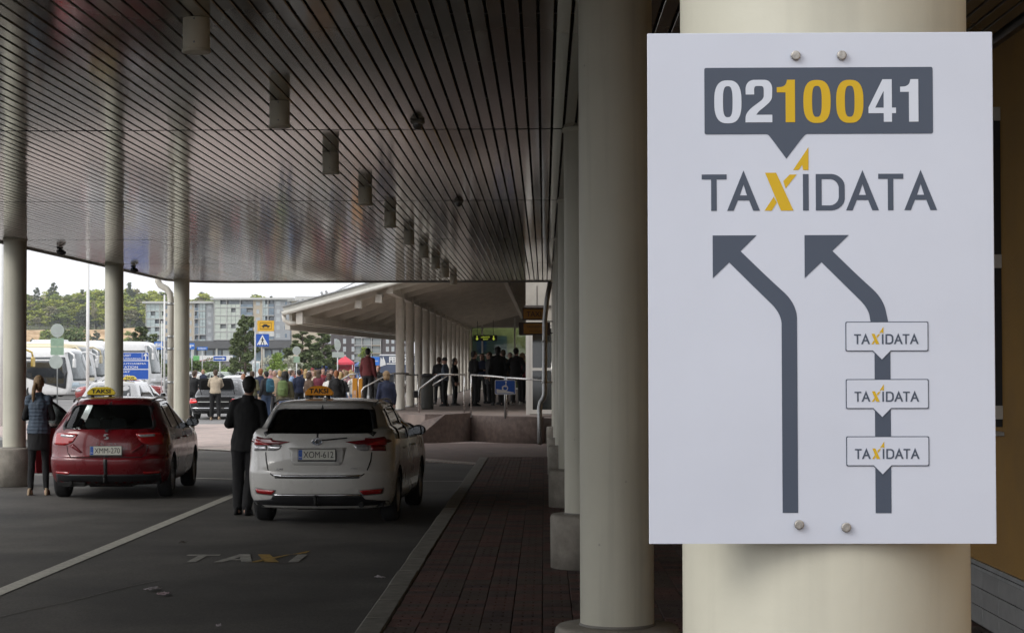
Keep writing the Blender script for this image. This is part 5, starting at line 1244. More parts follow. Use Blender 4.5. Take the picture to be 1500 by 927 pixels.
def hair_mesh(p, vox, kind):
    b = MB(); h = Vector(p['hed'])
    if kind == 'short': b.ball((h.x, h.y-.026, h.z+.036), .100, 18, 12, sx=.86, sy=.98, sz=1.0); b.ball((h.x, h.y-.055, h.z-.02), .068, 14, 10)
    elif kind == 'bob': b.ball((h.x, h.y-.024, h.z+.04), .108, 18, 12, sx=.9, sy=.98); b.ball((h.x, h.y-.05, h.z-.04), .088, 14, 10, sx=1.02)
    elif kind == 'long': b.ball((h.x, h.y-.024, h.z+.04), .106, 18, 12, sx=.9, sy=.98); rings(b, [(h.x, h.y-.085, h.z-.22, .06, .03), (h.x, h.y-.085, h.z-.12, .085, .04), (h.x, h.y-.06, h.z, .085, .05)])
    elif kind == 'pony':
        b.ball((h.x, h.y-.024, h.z+.038), .104, 18, 12, sx=.88, sy=.98); b.ball((h.x, h.y-.05, h.z-.02), .07, 12, 8)
        pts = [(h.x-.04, h.y-.10, h.z+.03), (h.x-.06, h.y-.14, h.z-.02), (h.x-.07, h.y-.15, h.z-.10), (h.x-.075, h.y-.14, h.z-.20), (h.x-.08, h.y-.135, h.z-.26)]; b.tube(pts, [.02, .032, .036, .026, .008], 10)
    elif kind == 'cap': b.ball((h.x, h.y-.014, h.z+.05), .101, 18, 12, sx=.88, sy=1.0, sz=.9); b.ball((h.x, h.y+.07, h.z+.055), .06, 12, 8, sx=1.1, sy=1.1, sz=.22)
    elif kind == 'hood': b.ball((h.x, h.y-.03, h.z+.01), .125, 18, 12, sx=.92, sy=.92, sz=1.12); rings(b, [(h.x, h.y-.03, h.z-.17, .12, .10), (h.x, h.y-.03, h.z-.06, .11, .10)])
    m = fuse(b, max(vox*.9, .007), 1, fold=.004, ff=40)
    if kind != 'hood' and kind != 'cap':       # clear the face
        bm = bmesh.new(); bm.from_mesh(m)
        kill = [f for f in bm.faces if (lambda c: c.y > h.y+.035-max(0, c.z-h.z-.045)*1.3 and c.z < h.z+.085)(f.calc_center_median())]
        bmesh.ops.delete(bm, geom=kill, context='FACES'); bm.to_mesh(m); bm.free()
    return m
def pack_mesh(p):
    b = MB(); c = Vector(p['che']); x0, y0, z0 = c.x, c.y-.21, c.z-.05
    rings(b, [(x0, y0, z0-.24, .12, .07), (x0, y0, z0-.2, .155, .095), (x0, y0, z0, .165, .11), (x0, y0, z0+.17, .14, .09), (x0, y0+.01, z0+.23, .08, .05)])
    rings(b, [(x0, y0-.09, z0-.2, .10, .04), (x0, y0-.10, z0-.05, .11, .05), (x0, y0-.08, z0+.0, .08, .03)])
    return b
SK = lambda: M('skin', (.46, .27, .20), rough=.55, var=.06)
def cloth(name, col, rough=.85): return M('cloth_'+name, col, rough=rough, var=.14, scale=9, bump=.25, bscale=180)
CL = {'black': (.006, .006, .007), 'charcoal': (.03, .03, .033), 'navy': (.012, .018, .045), 'blue': (.03, .07, .20), 'lightblue': (.22, .32, .48), 'grey': (.14, .14, .145), 'beige': (.42, .35, .26), 'tan': (.30, .22, .14),
      'white': (.62, .60, .56), 'red': (.22, .025, .03), 'darkred': (.10, .014, .016), 'pink': (.40, .20, .22), 'olive': (.09, .085, .045), 'green': (.10, .15, .05), 'brown': (.09, .055, .035), 'teal': (.03, .11, .16), 'denim': (.06, .09, .16), 'purple': (.10, .05, .16), 'orange': (.33, .12, .04), 'maroon': (.13, .02, .035), 'slate': (.06, .085, .12)}
HAIRC = {'blond': (.35, .24, .10), 'darkblond': (.20, .13, .065), 'brown': (.06, .035, .02), 'black': (.01, .009, .008), 'grey': (.30, .29, .27), 'ginger': (.25, .09, .03)}
_pv = {}
def variant(vox, fem, hands, lean, stride, top, legs, hair, key_extra=''):
    pose = base_pose(hands, lean, (.02 if fem or vox > .012 else -.045), stride)
    k1 = (vox, fem, hands, lean, stride)
    if k1 not in _pv: _pv[k1] = (pose, body_mesh(pose, vox, fem), face_mesh(pose).mesh('face', [M('eye_white', (.6, .6, .58), rough=.3, var=0), M('eye_dark', (.03, .02, .015), rough=.3, var=0), M('lips', (.36, .13, .11), rough=.5, var=0)]), shoe_mesh(pose).mesh('shoes', cloth('black', CL['black'])))
    if (k1, top) not in _pv: _pv[(k1, top)] = top_mesh(pose, vox, top, fem)
    if (k1, legs, 'l') not in _pv: _pv[(k1, legs, 'l')] = leg_mesh(pose, vox, legs, fem)
    if (k1, hair, 'h') not in _pv: _pv[(k1, hair, 'h')] = hair_mesh(pose, vox, hair)
    return _pv[k1], _pv[(k1, top)], _pv[(k1, legs, 'l')], _pv[(k1, hair, 'h')]
def colored(name, me, parent, mat):
    if not me.materials: me.materials.append(None)
    o = link(name, me, parent)
    for s_ in o.material_slots: s_.link = 'OBJECT'; s_.material = mat
    return o
def person(loc, rz, label, top=('jacket', 'black'), legs=('jeans', 'denim'), hair=('short', 'brown'), shoes='black', hands='down', lean=0, stride=0, fem=0, h=1.75, vox=.016, grp=None, pack=None, bag=None, sx=1.):
    (pose, bm_, fm, sm_), tm_, lm_, hm_ = variant(vox, fem, hands, lean, stride, top[0], legs[0], hair[0])
    e = empty('person', loc, rz, label, 'person', grp); s_ = h/1.735; e.scale = (s_*sx, s_*sx, s_)
    colored('body', bm_, e, SK()); f = link('face', fm, e)
    colored(top[0], tm_, e, cloth(top[1], CL[top[1]], .75 if top[0] in ('puffer', 'vest') else .88)); colored('trousers' if legs[0] != 'leggings' else 'leggings', lm_, e, cloth(legs[1], CL[legs[1]]))
    colored('shoes', sm_, e, cloth(shoes, CL[shoes])); hc = HAIRC.get(hair[1]) or CL[hair[1]]
    colored('hair' if hair[0] not in ('cap', 'hood') else hair[0], hm_, e, M('hair_'+hair[1], hc, rough=.7, var=.35, scale=60, stretch=(1, 1, .15)))
    if pack:
        if ('pack', hands, lean) not in _pv: _pv[('pack', hands, lean)] = pack_mesh(pose).mesh('backpack', cloth(pack, CL[pack]))
        bo = empty('backpack', loc, rz, f'{pack} backpack worn by the {label[:60].split(" in ")[0] if " in " in label else "person"} in {top[1]}'[:90], 'backpack'); bo.scale = e.scale
        bo['label'] = f'{pack} backpack on the back of a person in a {top[1]} {top[0]}'
        bo.name = 'backpack'; o = colored('pack_body', _pv[('pack', hands, lean)], bo, cloth(pack, CL[pack]))
        c = Vector(pose['che']); q = MB()
        for k in (-1, 1): q.tube([(c.x+k*.09, c.y-.15, c.z+.16), (c.x+k*.10, c.y-.06, c.z+.185), (c.x+k*.105, c.y+.08, c.z+.12), (c.x+k*.12, c.y+.145, c.z), (c.x+k*.14, c.y+.10, c.z-.14), (c.x+k*.14, c.y-.12, c.z-.2)], .016, 6)
        q.build('strap', m_black, bo)
    return e
def ground_at(px, D, z=0.012): p = at(px, 537, D); return (p.x, D, z)
# --- the two people beside the near taxis
wo_ = person(ground_at(57, 27.9, -.01), R(8), 'woman with a blond ponytail in a navy quilted vest by the red taxi', ('vest', 'slate'), ('leggings', 'black'), ('pony', 'darkblond'), 'tan', 'front', 0, 0, 1, 1.735, .010, None, None, None, .87)
pose = base_pose('front', 0, .02, 0)
if 1:
    b = MB(); rings(b, [(0, 0, .66, .185, .145), (0, 0, .80, .18, .14), (0, 0, .96, .172, .13), (0, 0, 1.10, .14, .12), (0, 0, 1.2, .13, .10)])
    for s_ in 'LR':
        sh, el, wr = (Vector(pose[k+s_]) for k in ('sh', 'el', 'wr')); capsule(b, Vector((sh.x*.92, sh.y, sh.z)), el, .058, .050); capsule(b, el, el.lerp(wr, .93), .050, .040)
    colored('coat', fuse(b, .010, 2, fold=.008, ff=9), wo_, cloth('black', CL['black']))
ma_ = person(ground_at(368, 24.1, -.01), R(-4), 'man in a black suit seen from behind, standing beside the white taxi', ('blazer', 'black'), ('trousers', 'black'), ('short', 'black'), 'black', 'front', 0, .10, 0, 1.745, .010, None)
# his weight rests on the left leg: lean the whole figure a little
ma_.rotation_euler = (0, R(3.0), R(-4))
ma_.location.x -= .11
# --- at the dark saloon
MC = (gx(309, 68)+.05, 68.0)
person((gx(315, 67.2), 67.25, .0), R(6), 'man in a beige jacket bending into the open boot of the dark saloon', ('jacket', 'beige'), ('trousers', 'black'), ('short', 'brown'), 'tan', 'reach', .22, .2, 0, 1.78, .016, None)
person(ground_at(283, 70.5, 0), R(-30), 'person in a dark top and pale scarf at the left side of the dark saloon', ('jacket', 'black'), ('jeans', 'black'), ('short', 'brown'), 'black', 'reach', .1, 0, 0, 1.72, .016, None)
person((gx(347, 74), 76.5, 0), R(120), 'person leaning at the right-hand door of the dark saloon', ('shirt', 'white'), ('jeans', 'denim'), ('short', 'ginger'), 'black', 'front', .25, 0, 0, 1.6, .016, None)
# --- on the platform steps
def on(px, D, ztop, h=1.75): return (gx(px, D), D, at(px, ztop, D).z-h*1.0)
person((gx(539, 58.5), 58.5, at(539, 510, 58.5).z-1.76), R(-25), 'man in a dark red sweater standing high behind the platform railing', ('jacket', 'darkred'), ('trousers', 'black'), ('short', 'black'), 'black', 'down', 0, 0, 0, 1.76, .016, None)
person((gx(566, 49.5), 49.5, at(566, 544, 49.5).z-1.70), R(20), 'person with short blond hair in a navy jacket in front of the slim columns', ('jacket', 'navy'), ('jeans', 'black'), ('bob', 'darkblond'), 'black', 'down', 0, 0, 0, 1.70, .016, None)
person((gx(554, 72), 72, at(554, 535.5, 72).z-1.72), R(170), 'bald-looking man facing us beyond the platform railing', ('jacket', 'black'), ('jeans', 'black'), ('short', 'ginger'), 'black', 'down', 0, 0, 0, 1.72, .016, None)
# --- queue on the platform, dark clothes
QG = 'people queueing on the platform'
queue = [(694, 60, 529, 'jacket', 'black', 'short', 'black', 'front', 'person in black at the head of the platform queue, left of the curly-haired one', 1.72, -60),
    (729, 61, 514, 'puffer', 'black', 'bob', 'black', 'down', 'tall person with bushy dark hair in the platform queue', 1.86, 15),
    (737, 62.5, 519, 'jacket', 'brown', 'short', 'brown', 'down', 'person in brown beside the bushy-haired one in the queue', 1.78, 40),
    (756, 62, 515, 'jacket', 'black', 'short', 'black', 'pocket', 'tall man in black at the right end of the platform queue', 1.84, -20),
    (765, 64.5, 524, 'jacket', 'maroon', 'bob', 'darkblond', 'down', 'person in maroon with a fair bob at the glazed doors', 1.68, -70),
    (717, 64, 525, 'coat', 'charcoal', 'short', 'brown', 'pocket', 'person in a long charcoal coat within the platform queue', 1.72, 100),
    (652, 60, 549, 'jacket', 'slate', 'cap', 'charcoal', 'front', 'person in a slate blue jacket and dark cap bending by the ramp railing', 1.52, 80),
    (666, 61, 550, 'jacket', 'black', 'long', 'black', 'down', 'small person in black with long dark hair by the ramp railing', 1.50, -100),
    (643, 63, 547, 'coat', 'charcoal', 'short', 'brown', 'down', 'person in a charcoal coat half hidden between the slim columns', 1.55, 20),
    (706, 66, 530, 'jacket', 'navy', 'long', 'brown', 'phone', 'person in navy with long brown hair deeper in the queue', 1.68, 160),
    (747, 66, 523, 'shirt', 'denim', 'short', 'grey', 'down', 'grey-haired person in a denim shirt deeper in the queue', 1.72, 190)]
for px, D, pt, tk, tc_, hk, hc_, hd, lab, h, rz in queue:
    person((gx(px, D), D, ZP), R(rz), lab, (tk, tc_), ('jeans', 'black' if px != 756 else 'charcoal'), (hk, hc_), 'black' if px != 756 else 'white', hd, 0, 0, 0, h, .02, QG)
# --- crowd in the yard
crowd = [ # px, D, height, top, hair, legs, hands, rz, label-extras
 (382, 68.5, 1.80, ('jacket', 'navy'), ('short', 'ginger'), ('trousers', 'beige'), 'down', 20, 0, None, 'tall man in a navy jacket and beige trousers left of the backpack wearer'),
 (371, 66.5, 1.72, ('jacket', 'olive'), ('short', 'brown'), ('jeans', 'charcoal'), 'front', -40, 0, None, 'person in an olive jacket just right of the man in the black suit'),
 (419, 60.5, 1.72, ('jacket', 'olive'), ('hood', 'black'), ('jeans', 'denim'), 'down', 10, 0, 'green', 'person in an olive jacket and black hood carrying a green backpack'),
 (392, 74, 1.72, ('jacket', 'charcoal'), ('short', 'black'), ('jeans', 'denim'), 'down', 60, 1, 'teal', 'person in charcoal with a teal bag behind the tall navy-jacketed man'),
 (403, 78, 1.75, ('jacket', 'tan'), ('short', 'grey'), ('jeans', 'charcoal'), 'pocket', 150, 0, None, 'grey-haired man in a tan jacket facing us'),
 (412, 84, 1.70, ('coat', 'grey'), ('bob', 'blond'), ('jeans', 'black'), 'down', 30, 1, None, 'blond woman in a long grey coat'),
 (430, 82, 1.74, ('shirt', 'lightblue'), ('short', 'brown'), ('jeans', 'denim'), 'front', -90, 0, None, 'man in a light blue shirt turned sideways'),
 (438, 78, 1.76, ('jacket', 'navy'), ('short', 'black'), ('jeans', 'black'), 'phone', 20, 0, None, 'man in navy raising a phone by the round sign post'),
 (446, 83, 1.66, ('coat', 'white'), ('long', 'blond'), ('jeans', 'denim'), 'down', 10, 1, None, 'woman in a white coat with long blond hair'),
 (453, 74, 1.68, ('jacket', 'brown'), ('bob', 'brown'), ('jeans', 'black'), 'down', -20, 1, None, 'woman in a brown jacket with a brown bob'),
 (460, 86, 1.72, ('jacket', 'beige'), ('bob', 'darkblond'), ('jeans', 'denim'), 'pocket', 80, 1, None, 'person in a beige jacket and fair bob looking sideways'),
 (466, 79, 1.75, ('jacket', 'maroon'), ('long', 'brown'), ('jeans', 'black'), 'down', 15, 1, None, 'woman in a maroon jacket with long brown hair'),
 (474, 88, 1.80, ('shirt', 'red'), ('short', 'brown'), ('jeans', 'denim'), 'down', -160, 0, None, 'man in a red shirt facing us behind the maroon jacket'),
 (481, 73, 1.62, ('jacket', 'white'), ('bob', 'brown'), ('jeans', 'charcoal'), 'front', 50, 1, None, 'woman in a short white jacket near the sloping rail'),
 (486, 80, 1.76, ('coat', 'charcoal'), ('long', 'brown'), ('jeans', 'black'), 'down', 170, 1, None, 'woman in a charcoal coat facing us near the rail'),
 (493, 66, 1.74, ('jacket', 'black'), ('short', 'ginger'), ('jeans', 'denim'), 'down', 10, 0, None, 'broad person in a black jacket behind the roof sign of the white taxi'),
 (501, 70, 1.66, ('jacket', 'charcoal'), ('bob', 'blond'), ('jeans', 'black'), 'front', -30, 1, None, 'blond person in charcoal right of the broad one in black'),
 (508, 84, 1.70, ('shirt', 'pink'), ('long', 'darkblond'), ('jeans', 'denim'), 'down', 0, 1, None, 'person in a pink top with long fair hair under the red tent'),
 (515, 78, 1.66, ('shirt', 'white'), ('bob', 'blond'), ('jeans', 'lightblue'), 'down', 200, 1, None, 'blond woman in a white shirt and pale jeans beside the orange pillar'),
 (398, 92, 1.75, ('jacket', 'pink'), ('bob', 'grey'), ('jeans', 'grey'), 'down', 180, 1, None, 'person in a pink jacket far back at the left of the crowd'),
 (424, 94, 1.78, ('jacket', 'grey'), ('cap', 'white'), ('jeans', 'charcoal'), 'down', 160, 0, None, 'man in grey with a white cap far back in the crowd'),
 (435, 96, 1.72, ('jacket', 'red'), ('short', 'black'), ('jeans', 'denim'), 'pocket', 30, 0, None, 'man in a red jacket far back behind the round sign'),
 (443, 92, 1.74, ('puffer', 'navy'), ('bob', 'ginger'), ('jeans', 'black'), 'front', -60, 1, None, 'ginger woman in a navy puffer coat in the back rows'),
 (452, 95, 1.70, ('shirt', 'green'), ('short', 'grey'), ('jeans', 'grey'), 'down', 120, 0, None, 'grey-haired person in a green shirt in the back rows'),
 (459, 98, 1.80, ('jacket', 'black'), ('cap', 'red'), ('jeans', 'denim'), 'pocket', 150, 0, None, 'man in black with a red cap in the back rows'),
 (470, 97, 1.72, ('shirt', 'white'), ('short', 'brown'), ('jeans', 'beige'), 'down', 90, 0, None, 'man in a white shirt and beige trousers in the back rows'),
 (478, 94, 1.68, ('puffer', 'pink'), ('long', 'black'), ('jeans', 'black'), 'down', 210, 1, None, 'woman in a pink puffer coat with black hair'),
 (487, 96, 1.75, ('jacket', 'tan'), ('short', 'black'), ('jeans', 'navy'), 'front', 40, 0, None, 'man in a tan jacket and navy trousers in the back rows'),
 (497, 92, 1.70, ('coat', 'beige'), ('bob', 'brown'), ('jeans', 'brown'), 'down', 190, 1, None, 'woman in a long beige coat facing us under the red tent'),
 (505, 97, 1.74, ('shirt', 'orange'), ('short', 'darkblond'), ('jeans', 'denim'), 'down', 160, 0, None, 'man in an orange shirt under the red tent'),
 (514, 92, 1.72, ('jacket', 'purple'), ('long', 'blond'), ('jeans', 'black'), 'down', 20, 1, None, 'woman in a purple jacket with long blond hair'),
 (408, 99, 1.74, ('jacket', 'white'), ('short', 'grey'), ('jeans', 'denim'), 'down', 170, 0, None, 'grey-haired man in a white jacket in the last row'),
 (416, 101, 1.70, ('shirt', 'red'), ('bob', 'blond'), ('jeans', 'white'), 'down', 200, 1, None, 'woman in a red shirt and white trousers in the last row'),
 (448, 102, 1.76, ('jacket', 'charcoal'), ('short', 'blond'), ('jeans', 'charcoal'), 'pocket', 20, 0, None, 'blond man all in charcoal in the last row'),
 (463, 103, 1.68, ('shirt', 'lightblue'), ('long', 'ginger'), ('jeans', 'denim'), 'down', 140, 1, None, 'ginger woman in a light blue shirt in the last row'),
 (482, 104, 1.72, ('shirt', 'grey'), ('short', 'brown'), ('jeans', 'tan'), 'down', 180, 0, None, 'man in a grey shirt and tan trousers in the last row'),
 (297, 118, 1.74, ('jacket', 'navy'), ('short', 'blond'), ('jeans', 'charcoal'), 'down', 180, 0, None, 'blond man in navy standing in the car park beyond the slim left column'),
 (289, 110, 1.70, ('shirt', 'white'), ('bob', 'brown'), ('jeans', 'black'), 'down', 160, 1, None, 'woman in a white top in the car park beyond the slim left column'),
]
for px, D, h, tp, hr, lg, hd, rz, fem, pk, lab in crowd:
    jr = random.Random(px*7+D); person(ground_at(px+jr.uniform(-2.5, 2.5), D*jr.uniform(.86, .98)+(0 if D < 75 else jr.uniform(-4, 2)), 0), R(rz+jr.uniform(-50, 50)), lab, tp, lg, hr, 'black', hd, 0, .25 if hd == 'down' and px % 3 == 0 else 0, fem, h, .02, 'people standing in the crowd in the yard', pk)
# ------------------------------------------------------------------ saloon with open boot, parked cars
def simple_car(label, loc, rz, paint_col, wagon=True, L_=4.4, H=1.47, lod=1, grp=None, name='parked_car', cat='car', boot=False, plate_txt=None):
    root = empty(name, loc, rz, label, cat, grp)
    key = 'car_'+'_'.join('%02d' % int(c*100) for c in paint_col)
    paint = M(key, paint_col, rough=.28, var=.04, coat=.9, metal=.2)
    k = H/1.47; l = L_-4.4
    if wagon: keys = [(.20, .2, 4.2+l, .76), (.24, .1, 4.3+l, .80), (.40, .02, 4.38+l, .86), (.60, .0, 4.4+l, .88), (.78, .06, 4.3+l, .88), (.90, .08, 4.0+l, .865), (.98, .11, 3.5+l, .845), (1.1, .2, 3.15+l, .79), (1.25, .33, 2.85+l, .72), (1.36, .45, 2.6+l, .66), (1.42, .55, 2.4+l, .58), (1.455, .8, 2.1+l, .42), (1.47, 1.2, 1.8+l, .15)]
    elif boot: keys = [(.20, .2, 4.6, .78), (.24, .1, 4.7, .82), (.40, .02, 4.8, .88), (.60, .0, 4.82, .91), (.74, .04, 4.7, .91), (.78, .5, 4.6, .90), (.80, .9, 4.5, .895), (.90, 1.02, 4.2, .88), (.98, 1.1, 3.7, .85), (1.1, 1.25, 3.3, .79), (1.25, 1.5, 3.0, .72), (1.36, 1.8, 2.75, .66), (1.42, 2.0, 2.6, .58), (1.44, 2.15, 2.45, .40)]
    else: keys = [(.20, .2, 4.2+l, .76), (.24, .1, 4.3+l, .80), (.40, .02, 4.38+l, .86), (.60, .0, 4.4+l, .88), (.82, .04, 4.3+l, .88), (.93, .12, 4.0+l, .86), (.98, .7, 3.5+l, .845), (1.1, .95, 3.15+l, .79), (1.25, 1.2, 2.85+l, .72), (1.36, 1.45, 2.6+l, .66), (1.42, 1.7, 2.4+l, .58), (1.45, 2.0, 2.2+l, .40)]
    keys = [(z*k if z > .8 else z, a, b, c_) for z, a, b, c_ in keys]
    rg = rounded([(-.66, 1.0*k), (.66, 1.0*k), (.56, 1.34*k), (-.56, 1.34*k)], .05); ws = rounded([(-.68, 1.0*k), (.68, 1.0*k), (.56, 1.36*k), (-.56, 1.36*k)], .06)
    y0 = .65 if wagon else (1.75 if boot else 1.35)
    s1 = rounded([(y0, 1.0*k), (2.05+l*.5, .98*k), (2.05+l*.5, 1.37*k), (y0+.45, 1.34*k)], .05); s2 = rounded([(2.12+l*.5, .98*k), (3.1+l, .97*k), (2.62+l, 1.3*k), (2.4+l, 1.37*k), (2.12+l*.5, 1.375*k)], .05)
    c, body = estate(root, keys, paint, (.85 if not boot else .95, (3.45+l) if not boot else 3.75), .31, rg, (s1, s2), None, ws, lod=lod, hollow=False)
    mg = M('dark_window', (.02, .025, .028), rough=.05, coat=1, var=.2, metal=.3)
    P = lambda *a, **kw: c.patch(*a, **kw)
    P(rg, 'rear', .004, 'rear_window', mg, root, step=.12); P(ws, 'front', .004, 'windscreen', mg, root, step=.12)
    for sd_ in (-1, 1):
        P(s1, 'side', .004, 'side_window', mg, root, side=sd_, step=.2); P(s2, 'side', .004, 'side_window', mg, root, side=sd_, step=.2)
        if not boot: P(rounded([(.56*sd_, .90), (.85*sd_, .91), (.87*sd_, .74), (.62*sd_, .76)][::sd_], .02), 'rear', .008, 'tail_lamp', m_red, root, step=.08)
        P(rounded([(.50*sd_, .76), (.82*sd_, .80), (.84*sd_, .66), (.56*sd_, .64)][::sd_], .02), 'front', .008, 'headlight', m_clear, root, step=.08)
        mirror(c, root, 2.95+l if not boot else 3.15, 1.0*k, sd_, paint, .83)
        for wy in (.85 if not boot else .95, (3.45+l) if not boot else 3.75): wheel(root, sd_*.765, wy, .31, sd_, lod=1)
    P(rounded([(-.45, .55), (.45, .55), (.5, .35), (-.5, .35)], .03), 'front', .006, 'grille', m_black, root, step=.1)
    P(rounded([(-.7, .36), (.7, .36), (.74, .24), (-.74, .24)], .03), 'rear', .004, 'lower_bumper', m_black, root, step=.1)
    if plate_txt: plate(root, plate_txt, (0, c.rearY(0, .66)-.02, .66 if not boot else .46))
    return root, c
mer, c = simple_car('dark grey saloon with its boot lid raised, parked beyond the brick apron', (MC[0]+.05, MC[1], -.005), 0, (.012, .013, .015), wagon=False, boot=True, name='saloon_car')
for sd_ in (-1, 1):
    c.patch(rounded([(.58*sd_, .72), (.86*sd_, .725), (.90*sd_, .62), (.90*sd_, .56), (.60*sd_, .60)][::sd_], .02), 'rear', .010, 'tail_lamp', M('lamp_red_lit', (.75, .03, .03), rough=.2, emit=.35, coat=1, var=.05), mer, step=.06)
c.patch(rounded([(-.8, .42), (.8, .42), (.82, .38), (-.82, .38)], .01), 'rear', .012, 'chrome_strip', m_chrome, mer, step=.1)
q = MB(); q.box(-.62, .62, .06, 1.0, .70, .795); q.build('boot_shade_box', m_dark, mer)  # solid black box, painted as the shade of the hollow boot
q = MB(); q.prism(rounded([(-.66, .64), (.66, .64), (.52, .36), (-.52, .36)], .04), 0, .02, lambda x, z, y: (x, y-.012+c.rearY(0, .5), z+.12)); q.build('boot_shade_panel', m_dark, mer)  # black panel on the tail paints the open boot's inner shade
lid = empty('boot_lid', (0, .98, .98)); lid.parent = mer
q = MB(); q.prism(rounded([(-.66, 0), (.66, 0), (.60, .62), (-.60, .62)], .12), 0, .05, lambda x, u, t: (x, -.35-u*.42-t*.4, .06+u*.62+t*.9)); q.build('outer_panel', M('car_02_02_03', (.025, .027, .03)), lid, bevel=.01)
q = MB(); q.prism(rounded([(-.56, .06), (.56, .06), (.52, .56), (-.52, .56)], .1), -.012, .0, lambda x, u, t: (x, -.35-u*.42-t*.4, .06+u*.62+t*.9)); q.build('inner_lining', m_dark, lid)
for x in (-.6, .6):
    q = MB(); q.tube([(x, -.05, -.1), (x, -.36, .10)], .014, 6); q.build('hinge_strut', m_black, lid)
q = MB(); q.box(-.55, .55, -.10, -.06, .62, .64); q.build('parcel_shelf_edge', m_white, mer)
# white taxi beyond the middle column
wt, c = simple_car('white estate taxi seen from its rear quarter between the left columns', (gx(156, 54.5), 54.5, -.005), R(-2), (.42, .42, .42), True, 4.6, 1.47, name='taxi', lod=1)
rs = roof_sign((0, 0, 0), 0, 'TAXI', 'yellow light on the roof of the white taxi behind the middle column', (.55, .45, .04)); mw = Matrix.Translation(wt.location) @ Matrix.Rotation(R(-2), 4, 'Z'); rs.location = mw @ Vector((.35, 1.3, 1.50)); rs.rotation_euler = (0, 0, R(-2))
pc = [(214, 118, 80, (.42, .42, .42), True, 'silver estate parked beyond the blue direction sign'), (240, 96, 95, (.25, .02, .02), False, 'dark red saloon parked beside the flagpole'),
      (318, 150, 92, (.55, .55, .54), False, 'white saloon parked behind the raised boot lid'), (346, 165, 85, (.30, .34, .30), True, 'pale green estate in the far parking row'), (372, 172, 95, (.60, .60, .60), True, 'white estate in the far parking row'),
      (396, 180, 80, (.05, .07, .12), False, 'dark blue saloon in the far parking row'), (300, 185, 88, (.10, .10, .11), True, 'black estate parked before the grass bank'), (425, 190, 96, (.45, .45, .46), False, 'silver saloon parked farthest behind the crowd'),
      (345, 92, 4, (.58, .58, .57), True, 'white estate parked right behind the dark saloon')]
for px, D, rz, col_, wg, lab in pc: simple_car(lab, (gx(px, D), D, -.005), R(rz), col_, wg, grp='cars in the yard and car park')

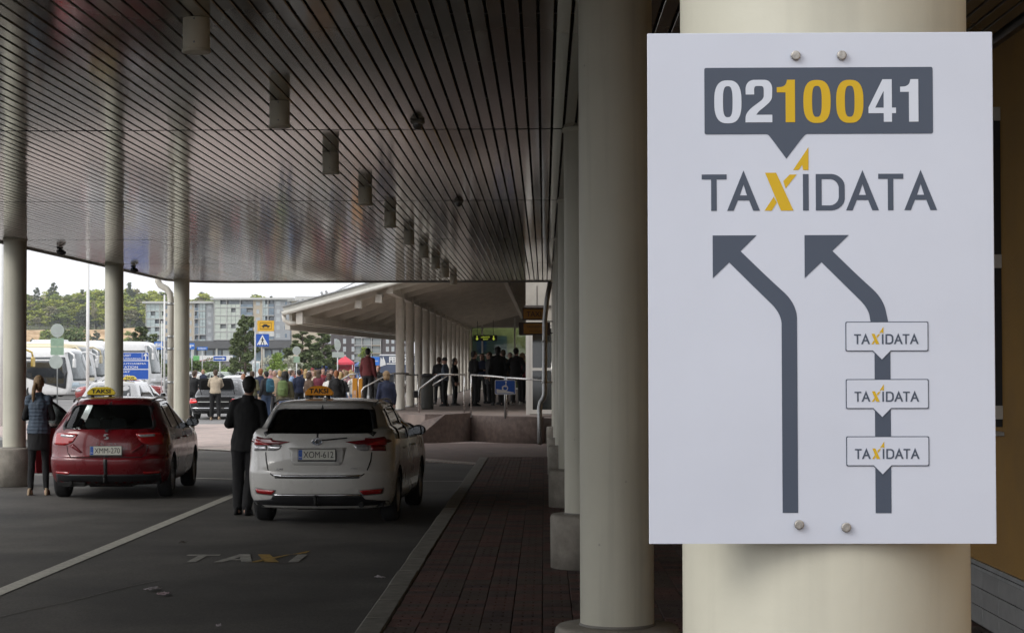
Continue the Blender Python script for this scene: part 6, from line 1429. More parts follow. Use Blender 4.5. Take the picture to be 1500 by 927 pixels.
# ------------------------------------------------------------------ coaches
def coach(label, px, D, ang, H, body_col, roof_col, low_col=None, L_=12.0, band=(1.05, .62), name='coach', front_col=None, nose=1.0):
    d = Vector((math.cos(ang), math.sin(ang), 0)); fr = Vector((gx(px, D), D, 0)); loc = fr-d*L_
    root = empty(name, (loc.x, loc.y, -.005), ang-math.pi/2, label, 'coach', 'coaches at the bus station')
    k = H/3.2
    keys = [(.28, .15, L_-.25, 1.18), (.40, .05, L_-.10, 1.24), (.70, .0, L_, 1.27), (1.2*k, .0, L_-.02, 1.275), (1.6*k, .02, L_-.08, 1.27), (2.2*k, .05, L_-.22, 1.25), (2.7*k, .09, L_-.38, 1.23), (3.0*k, .13, L_-.52, 1.19), (3.12*k, .22, L_-.75, 1.12), (3.18*k, .45, L_-1.2, .95), (3.2*k, .9, L_-1.8, .7)]
    def mk(cn, cc): return M('coach_'+cn+'_'+'_'.join('%02d' % int(v*100) for v in cc), cc, rough=.3, var=.05, coat=.7)
    c = Car(keys, cr=.30, nr=3.2, cf=.55, nf=2.8, per=3); body = c.shell().build('body', mk('body', body_col), root)
    auto_smooth(body.data, 30)
    cs = []
    for wy in (3.0, L_-2.6):
        for sd_ in (-1, 1):
            q = MB(); q.lathe([(.56, -.4), (.56, .4)], 32); q.v = [(z+sd_*1.25, x+wy, y+.48) for x, y, z in q.v]; cs.append(q.build('c', m_under))
    cut(body, cs)
    mg = M('coach_glass', (.025, .028, .032), rough=.06, coat=1, var=.4, metal=.2, scale=.8); P = lambda *a, **kw: c.patch(*a, **kw)
    z0, z1 = 1.45*k, 2.62*k
    for sd_ in (-1, 1):
        P(rounded([(.4, z0+.1), (L_-3.4, z0), (L_-3.4, z1), (.5, z1)], .1), 'side', .03, 'window_band', mg, root, side=sd_, step=.6)
        P(rounded([(L_-3.33, z0), (L_-2.2, z0-.35), (L_-.5, z0-.75), (L_-.42, z0+.2), (L_-.62, z1), (L_-3.33, z1)], .1), 'side', .032, 'front_side_window', mg, root, side=sd_, step=.3)
        for yy in (2.2, 4.1, 6.0, 7.9):
            P([(yy, z0+.02), (yy+.035, z0+.02), (yy+.035, z1), (yy, z1)], 'side', .036, 'window_joint', m_black, root, side=sd_, step=.4)
        if low_col: P(rounded([(.3, .5), (L_-.9, .5), (L_-1.3, .95), (.3, 1.1)], .1), 'side', .004, 'lower_stripe', mk('low', low_col), root, side=sd_, step=.6)
        P([(L_-5.0, .45), (L_-5.02, .45), (L_-5.02, z0-.05), (L_-5.0, z0-.05)], 'side', .004, 'panel_joint', m_gap, root, side=sd_, step=.4)
        for wy in (3.0, L_-2.6): wheel(root, sd_*1.13, wy, .48, sd_, .28, lod=1)
        q = MB(); q.tube([(sd_*.95, L_-1.0, 2.85*k), (sd_*1.2, L_-.35, 2.95*k), (sd_*1.38, L_+.05, 2.75*k), (sd_*1.42, L_+.1, 2.45*k)], [.07, .06, .055, .05], 8); q.build('mirror_arm', mk('body', body_col), root)
        q = MB(); q.prism(rounded([(-.11, -.28), (.11, -.28), (.10, .24), (-.10, .24)], .07), -.07, .07, lambda x, z, t: (sd_*1.42+x, L_+.1+t, 2.25*k+z)); q.build('mirror_head', mk('body', body_col), root, bevel=.02)
    P(rounded([(-1.05, 1.15*k), (1.05, 1.15*k), (1.02, 2.6*k), (.92, 2.95*k), (-.92, 2.95*k), (-1.02, 2.6*k)], .1), 'front', .008, 'windscreen', M('coach_screen', (.10, .12, .125), rough=.05, coat=1, var=.6, scale=1.2), root, step=.15)
    P(rounded([(-1.1, 1.0), (1.1, 1.0), (1.15, .62), (-1.15, .62)], .08), 'front', .008, 'front_panel', mk('front', front_col or body_col), root, step=.15)
    for sd_ in (-1, 1): P(rounded([(.70*sd_, .60), (1.12*sd_, .66), (1.14*sd_, .46), (.74*sd_, .44)][::sd_], .04), 'front', .012, 'headlight', m_clear, root, step=.1)
    q = MB(); q.bbox(-.8, .8, 2.0, 4.4, H-.02, H+.16, .06); q.bbox(-.55, .55, 6.5, 7.3, H-.02, H+.08, .03); q.build('roof_unit', mk('roof', roof_col), root)
    P([(-.55, 1.0), (.55, 1.0), (.55, .9), (-.55, .9)], 'front', .012, 'number_plate', m_white, root)
    return root, c
A = R(-13)
coach('low white coach nearest on the left with a slanting dark window', 123, 112, A, 3.02, (.74, .74, .74), (.72, .72, .72), None, front_col=(.45, .55, .62))
coach('cream coach with a yellow roof edge behind the nearest white coach', 131, 121, A, 3.42, (.60, .52, .33), (.55, .45, .25), None, front_col=(.03, .12, .45))
coach('white coach with a yellow and blue front, third in the row', 155, 129, A, 3.42, (.74, .74, .74), (.72, .72, .72), None, front_col=(.55, .45, .12))
coach('tall white coach farthest in the row with a long curved mirror arm', 232, 146, R(-9), 3.85, (.75, .75, .75), (.74, .74, .74), None)
coach('yellow and grey bus at the left edge behind the nearest column', 22, 98, R(-20), 3.1, (.60, .42, .10), (.5, .5, .5), None, name='city_bus')

# ------------------------------------------------------------------ signs and poles
def post_thing(name, px, ytop, D, r, label, cat, mat=None, zb=0, grp=None):
    p = at(px, ytop, D); e = empty(name, (p.x, D, zb), 0, label, cat, grp); q = MB(); q.tube([(0, 0, 0), (0, 0, p.z-zb)], [r*1.15, r], 10); q.build('pole', mat or m_galv, e); return e, p.z-zb
post_thing('flagpole', 129, 380, 62, .05, 'tall white flagpole rising to the canopy between the two left columns', 'pole', m_white)
e, h = post_thing('flagpole', 241, 432, 80, .035, 'thin white pole just left of the swan-neck drainpipe', 'pole', m_white)
post_thing('flagpole', 237, 470, 96, .02, 'thinnest pale pole beside the white pole by the drainpipe', 'pole', m_white)
post_thing('lamp_post', 374, 470, 84, .035, 'grey lamp post just left of the pedestrian crossing sign', 'pole')
post_thing('flagpole', 2.5, 350, 60, .06, 'white pole at the extreme left edge behind the nearest column', 'pole', m_white)
m_back = M('sign_back', (.38, .42, .39), rough=.5, var=.06, metal=.2)
def disc_sign(px, py, D, rpx, label, extra=(), zb=0, width=1.):
    p = at(px, py, D); s = F/D; e = empty('round_sign', (p.x, D, zb), 0, label, 'road sign', 'backs of round road signs'); r = rpx/s
    q = MB(); q.tube([(0, .03, 0), (0, .03, p.z-zb+r)], .028, 8); q.build('pole', m_galv, e)
    q = MB(); q.prism([(r*width*math.cos(R(a)), r*math.sin(R(a))) for a in range(0, 360, 12)], -.005, .006, lambda x, z, t: (x, t, p.z-zb+z)); q.build('disc', m_back, e)
    q = MB(); q.beam((-r*.6*width, -.012, p.z-zb+r*.4), (r*.6*width, -.012, p.z-zb+r*.4), .012, .03); q.beam((-r*.6*width, -.012, p.z-zb-r*.4), (r*.6*width, -.012, p.z-zb-r*.4), .012, .03); q.build('bracket', m_galv, e)
    for kind, x0, x1, y0, y1, mt_ in extra:
        a = at(x0, y1, D); b = at(x1, y0, D); q = MB()
        if kind == 'r': q.prism(rrect(a.x-p.x, b.x-p.x, a.z-zb, b.z-zb, .02), -.005, .006, lambda x, z, t: (x, t, z))
        else: q.prism([((a.x+b.x)/2-p.x+(b.x-a.x)/2*math.cos(R(t)), (a.z+b.z)/2-zb+(b.z-a.z)/2*math.sin(R(t))) for t in range(0, 360, 12)], -.005, .006, lambda x, z, t: (x, t, z))
        q.build('plate', mt_, e)
    return e
m_backg = M('sign_back_green', (.25, .36, .26), rough=.5, var=.1)
disc_sign(84, 484, 88, 10, 'stack of two round sign backs and two pale green plates in front of the coaches', [('r', 74, 93.5, 495, 507.4, m_backg), ('r', 74, 93.5, 507.8, 520, m_backg), ('c', 72, 92, 520, 540, m_back)])
disc_sign(434.5, 513.5, 78, 6.3, 'round sign back on a thin pole in the middle of the crowd', [('r', 430, 439, 522, 531, m_backg)], width=.95)
disc_sign(494.5, 505.5, 82, 8.5, 'tilted oval-looking sign back with a small plate near the tent', [('r', 486.5, 504, 515.5, 523.5, m_back)], width=.55)
# bus and crossing sign
D = 82; p = at(383.5, 470, D); e = empty('crossing_sign', (p.x, D, 0), 0, 'yellow stop sign with a white plate above a blue pedestrian crossing sign', 'road sign')
q = MB(); q.tube([(0, .03, 0), (0, .03, p.z)], .03, 8); q.build('pole', M('pole_warm', (.42, .36, .28), rough=.5), e)
def pbox(x0, x1, y0, y1, e, D, zb=0): a = at(x0, y1, D); b = at(x1, y0, D); return a.x-e.location.x, b.x-e.location.x, a.z-zb, b.z-zb
x0, x1, z0, z1 = pbox(377, 401.5, 469.5, 485, e, D); q = MB(); q.prism(rrect(x0, x1, z0, z1, .02), -.01, .01, lambda x, z, t: (x, t, z)); q.build('yellow_plate', M('sign_yellow', (.68, .38, .02), rough=.4), e)
cx, cz = (x0+x1)/2, (z0+z1)/2; w_ = x1-x0; hh = z1-z0; q = MB()
q.flat([rrect(cx-w_*.35, cx+w_*.35, cz-hh*.32, cz+hh*.32, .02), rrect(cx-w_*.33, cx+w_*.33, cz-hh*.28, cz+hh*.28, .015)], lambda x, z: (x, -.0115, z))
q.flat([[(cx-w_*.24, cz-hh*.10), (cx+w_*.25, cz-hh*.10), (cx+w_*.25, cz+hh*.02), (cx+w_*.14, cz+hh*.04), (cx+w_*.06, cz+hh*.16), (cx-w_*.12, cz+hh*.16), (cx-w_*.17, cz+hh*.04), (cx-w_*.24, cz+hh*.02)]], lambda x, z: (x, -.0118, z))
q.build('car_symbol', m_black, e)
for sx_ in (-.13, .14): q = MB(); q.flat([[(cx+w_*sx_+.035*math.cos(R(t)), cz-hh*.12+.035*math.sin(R(t))) for t in range(0, 360, 30)]], lambda x, z: (x, -.0122, z)); q.build('wheel_symbol', m_black, e)
x0, x1, z0, z1 = pbox(379, 401.5, 485.4, 492.5, e, D); q = MB(); q.prism(rrect(x0, x1, z0, z1, .02), -.01, .01, lambda x, z, t: (x, t, z)); q.build('white_plate', M('sign_white', (.60, .60, .57), rough=.4), e)
x0, x1, z0, z1 = pbox(375, 394, 489, 507.5, e, D-.03); q = MB(); q.prism(rrect(x0, x1, z0, z1, .03), -.035, -.02, lambda x, z, t: (x, t, z)); q.build('blue_plate', m_blue, e)
cx, cz = (x0+x1)/2, (z0+z1)/2; w_ = x1-x0; q = MB(); q.flat([[(cx-w_*.43, cz-w_*.36), (cx+w_*.43, cz-w_*.36), (cx, cz+w_*.42)]], lambda x, z: (x, -.0365, z)); q.build('triangle', m_white, e)
q = MB(); f = lambda x, z: (cx+x*w_, -.038, cz+z*w_)
q.flat([[(.0+.05*math.cos(R(t)), .17+.05*math.sin(R(t))) for t in range(0, 360, 30)]], f); q.flat([[(-.05, .11), (.05, .11), (.06, -.08), (-.05, -.08)]], f); q.flat([[(-.05, -.08), (.01, -.08), (-.08, -.32), (-.14, -.32)]], f); q.flat([[(0, -.08), (.06, -.08), (.15, -.32), (.09, -.32)]], f); q.flat([[(-.05, .1), (-.02, .08), (-.12, -.04), (-.15, -.01)]], f); q.flat([[(.05, .1), (.15, -.01), (.12, -.04), (.02, .06)]], f)
for k in range(4): q.flat([[(-.36+.2*k, -.36), (-.26+.2*k, -.36), (-.25+.2*k, -.31), (-.33+.2*k, -.31)]], f)
q.build('walking_symbol', m_black, e)
# direction sign
D = 68; p = at(199, 556, D); e = empty('direction_sign', (p.x, D, 0), 0, 'large blue direction sign with white bus station lines behind the middle column', 'road sign')
x0, x1, z0, z1 = pbox(158, 218.3, 516, 556, e, D)
for x in (x0+.35, x1-.2): q = MB(); q.tube([(x, .05, 0), (x, .05, z1)], .035, 8); q.build('pole', m_galv, e)
zs = [z1, z1-(z1-z0)*.30, z1-(z1-z0)*.62, z0]
q = MB(); q.box(x0, x1, -.002, .02, z0, z1); q.build('back_plate', m_white, e)
for k in range(3): q = MB(); q.flat([rrect(x0+.02, x1-.02, zs[k+1]+.016, zs[k]-.016, .02)], lambda x, z: (x, -.004, z)); q.build('blue_field', m_blue, e)
def rt(s_, h, pxr, py, wpx): a = at(pxr, py, D); text(s_, h, (a.x-e.location.x-wpx/(F/D)/2, -.006, a.z), m_white, e, width=wpx/(F/D), bold=.01)
rt('KAUKOBUSSIT', .08, 192, 520.5, 31); rt('FJÄRRBUSSARNA', .08, 207, 525.2, 46); rt('LINJA-AUTOASEMA', .08, 214, 532.8, 53); rt('BUSSTATION', .08, 202, 537.6, 38); rt('JUNAT', .085, 190.5, 544.8, 20); rt('TÅGEN', .085, 190, 549.8, 20)
a = at(213.5, 522, D); q = MB(); ax, az = a.x-e.location.x, a.z
q.flat([[(ax-.02, az-.12), (ax+.02, az-.12), (ax+.02, az+.03), (ax+.07, az+.0), (ax+.07, az+.05), (ax, az+.12), (ax-.07, az+.05), (ax-.07, az), (ax-.02, az+.03)]], lambda x, z: (x, -.006, z)); q.box(ax-.135, ax-.12, -.006, -.004, zs[1]+.02, zs[0]-.02); q.build('arrow', m_white, e)
def small_sign(x0_, x1_, y0_, y1_, D, label, words_=None, arrow=False):
    p = at((x0_+x1_)/2, y1_, D); e = empty('blue_sign', (p.x, D, 0), 0, label, 'road sign', 'small blue signs in the car park'); x0, x1, z0, z1 = pbox(x0_, x1_, y0_, y1_, e, D)
    q = MB(); q.tube([(0, .04, 0), (0, .04, z1)], .04, 8); q.build('pole', m_galv, e); q = MB(); q.prism(rrect(x0, x1, z0, z1, .03), -.01, .01, lambda x, z, t: (x, t, z)); q.build('plate', m_white if arrow else M('blue_bright', (.03, .17, .60), rough=.35), e)
    cx, cz, w_, h_ = (x0+x1)/2, (z0+z1)/2, x1-x0, z1-z0
    if arrow:
        q = MB(); q.flat([rrect(x0+.03, x1-.03, z0+.03, z1-.03, .02), [(cx-w_*.38, cz-h_*.10), (cx+w_*.2, cz-h_*.10), (cx+w_*.2, cz-h_*.30), (cx+w_*.40, cz), (cx+w_*.2, cz+h_*.30), (cx+w_*.2, cz+h_*.10), (cx-w_*.38, cz+h_*.10)]], lambda x, z: (x, -.012, z)); q.build('blue_field', m_blue, e)
    for k, s_ in enumerate(words_ or []): n = len(words_); text(s_, h_*.5/n, (cx, -.012, cz+h_*(.5-(k+.5)/n)*.8), m_white, e, width=w_*.75, bold=.02)
small_sign(226, 238.5, 500.5, 512, 150, 'small square blue sign left of the thin white pole', ['P', 'INFO'])
small_sign(277, 285, 502.5, 511.5, 160, 'small blue P sign right of the slim left column', ['P'])
small_sign(288.5, 304, 508, 512.5, 165, 'narrow blue name sign under the grey building', ['PARKKI'])
small_sign(312, 332, 521, 529, 140, 'blue sign with a white arrow pointing right before the grass bank', None, True)
D = 86; p = at(375, 552, D); e = empty('notice_board', (p.x, D, 0), 0, 'white notice board on posts left of the tall man in navy', 'notice board'); x0, x1, z0, z1 = pbox(370, 381, 529, 554, e, D)
q = MB(); q.bbox(x0, x1, -.04, .04, z0, z1, .01); q.build('panel', m_white, e); q = MB(); q.box(x0+.04, x1-.04, -.045, -.04, z0+.3, z1-.08); q.build('poster', M('poster_pale', (.40, .50, .52), rough=.5, var=.4, scale=6), e)
for x in (x0+.05, x1-.05): q = MB(); q.tube([(x, 0, 0), (x, 0, z0)], .02, 6); q.build('leg', m_galv, e)

# trailer with lettering, tents
D = 135; p = at(577, 545, D); e = empty('trailer', (p.x, D, 0), 0, 'dark blue trailer with FERRO lettering and a blue panel behind the slim columns', 'trailer'); x0, x1, z0, z1 = pbox(556, 640, 518.5, 549, e, D)
q = MB(); q.bbox(x0, x1, 0, 2.4, z0, z1, .04); q.build('box', M('trailer_blue', (.055, .075, .13), rough=.4, var=.1, coat=.4), e)
q = MB(); q.box(x0, x1, -.012, .0, z1-.10, z1-.02); q.box(x0+.5, x1, -.012, .0, z1-.72, z1-.64); q.build('white_stripe', m_white, e)
text('FERRO', .42, (at(583, 526, D).x-p.x, -.015, at(583, 526.5, D).z), m_white, e, width=1.25, bold=.05)
q = MB(); q.prism([(x0+.02, z1-.9), (x0+.45, z1-.75), (x0+.38, z1-.45), (x0+.25, z1-.15), (x0+.2, z1-.4), (x0+.08, z1-.2)], 0, .01, lambda x, z, t: (x, -.014-t, z)); q.build('white_emblem', m_white, e)
for x in (x0+1.0, x0+2.2): q = MB(); q.lathe([(.45, 0), (.45, .3)], 24); q.v = [(a+x, c_+.02, b_+.45) for a, b_, c_ in q.v]; q.build('tyre', m_rubber, e)
q = MB(); q.box(x0+.3, x1, .2, 2.2, .5, z0); q.build('chassis', m_black, e)
e2 = empty('advertising_board', (at(550, 540, D-1).x, D-1, 0), 0, 'bright blue advertising panel left of the lettered trailer', 'sign'); x0, x1, z0, z1 = pbox(543, 556, 522.5, 535, e2, D-1)
q = MB(); q.bbox(x0, x1, -.05, .05, z0, z1, .01); q.build('panel', M('blue_bright', (.03, .17, .60)), e2); text('SATAMA', .11, ((x0+x1)/2, -.055, (z0+z1)/2), m_white, e2, width=.45, bold=.02)
for x in (x0+.05, x1-.05): q = MB(); q.tube([(x, 0, 0), (x, 0, z0)], .03, 6); q.build('leg', m_galv, e2)
def tent(px0, px1, yt, D, col, label):
    p = at((px0+px1)/2, 537, D); w_ = (px1-px0)/(F/D); zt = at(px0, yt, D).z; e = empty('tent', (p.x, D, 0), 0, label, 'tent'); m = M('tent_'+label[:4], col, rough=.7, var=.1)
    q = MB(); a = w_/2; zz = zt*.72; q.v = [(-a, -a, zz), (a, -a, zz), (a, a, zz), (-a, a, zz), (0, 0, zt), (-a, -a, zz-.35), (a, -a, zz-.35), (a, a, zz-.35), (-a, a, zz-.35)]
    for f_ in ((0,1,4),(1,2,4),(2,3,4),(3,0,4),(0,5,6,1),(1,6,7,2),(2,7,8,3),(3,8,5,0)): q.face(f_)
    q.build('roof', m, e)
    q = MB(); q.box(-a, a, a-.04, a, 0, zz); q.box(-a, -a+.04, -a, a, 0, zz); q.build('side_wall', m, e)
    for sx_ in (-1, 1):
        for sy_ in (-1, 1): q = MB(); q.tube([(sx_*(a-.05), sy_*(a-.05), 0), (sx_*(a-.05), sy_*(a-.05), zz)], .04, 6); q.build('leg', m_white, e)
    q = MB(); q.box(-a*.8, a*.8, -a*.9, -a*.6, .0, .9); q.build('counter', m_white if col[0] > .3 else m, e)
tent(492, 518, 521, 285, (.62, .05, .08), 'red pop-up tent above the crowd')
tent(462, 490, 526, 300, (.03, .10, .45), 'blue pop-up tent left of the red one')
tent(520, 545, 526, 330, (.10, .16, .35), 'dull blue tent behind the platform railing')

# ------------------------------------------------------------------ vegetation
def leaf_mat(name, a, b): return M(name, a, rough=.75, var=.25, scale=.9, col2=b, lo=.3, hi=.7, spec=.2)
def leaves(b, blobs, n, s, flat_=.55):
    tot = sum(r**2 for *_, r in blobs)
    for x, y, z, r in blobs:
        for _ in range(int(n*r*r/tot)):
            v = Vector((random.gauss(0, 1), random.gauss(0, 1), random.gauss(0, 1))).normalized()*r*(random.uniform(.35, 1.08)**.6); c = Vector((x+v.x, y+v.y, z+v.z*.8))
            u = Vector((random.gauss(0, 1), random.gauss(0, 1), random.gauss(0, flat_))).normalized(); w_ = u.cross(Vector((random.gauss(0, 1), random.gauss(0, 1), random.gauss(0, 1)))).normalized(); k = s*random.uniform(.6, 1.4)
            i = len(b.v); b.v += [tuple(c-u*k), tuple(c+w_*k*.55), tuple(c+u*k), tuple(c-w_*k*.55)]; b.face((i, i+1, i+2, i+3))
m_bark = M('bark', (.10, .075, .055), rough=.9, var=.3, scale=8); m_birchbark = M('birch_bark', (.48, .46, .42), rough=.8, var=.3, scale=6)
m_pine = leaf_mat('pine_needles', (.085, .115, .05), (.15, .185, .08)); m_pinefar = leaf_mat('pine_far', (.075, .10, .06), (.12, .15, .09)); m_birch = leaf_mat('birch_leaves', (.27, .33, .045), (.46, .48, .09)); m_decid = leaf_mat('spring_leaves', (.17, .24, .05), (.30, .36, .08)); m_bush = leaf_mat('bush_leaves', (.07, .11, .035), (.14, .19, .06)); m_bare = leaf_mat('budding_twigs', (.24, .22, .14), (.34, .32, .18))
def tree_meshes(kind, seed, n, s):
    random.seed(seed); t = MB(); b = MB()       # unit tree about 10 m high
    lean = random.uniform(-.3, .3)
    if kind == 'pine':
        t.tube([(0, 0, 0), (lean*.3, 0, 3), (lean*.6, 0, 6), (lean, 0, 9.2)], [.22, .17, .12, .04], 8); bl = []
        for i in range(24):
            z = 3.0+6.6*(i/23)**.9; a = i*2.4; rr = (2.5*(1-(z-3)/7.8)**.8)*random.uniform(.45, 1.05); x, y = rr*math.cos(a), rr*math.sin(a); bl.append((x+lean*z/10, y, z+random.uniform(-.3, .3), random.uniform(.55, 1.0)*(1.15-(z/14)))); t.tube([(lean*z/10, 0, z-.5), (x+lean*z/10, y, z)], [.06, .02], 5)
    elif kind in ('birch', 'decid', 'bare'):
        t.tube([(0, 0, 0), (lean*.3, .1, 3), (lean*.6, 0, 6), (lean, 0, 9)], [.17, .13, .09, .03], 8); bl = []
        for i in range(20):
            z = random.uniform(3.6, 9.3); a = random.uniform(0, 6.3); rr = random.uniform(.2, 1)*2.3*math.sin(math.pi*(z-2.2)/8.2)**.7; x, y = rr*math.cos(a), rr*math.sin(a); bl.append((x+lean*z/10, y, z, random.uniform(.65, 1.25))); t.tube([(lean*z/10, 0, z-1.3), (x*.6, y*.6, z-.5), (x+lean*z/10, y, z)], [.06, .04, .015], 5)
        bl.append((lean, 0, 9.2, .8))
    elif kind == 'spruce':
        t.tube([(0, 0, 0), (0, 0, 9.6)], [.2, .03], 8); bl = []
        for i in range(26):
            z = 1.2+8.4*i/25; rr = 1.9*(1-z/10.3)*random.uniform(.5, 1); a = i*2.4; bl.append((rr*math.cos(a), rr*math.sin(a), z, .35+.7*(1-z/10.5)))
    else:
        t.tube([(0, 0, 0), (.1, 0, 3)], [.12, .05], 6); bl = [(random.uniform(-3.2, 3.2), random.uniform(-2, 2), random.uniform(2, 6.5), random.uniform(1.3, 2.4)) for _ in range(10)]
    leaves(b, bl, n, s)
    return t, b
def tree(kind, px, D, ytop, zb, label, lm, n=2600, s=.28, seed=1, name=None, wide=1., grp=None, cat='tree'):
    t, b = tree_meshes(kind, seed, n, s); h = gz(ytop, D)-zb; e = empty(name or {'pine': 'pine_tree', 'birch': 'birch_tree', 'spruce': 'spruce_tree', 'bush': 'bush'}.get(kind, 'tree'), (gx(px, D), D, zb), random.uniform(0, 6), label, cat, grp)
    k = h/(10 if kind != 'bush' else 8); e.scale = (k*wide, k*wide, k)
    t.build('trunk', m_bark, e); b.build('crown', lm, e, fixn=False); return e
tree('pine', 359, 168, 456, 0, 'dark pine standing before the grey apartment building', m_pine, 5200, .20, 3, wide=.92)
tree('pine', 352, 172, 476, 0, 'smaller pine at the left of the dark pine', m_pine, 3000, .22, 8, wide=.9)
tree('pine', 443, 175, 478, 0, 'broad pine under the corner of the platform roof, left of two', m_pine, 4600, .22, 5, wide=1.45)
tree('pine', 475, 182, 482, 0, 'broad pine under the corner of the platform roof, right of two', m_pine, 4600, .22, 6, wide=1.5)
tree('pine', 205, 195, 474, 0, 'broad dark pine above the tall white coach', m_pine, 4600, .22, 9, wide=1.3)
tree('pine', 224, 200, 486, 0, 'small pine right of the broad one above the coach', m_pine, 3000, .22, 10, wide=1.2)
tree('birch', 408, 140, 514, 0, 'fresh light green young birch behind the crowd', leaf_mat('young_leaves', (.16, .26, .05), (.32, .42, .12)), 2400, .22, 12, wide=1.1)
tree('birch', 396, 150, 518, 0, 'small whitish blossoming tree behind the crowd', leaf_mat('blossom', (.30, .32, .22), (.62, .62, .52)), 1800, .2, 13, wide=1.2)
tree('birch', 428, 150, 519, 0, 'blossoming tree with white flowers under the broad pines', leaf_mat('blossom', (.3, .32, .22), (.6, .6, .5)), 2200, .2, 14, wide=1.5)
tree('decid', 535, 260, 508, 0, 'bright green tree behind the man in the dark red sweater', m_decid, 2000, .26, 15, wide=1.1)
for i, (px, yt, D, wd_, lab) in enumerate(((300, 521, 205, 1.3, 'dark green bush on the bank left of the arrow sign'), (232, 527, 190, 1.4, 'dark bush between the coach and the thin white pole'), (285, 526, 212, 1.2, 'low bush beside the slim left column'), (75, 495, 420, 2.2, 'bush below the sandy bank at the left'), (108, 497, 410, 2.0, 'bush below the sandy bank behind the round signs'), (150, 494, 430, 2.0, 'bush below the sandy bank near the middle column'), (98, 478, 480, 1.0, 'round-topped green shrub on the bank above the sign stack'), (255, 528, 215, 1.3, 'low bush hidden behind the drainpipe'), (400, 533, 120, 1.6, 'low bush behind the left part of the crowd'))):
    tree('bush', px, D, yt, 0, lab, m_bush, 2200, .26, 30+i, 'bush', wd_, None, 'bush')
# grass bank
gb = MB(); N = 40; yb = 232
for j, (dy, z) in enumerate(((-8, -.02), (-2, 1.0), (4, 1.9), (12, 2.1), (16, -.02))):
    for i in range(N+1):
        px = 255+i*4.2; gb.v.append((gx(px, yb+dy), yb+dy, z*(.8+.3*noise.noise(Vector((i*.3, j, 1)))) if z > 0 else z))
for j in range(4):
    for i in range(N): a_ = j*(N+1)+i; gb.face((a_, a_+1, a_+N+2, a_+N+1))
tag(gb.build('grass_bank', M('grass', (.12, .20, .03), rough=.9, var=.3, scale=1.2, bump=1, bscale=6)), 'bright green grass bank before the grey building', kind='structure')
# hill
hl = MB(); NX, ys = 70, [560, 620, 680, 735, 748, 756, 764, 790, 830, 880, 940, 1050]
zs_ = [0, 1.5, 3.5, 6.5, 9, 14.5, 17.8, 18.6, 21, 24, 27, 27]
for j, y in enumerate(ys):
    for i in range(NX+1):
        x = -330+i*5.6; z = zs_[j]; nn = noise.noise(Vector((x*.03, y*.02, 0))); fall = 1 if x < -150 else max(.25, 1-(x+150)/120)
        hl.v.append((x, y+(4*noise.noise(Vector((x*.06, 3, 0))) if 735 < y < 790 else 0), (z*(1+.12*nn))*fall-.02))
for j in range(len(ys)-1):
    for i in range(NX): a_ = j*(NX+1)+i; hl.mi = 1 if 3 <= j <= 5 else 0; hl.face((a_, a_+1, a_+NX+2, a_+NX+1))
m_sand = M('sandy_bank', (.44, .27, .13), rough=.95, var=.3, scale=.22, bump=1, bscale=1.2, world=True, col2=(.50, .36, .22))
tag(hl.build('wooded_hill', [M('hill_ground', (.09, .10, .04), rough=.95, var=.3, scale=.2, world=True), m_sand]), 'wooded hill with a bare sandy cut behind the bus station', kind='structure')
def hz(x, y):
    for a_, b_, za, zb in zip(ys, ys[1:], zs_, zs_[1:]):
        if a_ <= y <= b_: z = za+(zb-za)*(y-a_)/(b_-a_); break
    else: z = zs_[-1]
    return z*(1+.12*noise.noise(Vector((x*.03, y*.02, 0))))*(1 if x < -150 else max(.25, 1-(x+150)/120))-.3
prof_ = [(-10, 430), (30, 430), (60, 434), (75, 424), (95, 430), (120, 423), (150, 420), (175, 418), (200, 424), (230, 425), (260, 434), (285, 432), (300, 424), (320, 438), (350, 440), (372, 431), (392, 433), (410, 433), (430, 445), (480, 445)]
def ptop(px):
    for (a_, ya), (b_, yb_) in zip(prof_, prof_[1:]):
        if a_ <= px <= b_: return ya+(yb_-ya)*(px-a_)/(b_-a_)
    return 440
vm_ = {}
for kind, lm, tm_ in (('birch', m_birch, m_birchbark), ('decid', m_decid, m_bark), ('pine', m_pinefar, m_bark), ('bare', m_bare, m_birchbark), ('spruce', m_pinefar, m_bark)):
    vm_[kind] = []
    for sd_ in range(3):
        t, b = tree_meshes(kind, 50+sd_*7+len(kind), 1000, .36); vm_[kind].append((t.mesh('trunk', tm_), b.mesh('crown', lm, False)))
random.seed(21); nm = {'birch': 'yellow-green birch on the hill', 'decid': 'mid-green leafy tree on the hill', 'pine': 'dark pine on the hill', 'bare': 'half-bare budding tree on the hill', 'spruce': 'dark spruce on the hill'}
def hill_tree(kind, px, D, h=None, yt=None, label=None, wide=1.):
    x = gx(px, D); zb = hz(x, D); h = h or (gz(yt, D)-zb); e = empty({'birch': 'birch_tree', 'decid': 'leafy_tree', 'pine': 'pine_tree', 'bare': 'budding_tree', 'spruce': 'spruce_tree'}[kind], (x, D, zb), random.uniform(0, 6.3), label or nm[kind], 'tree', f'{kind} trees of the wood on the hill' if not label else None)
    k = h/10; e['label'] = ('tall ' if h > 14 else 'short ' if h < 9 else '')+('broad ' if wide > 1.3 and kind != 'bare' else '')+e['label'].replace('leafy ', '')+(', '+('front row', 'second row', 'third row', 'fourth row', 'rear row')[min(4, max(0, int((D-770)/25)))]+' '+('left of the nearest column', 'between the left and middle columns', 'between the middle column and the drainpipe', 'above the apartment blocks')[0 if px < 40 else 1 if px < 155 else 2 if px < 240 else 3]).replace('  ', ' ') if not label else label; e.scale = (k*wide, k*wide, k); tm_, cm_ = random.choice(vm_[kind]); link('trunk', tm_, e); link('crown', cm_, e)
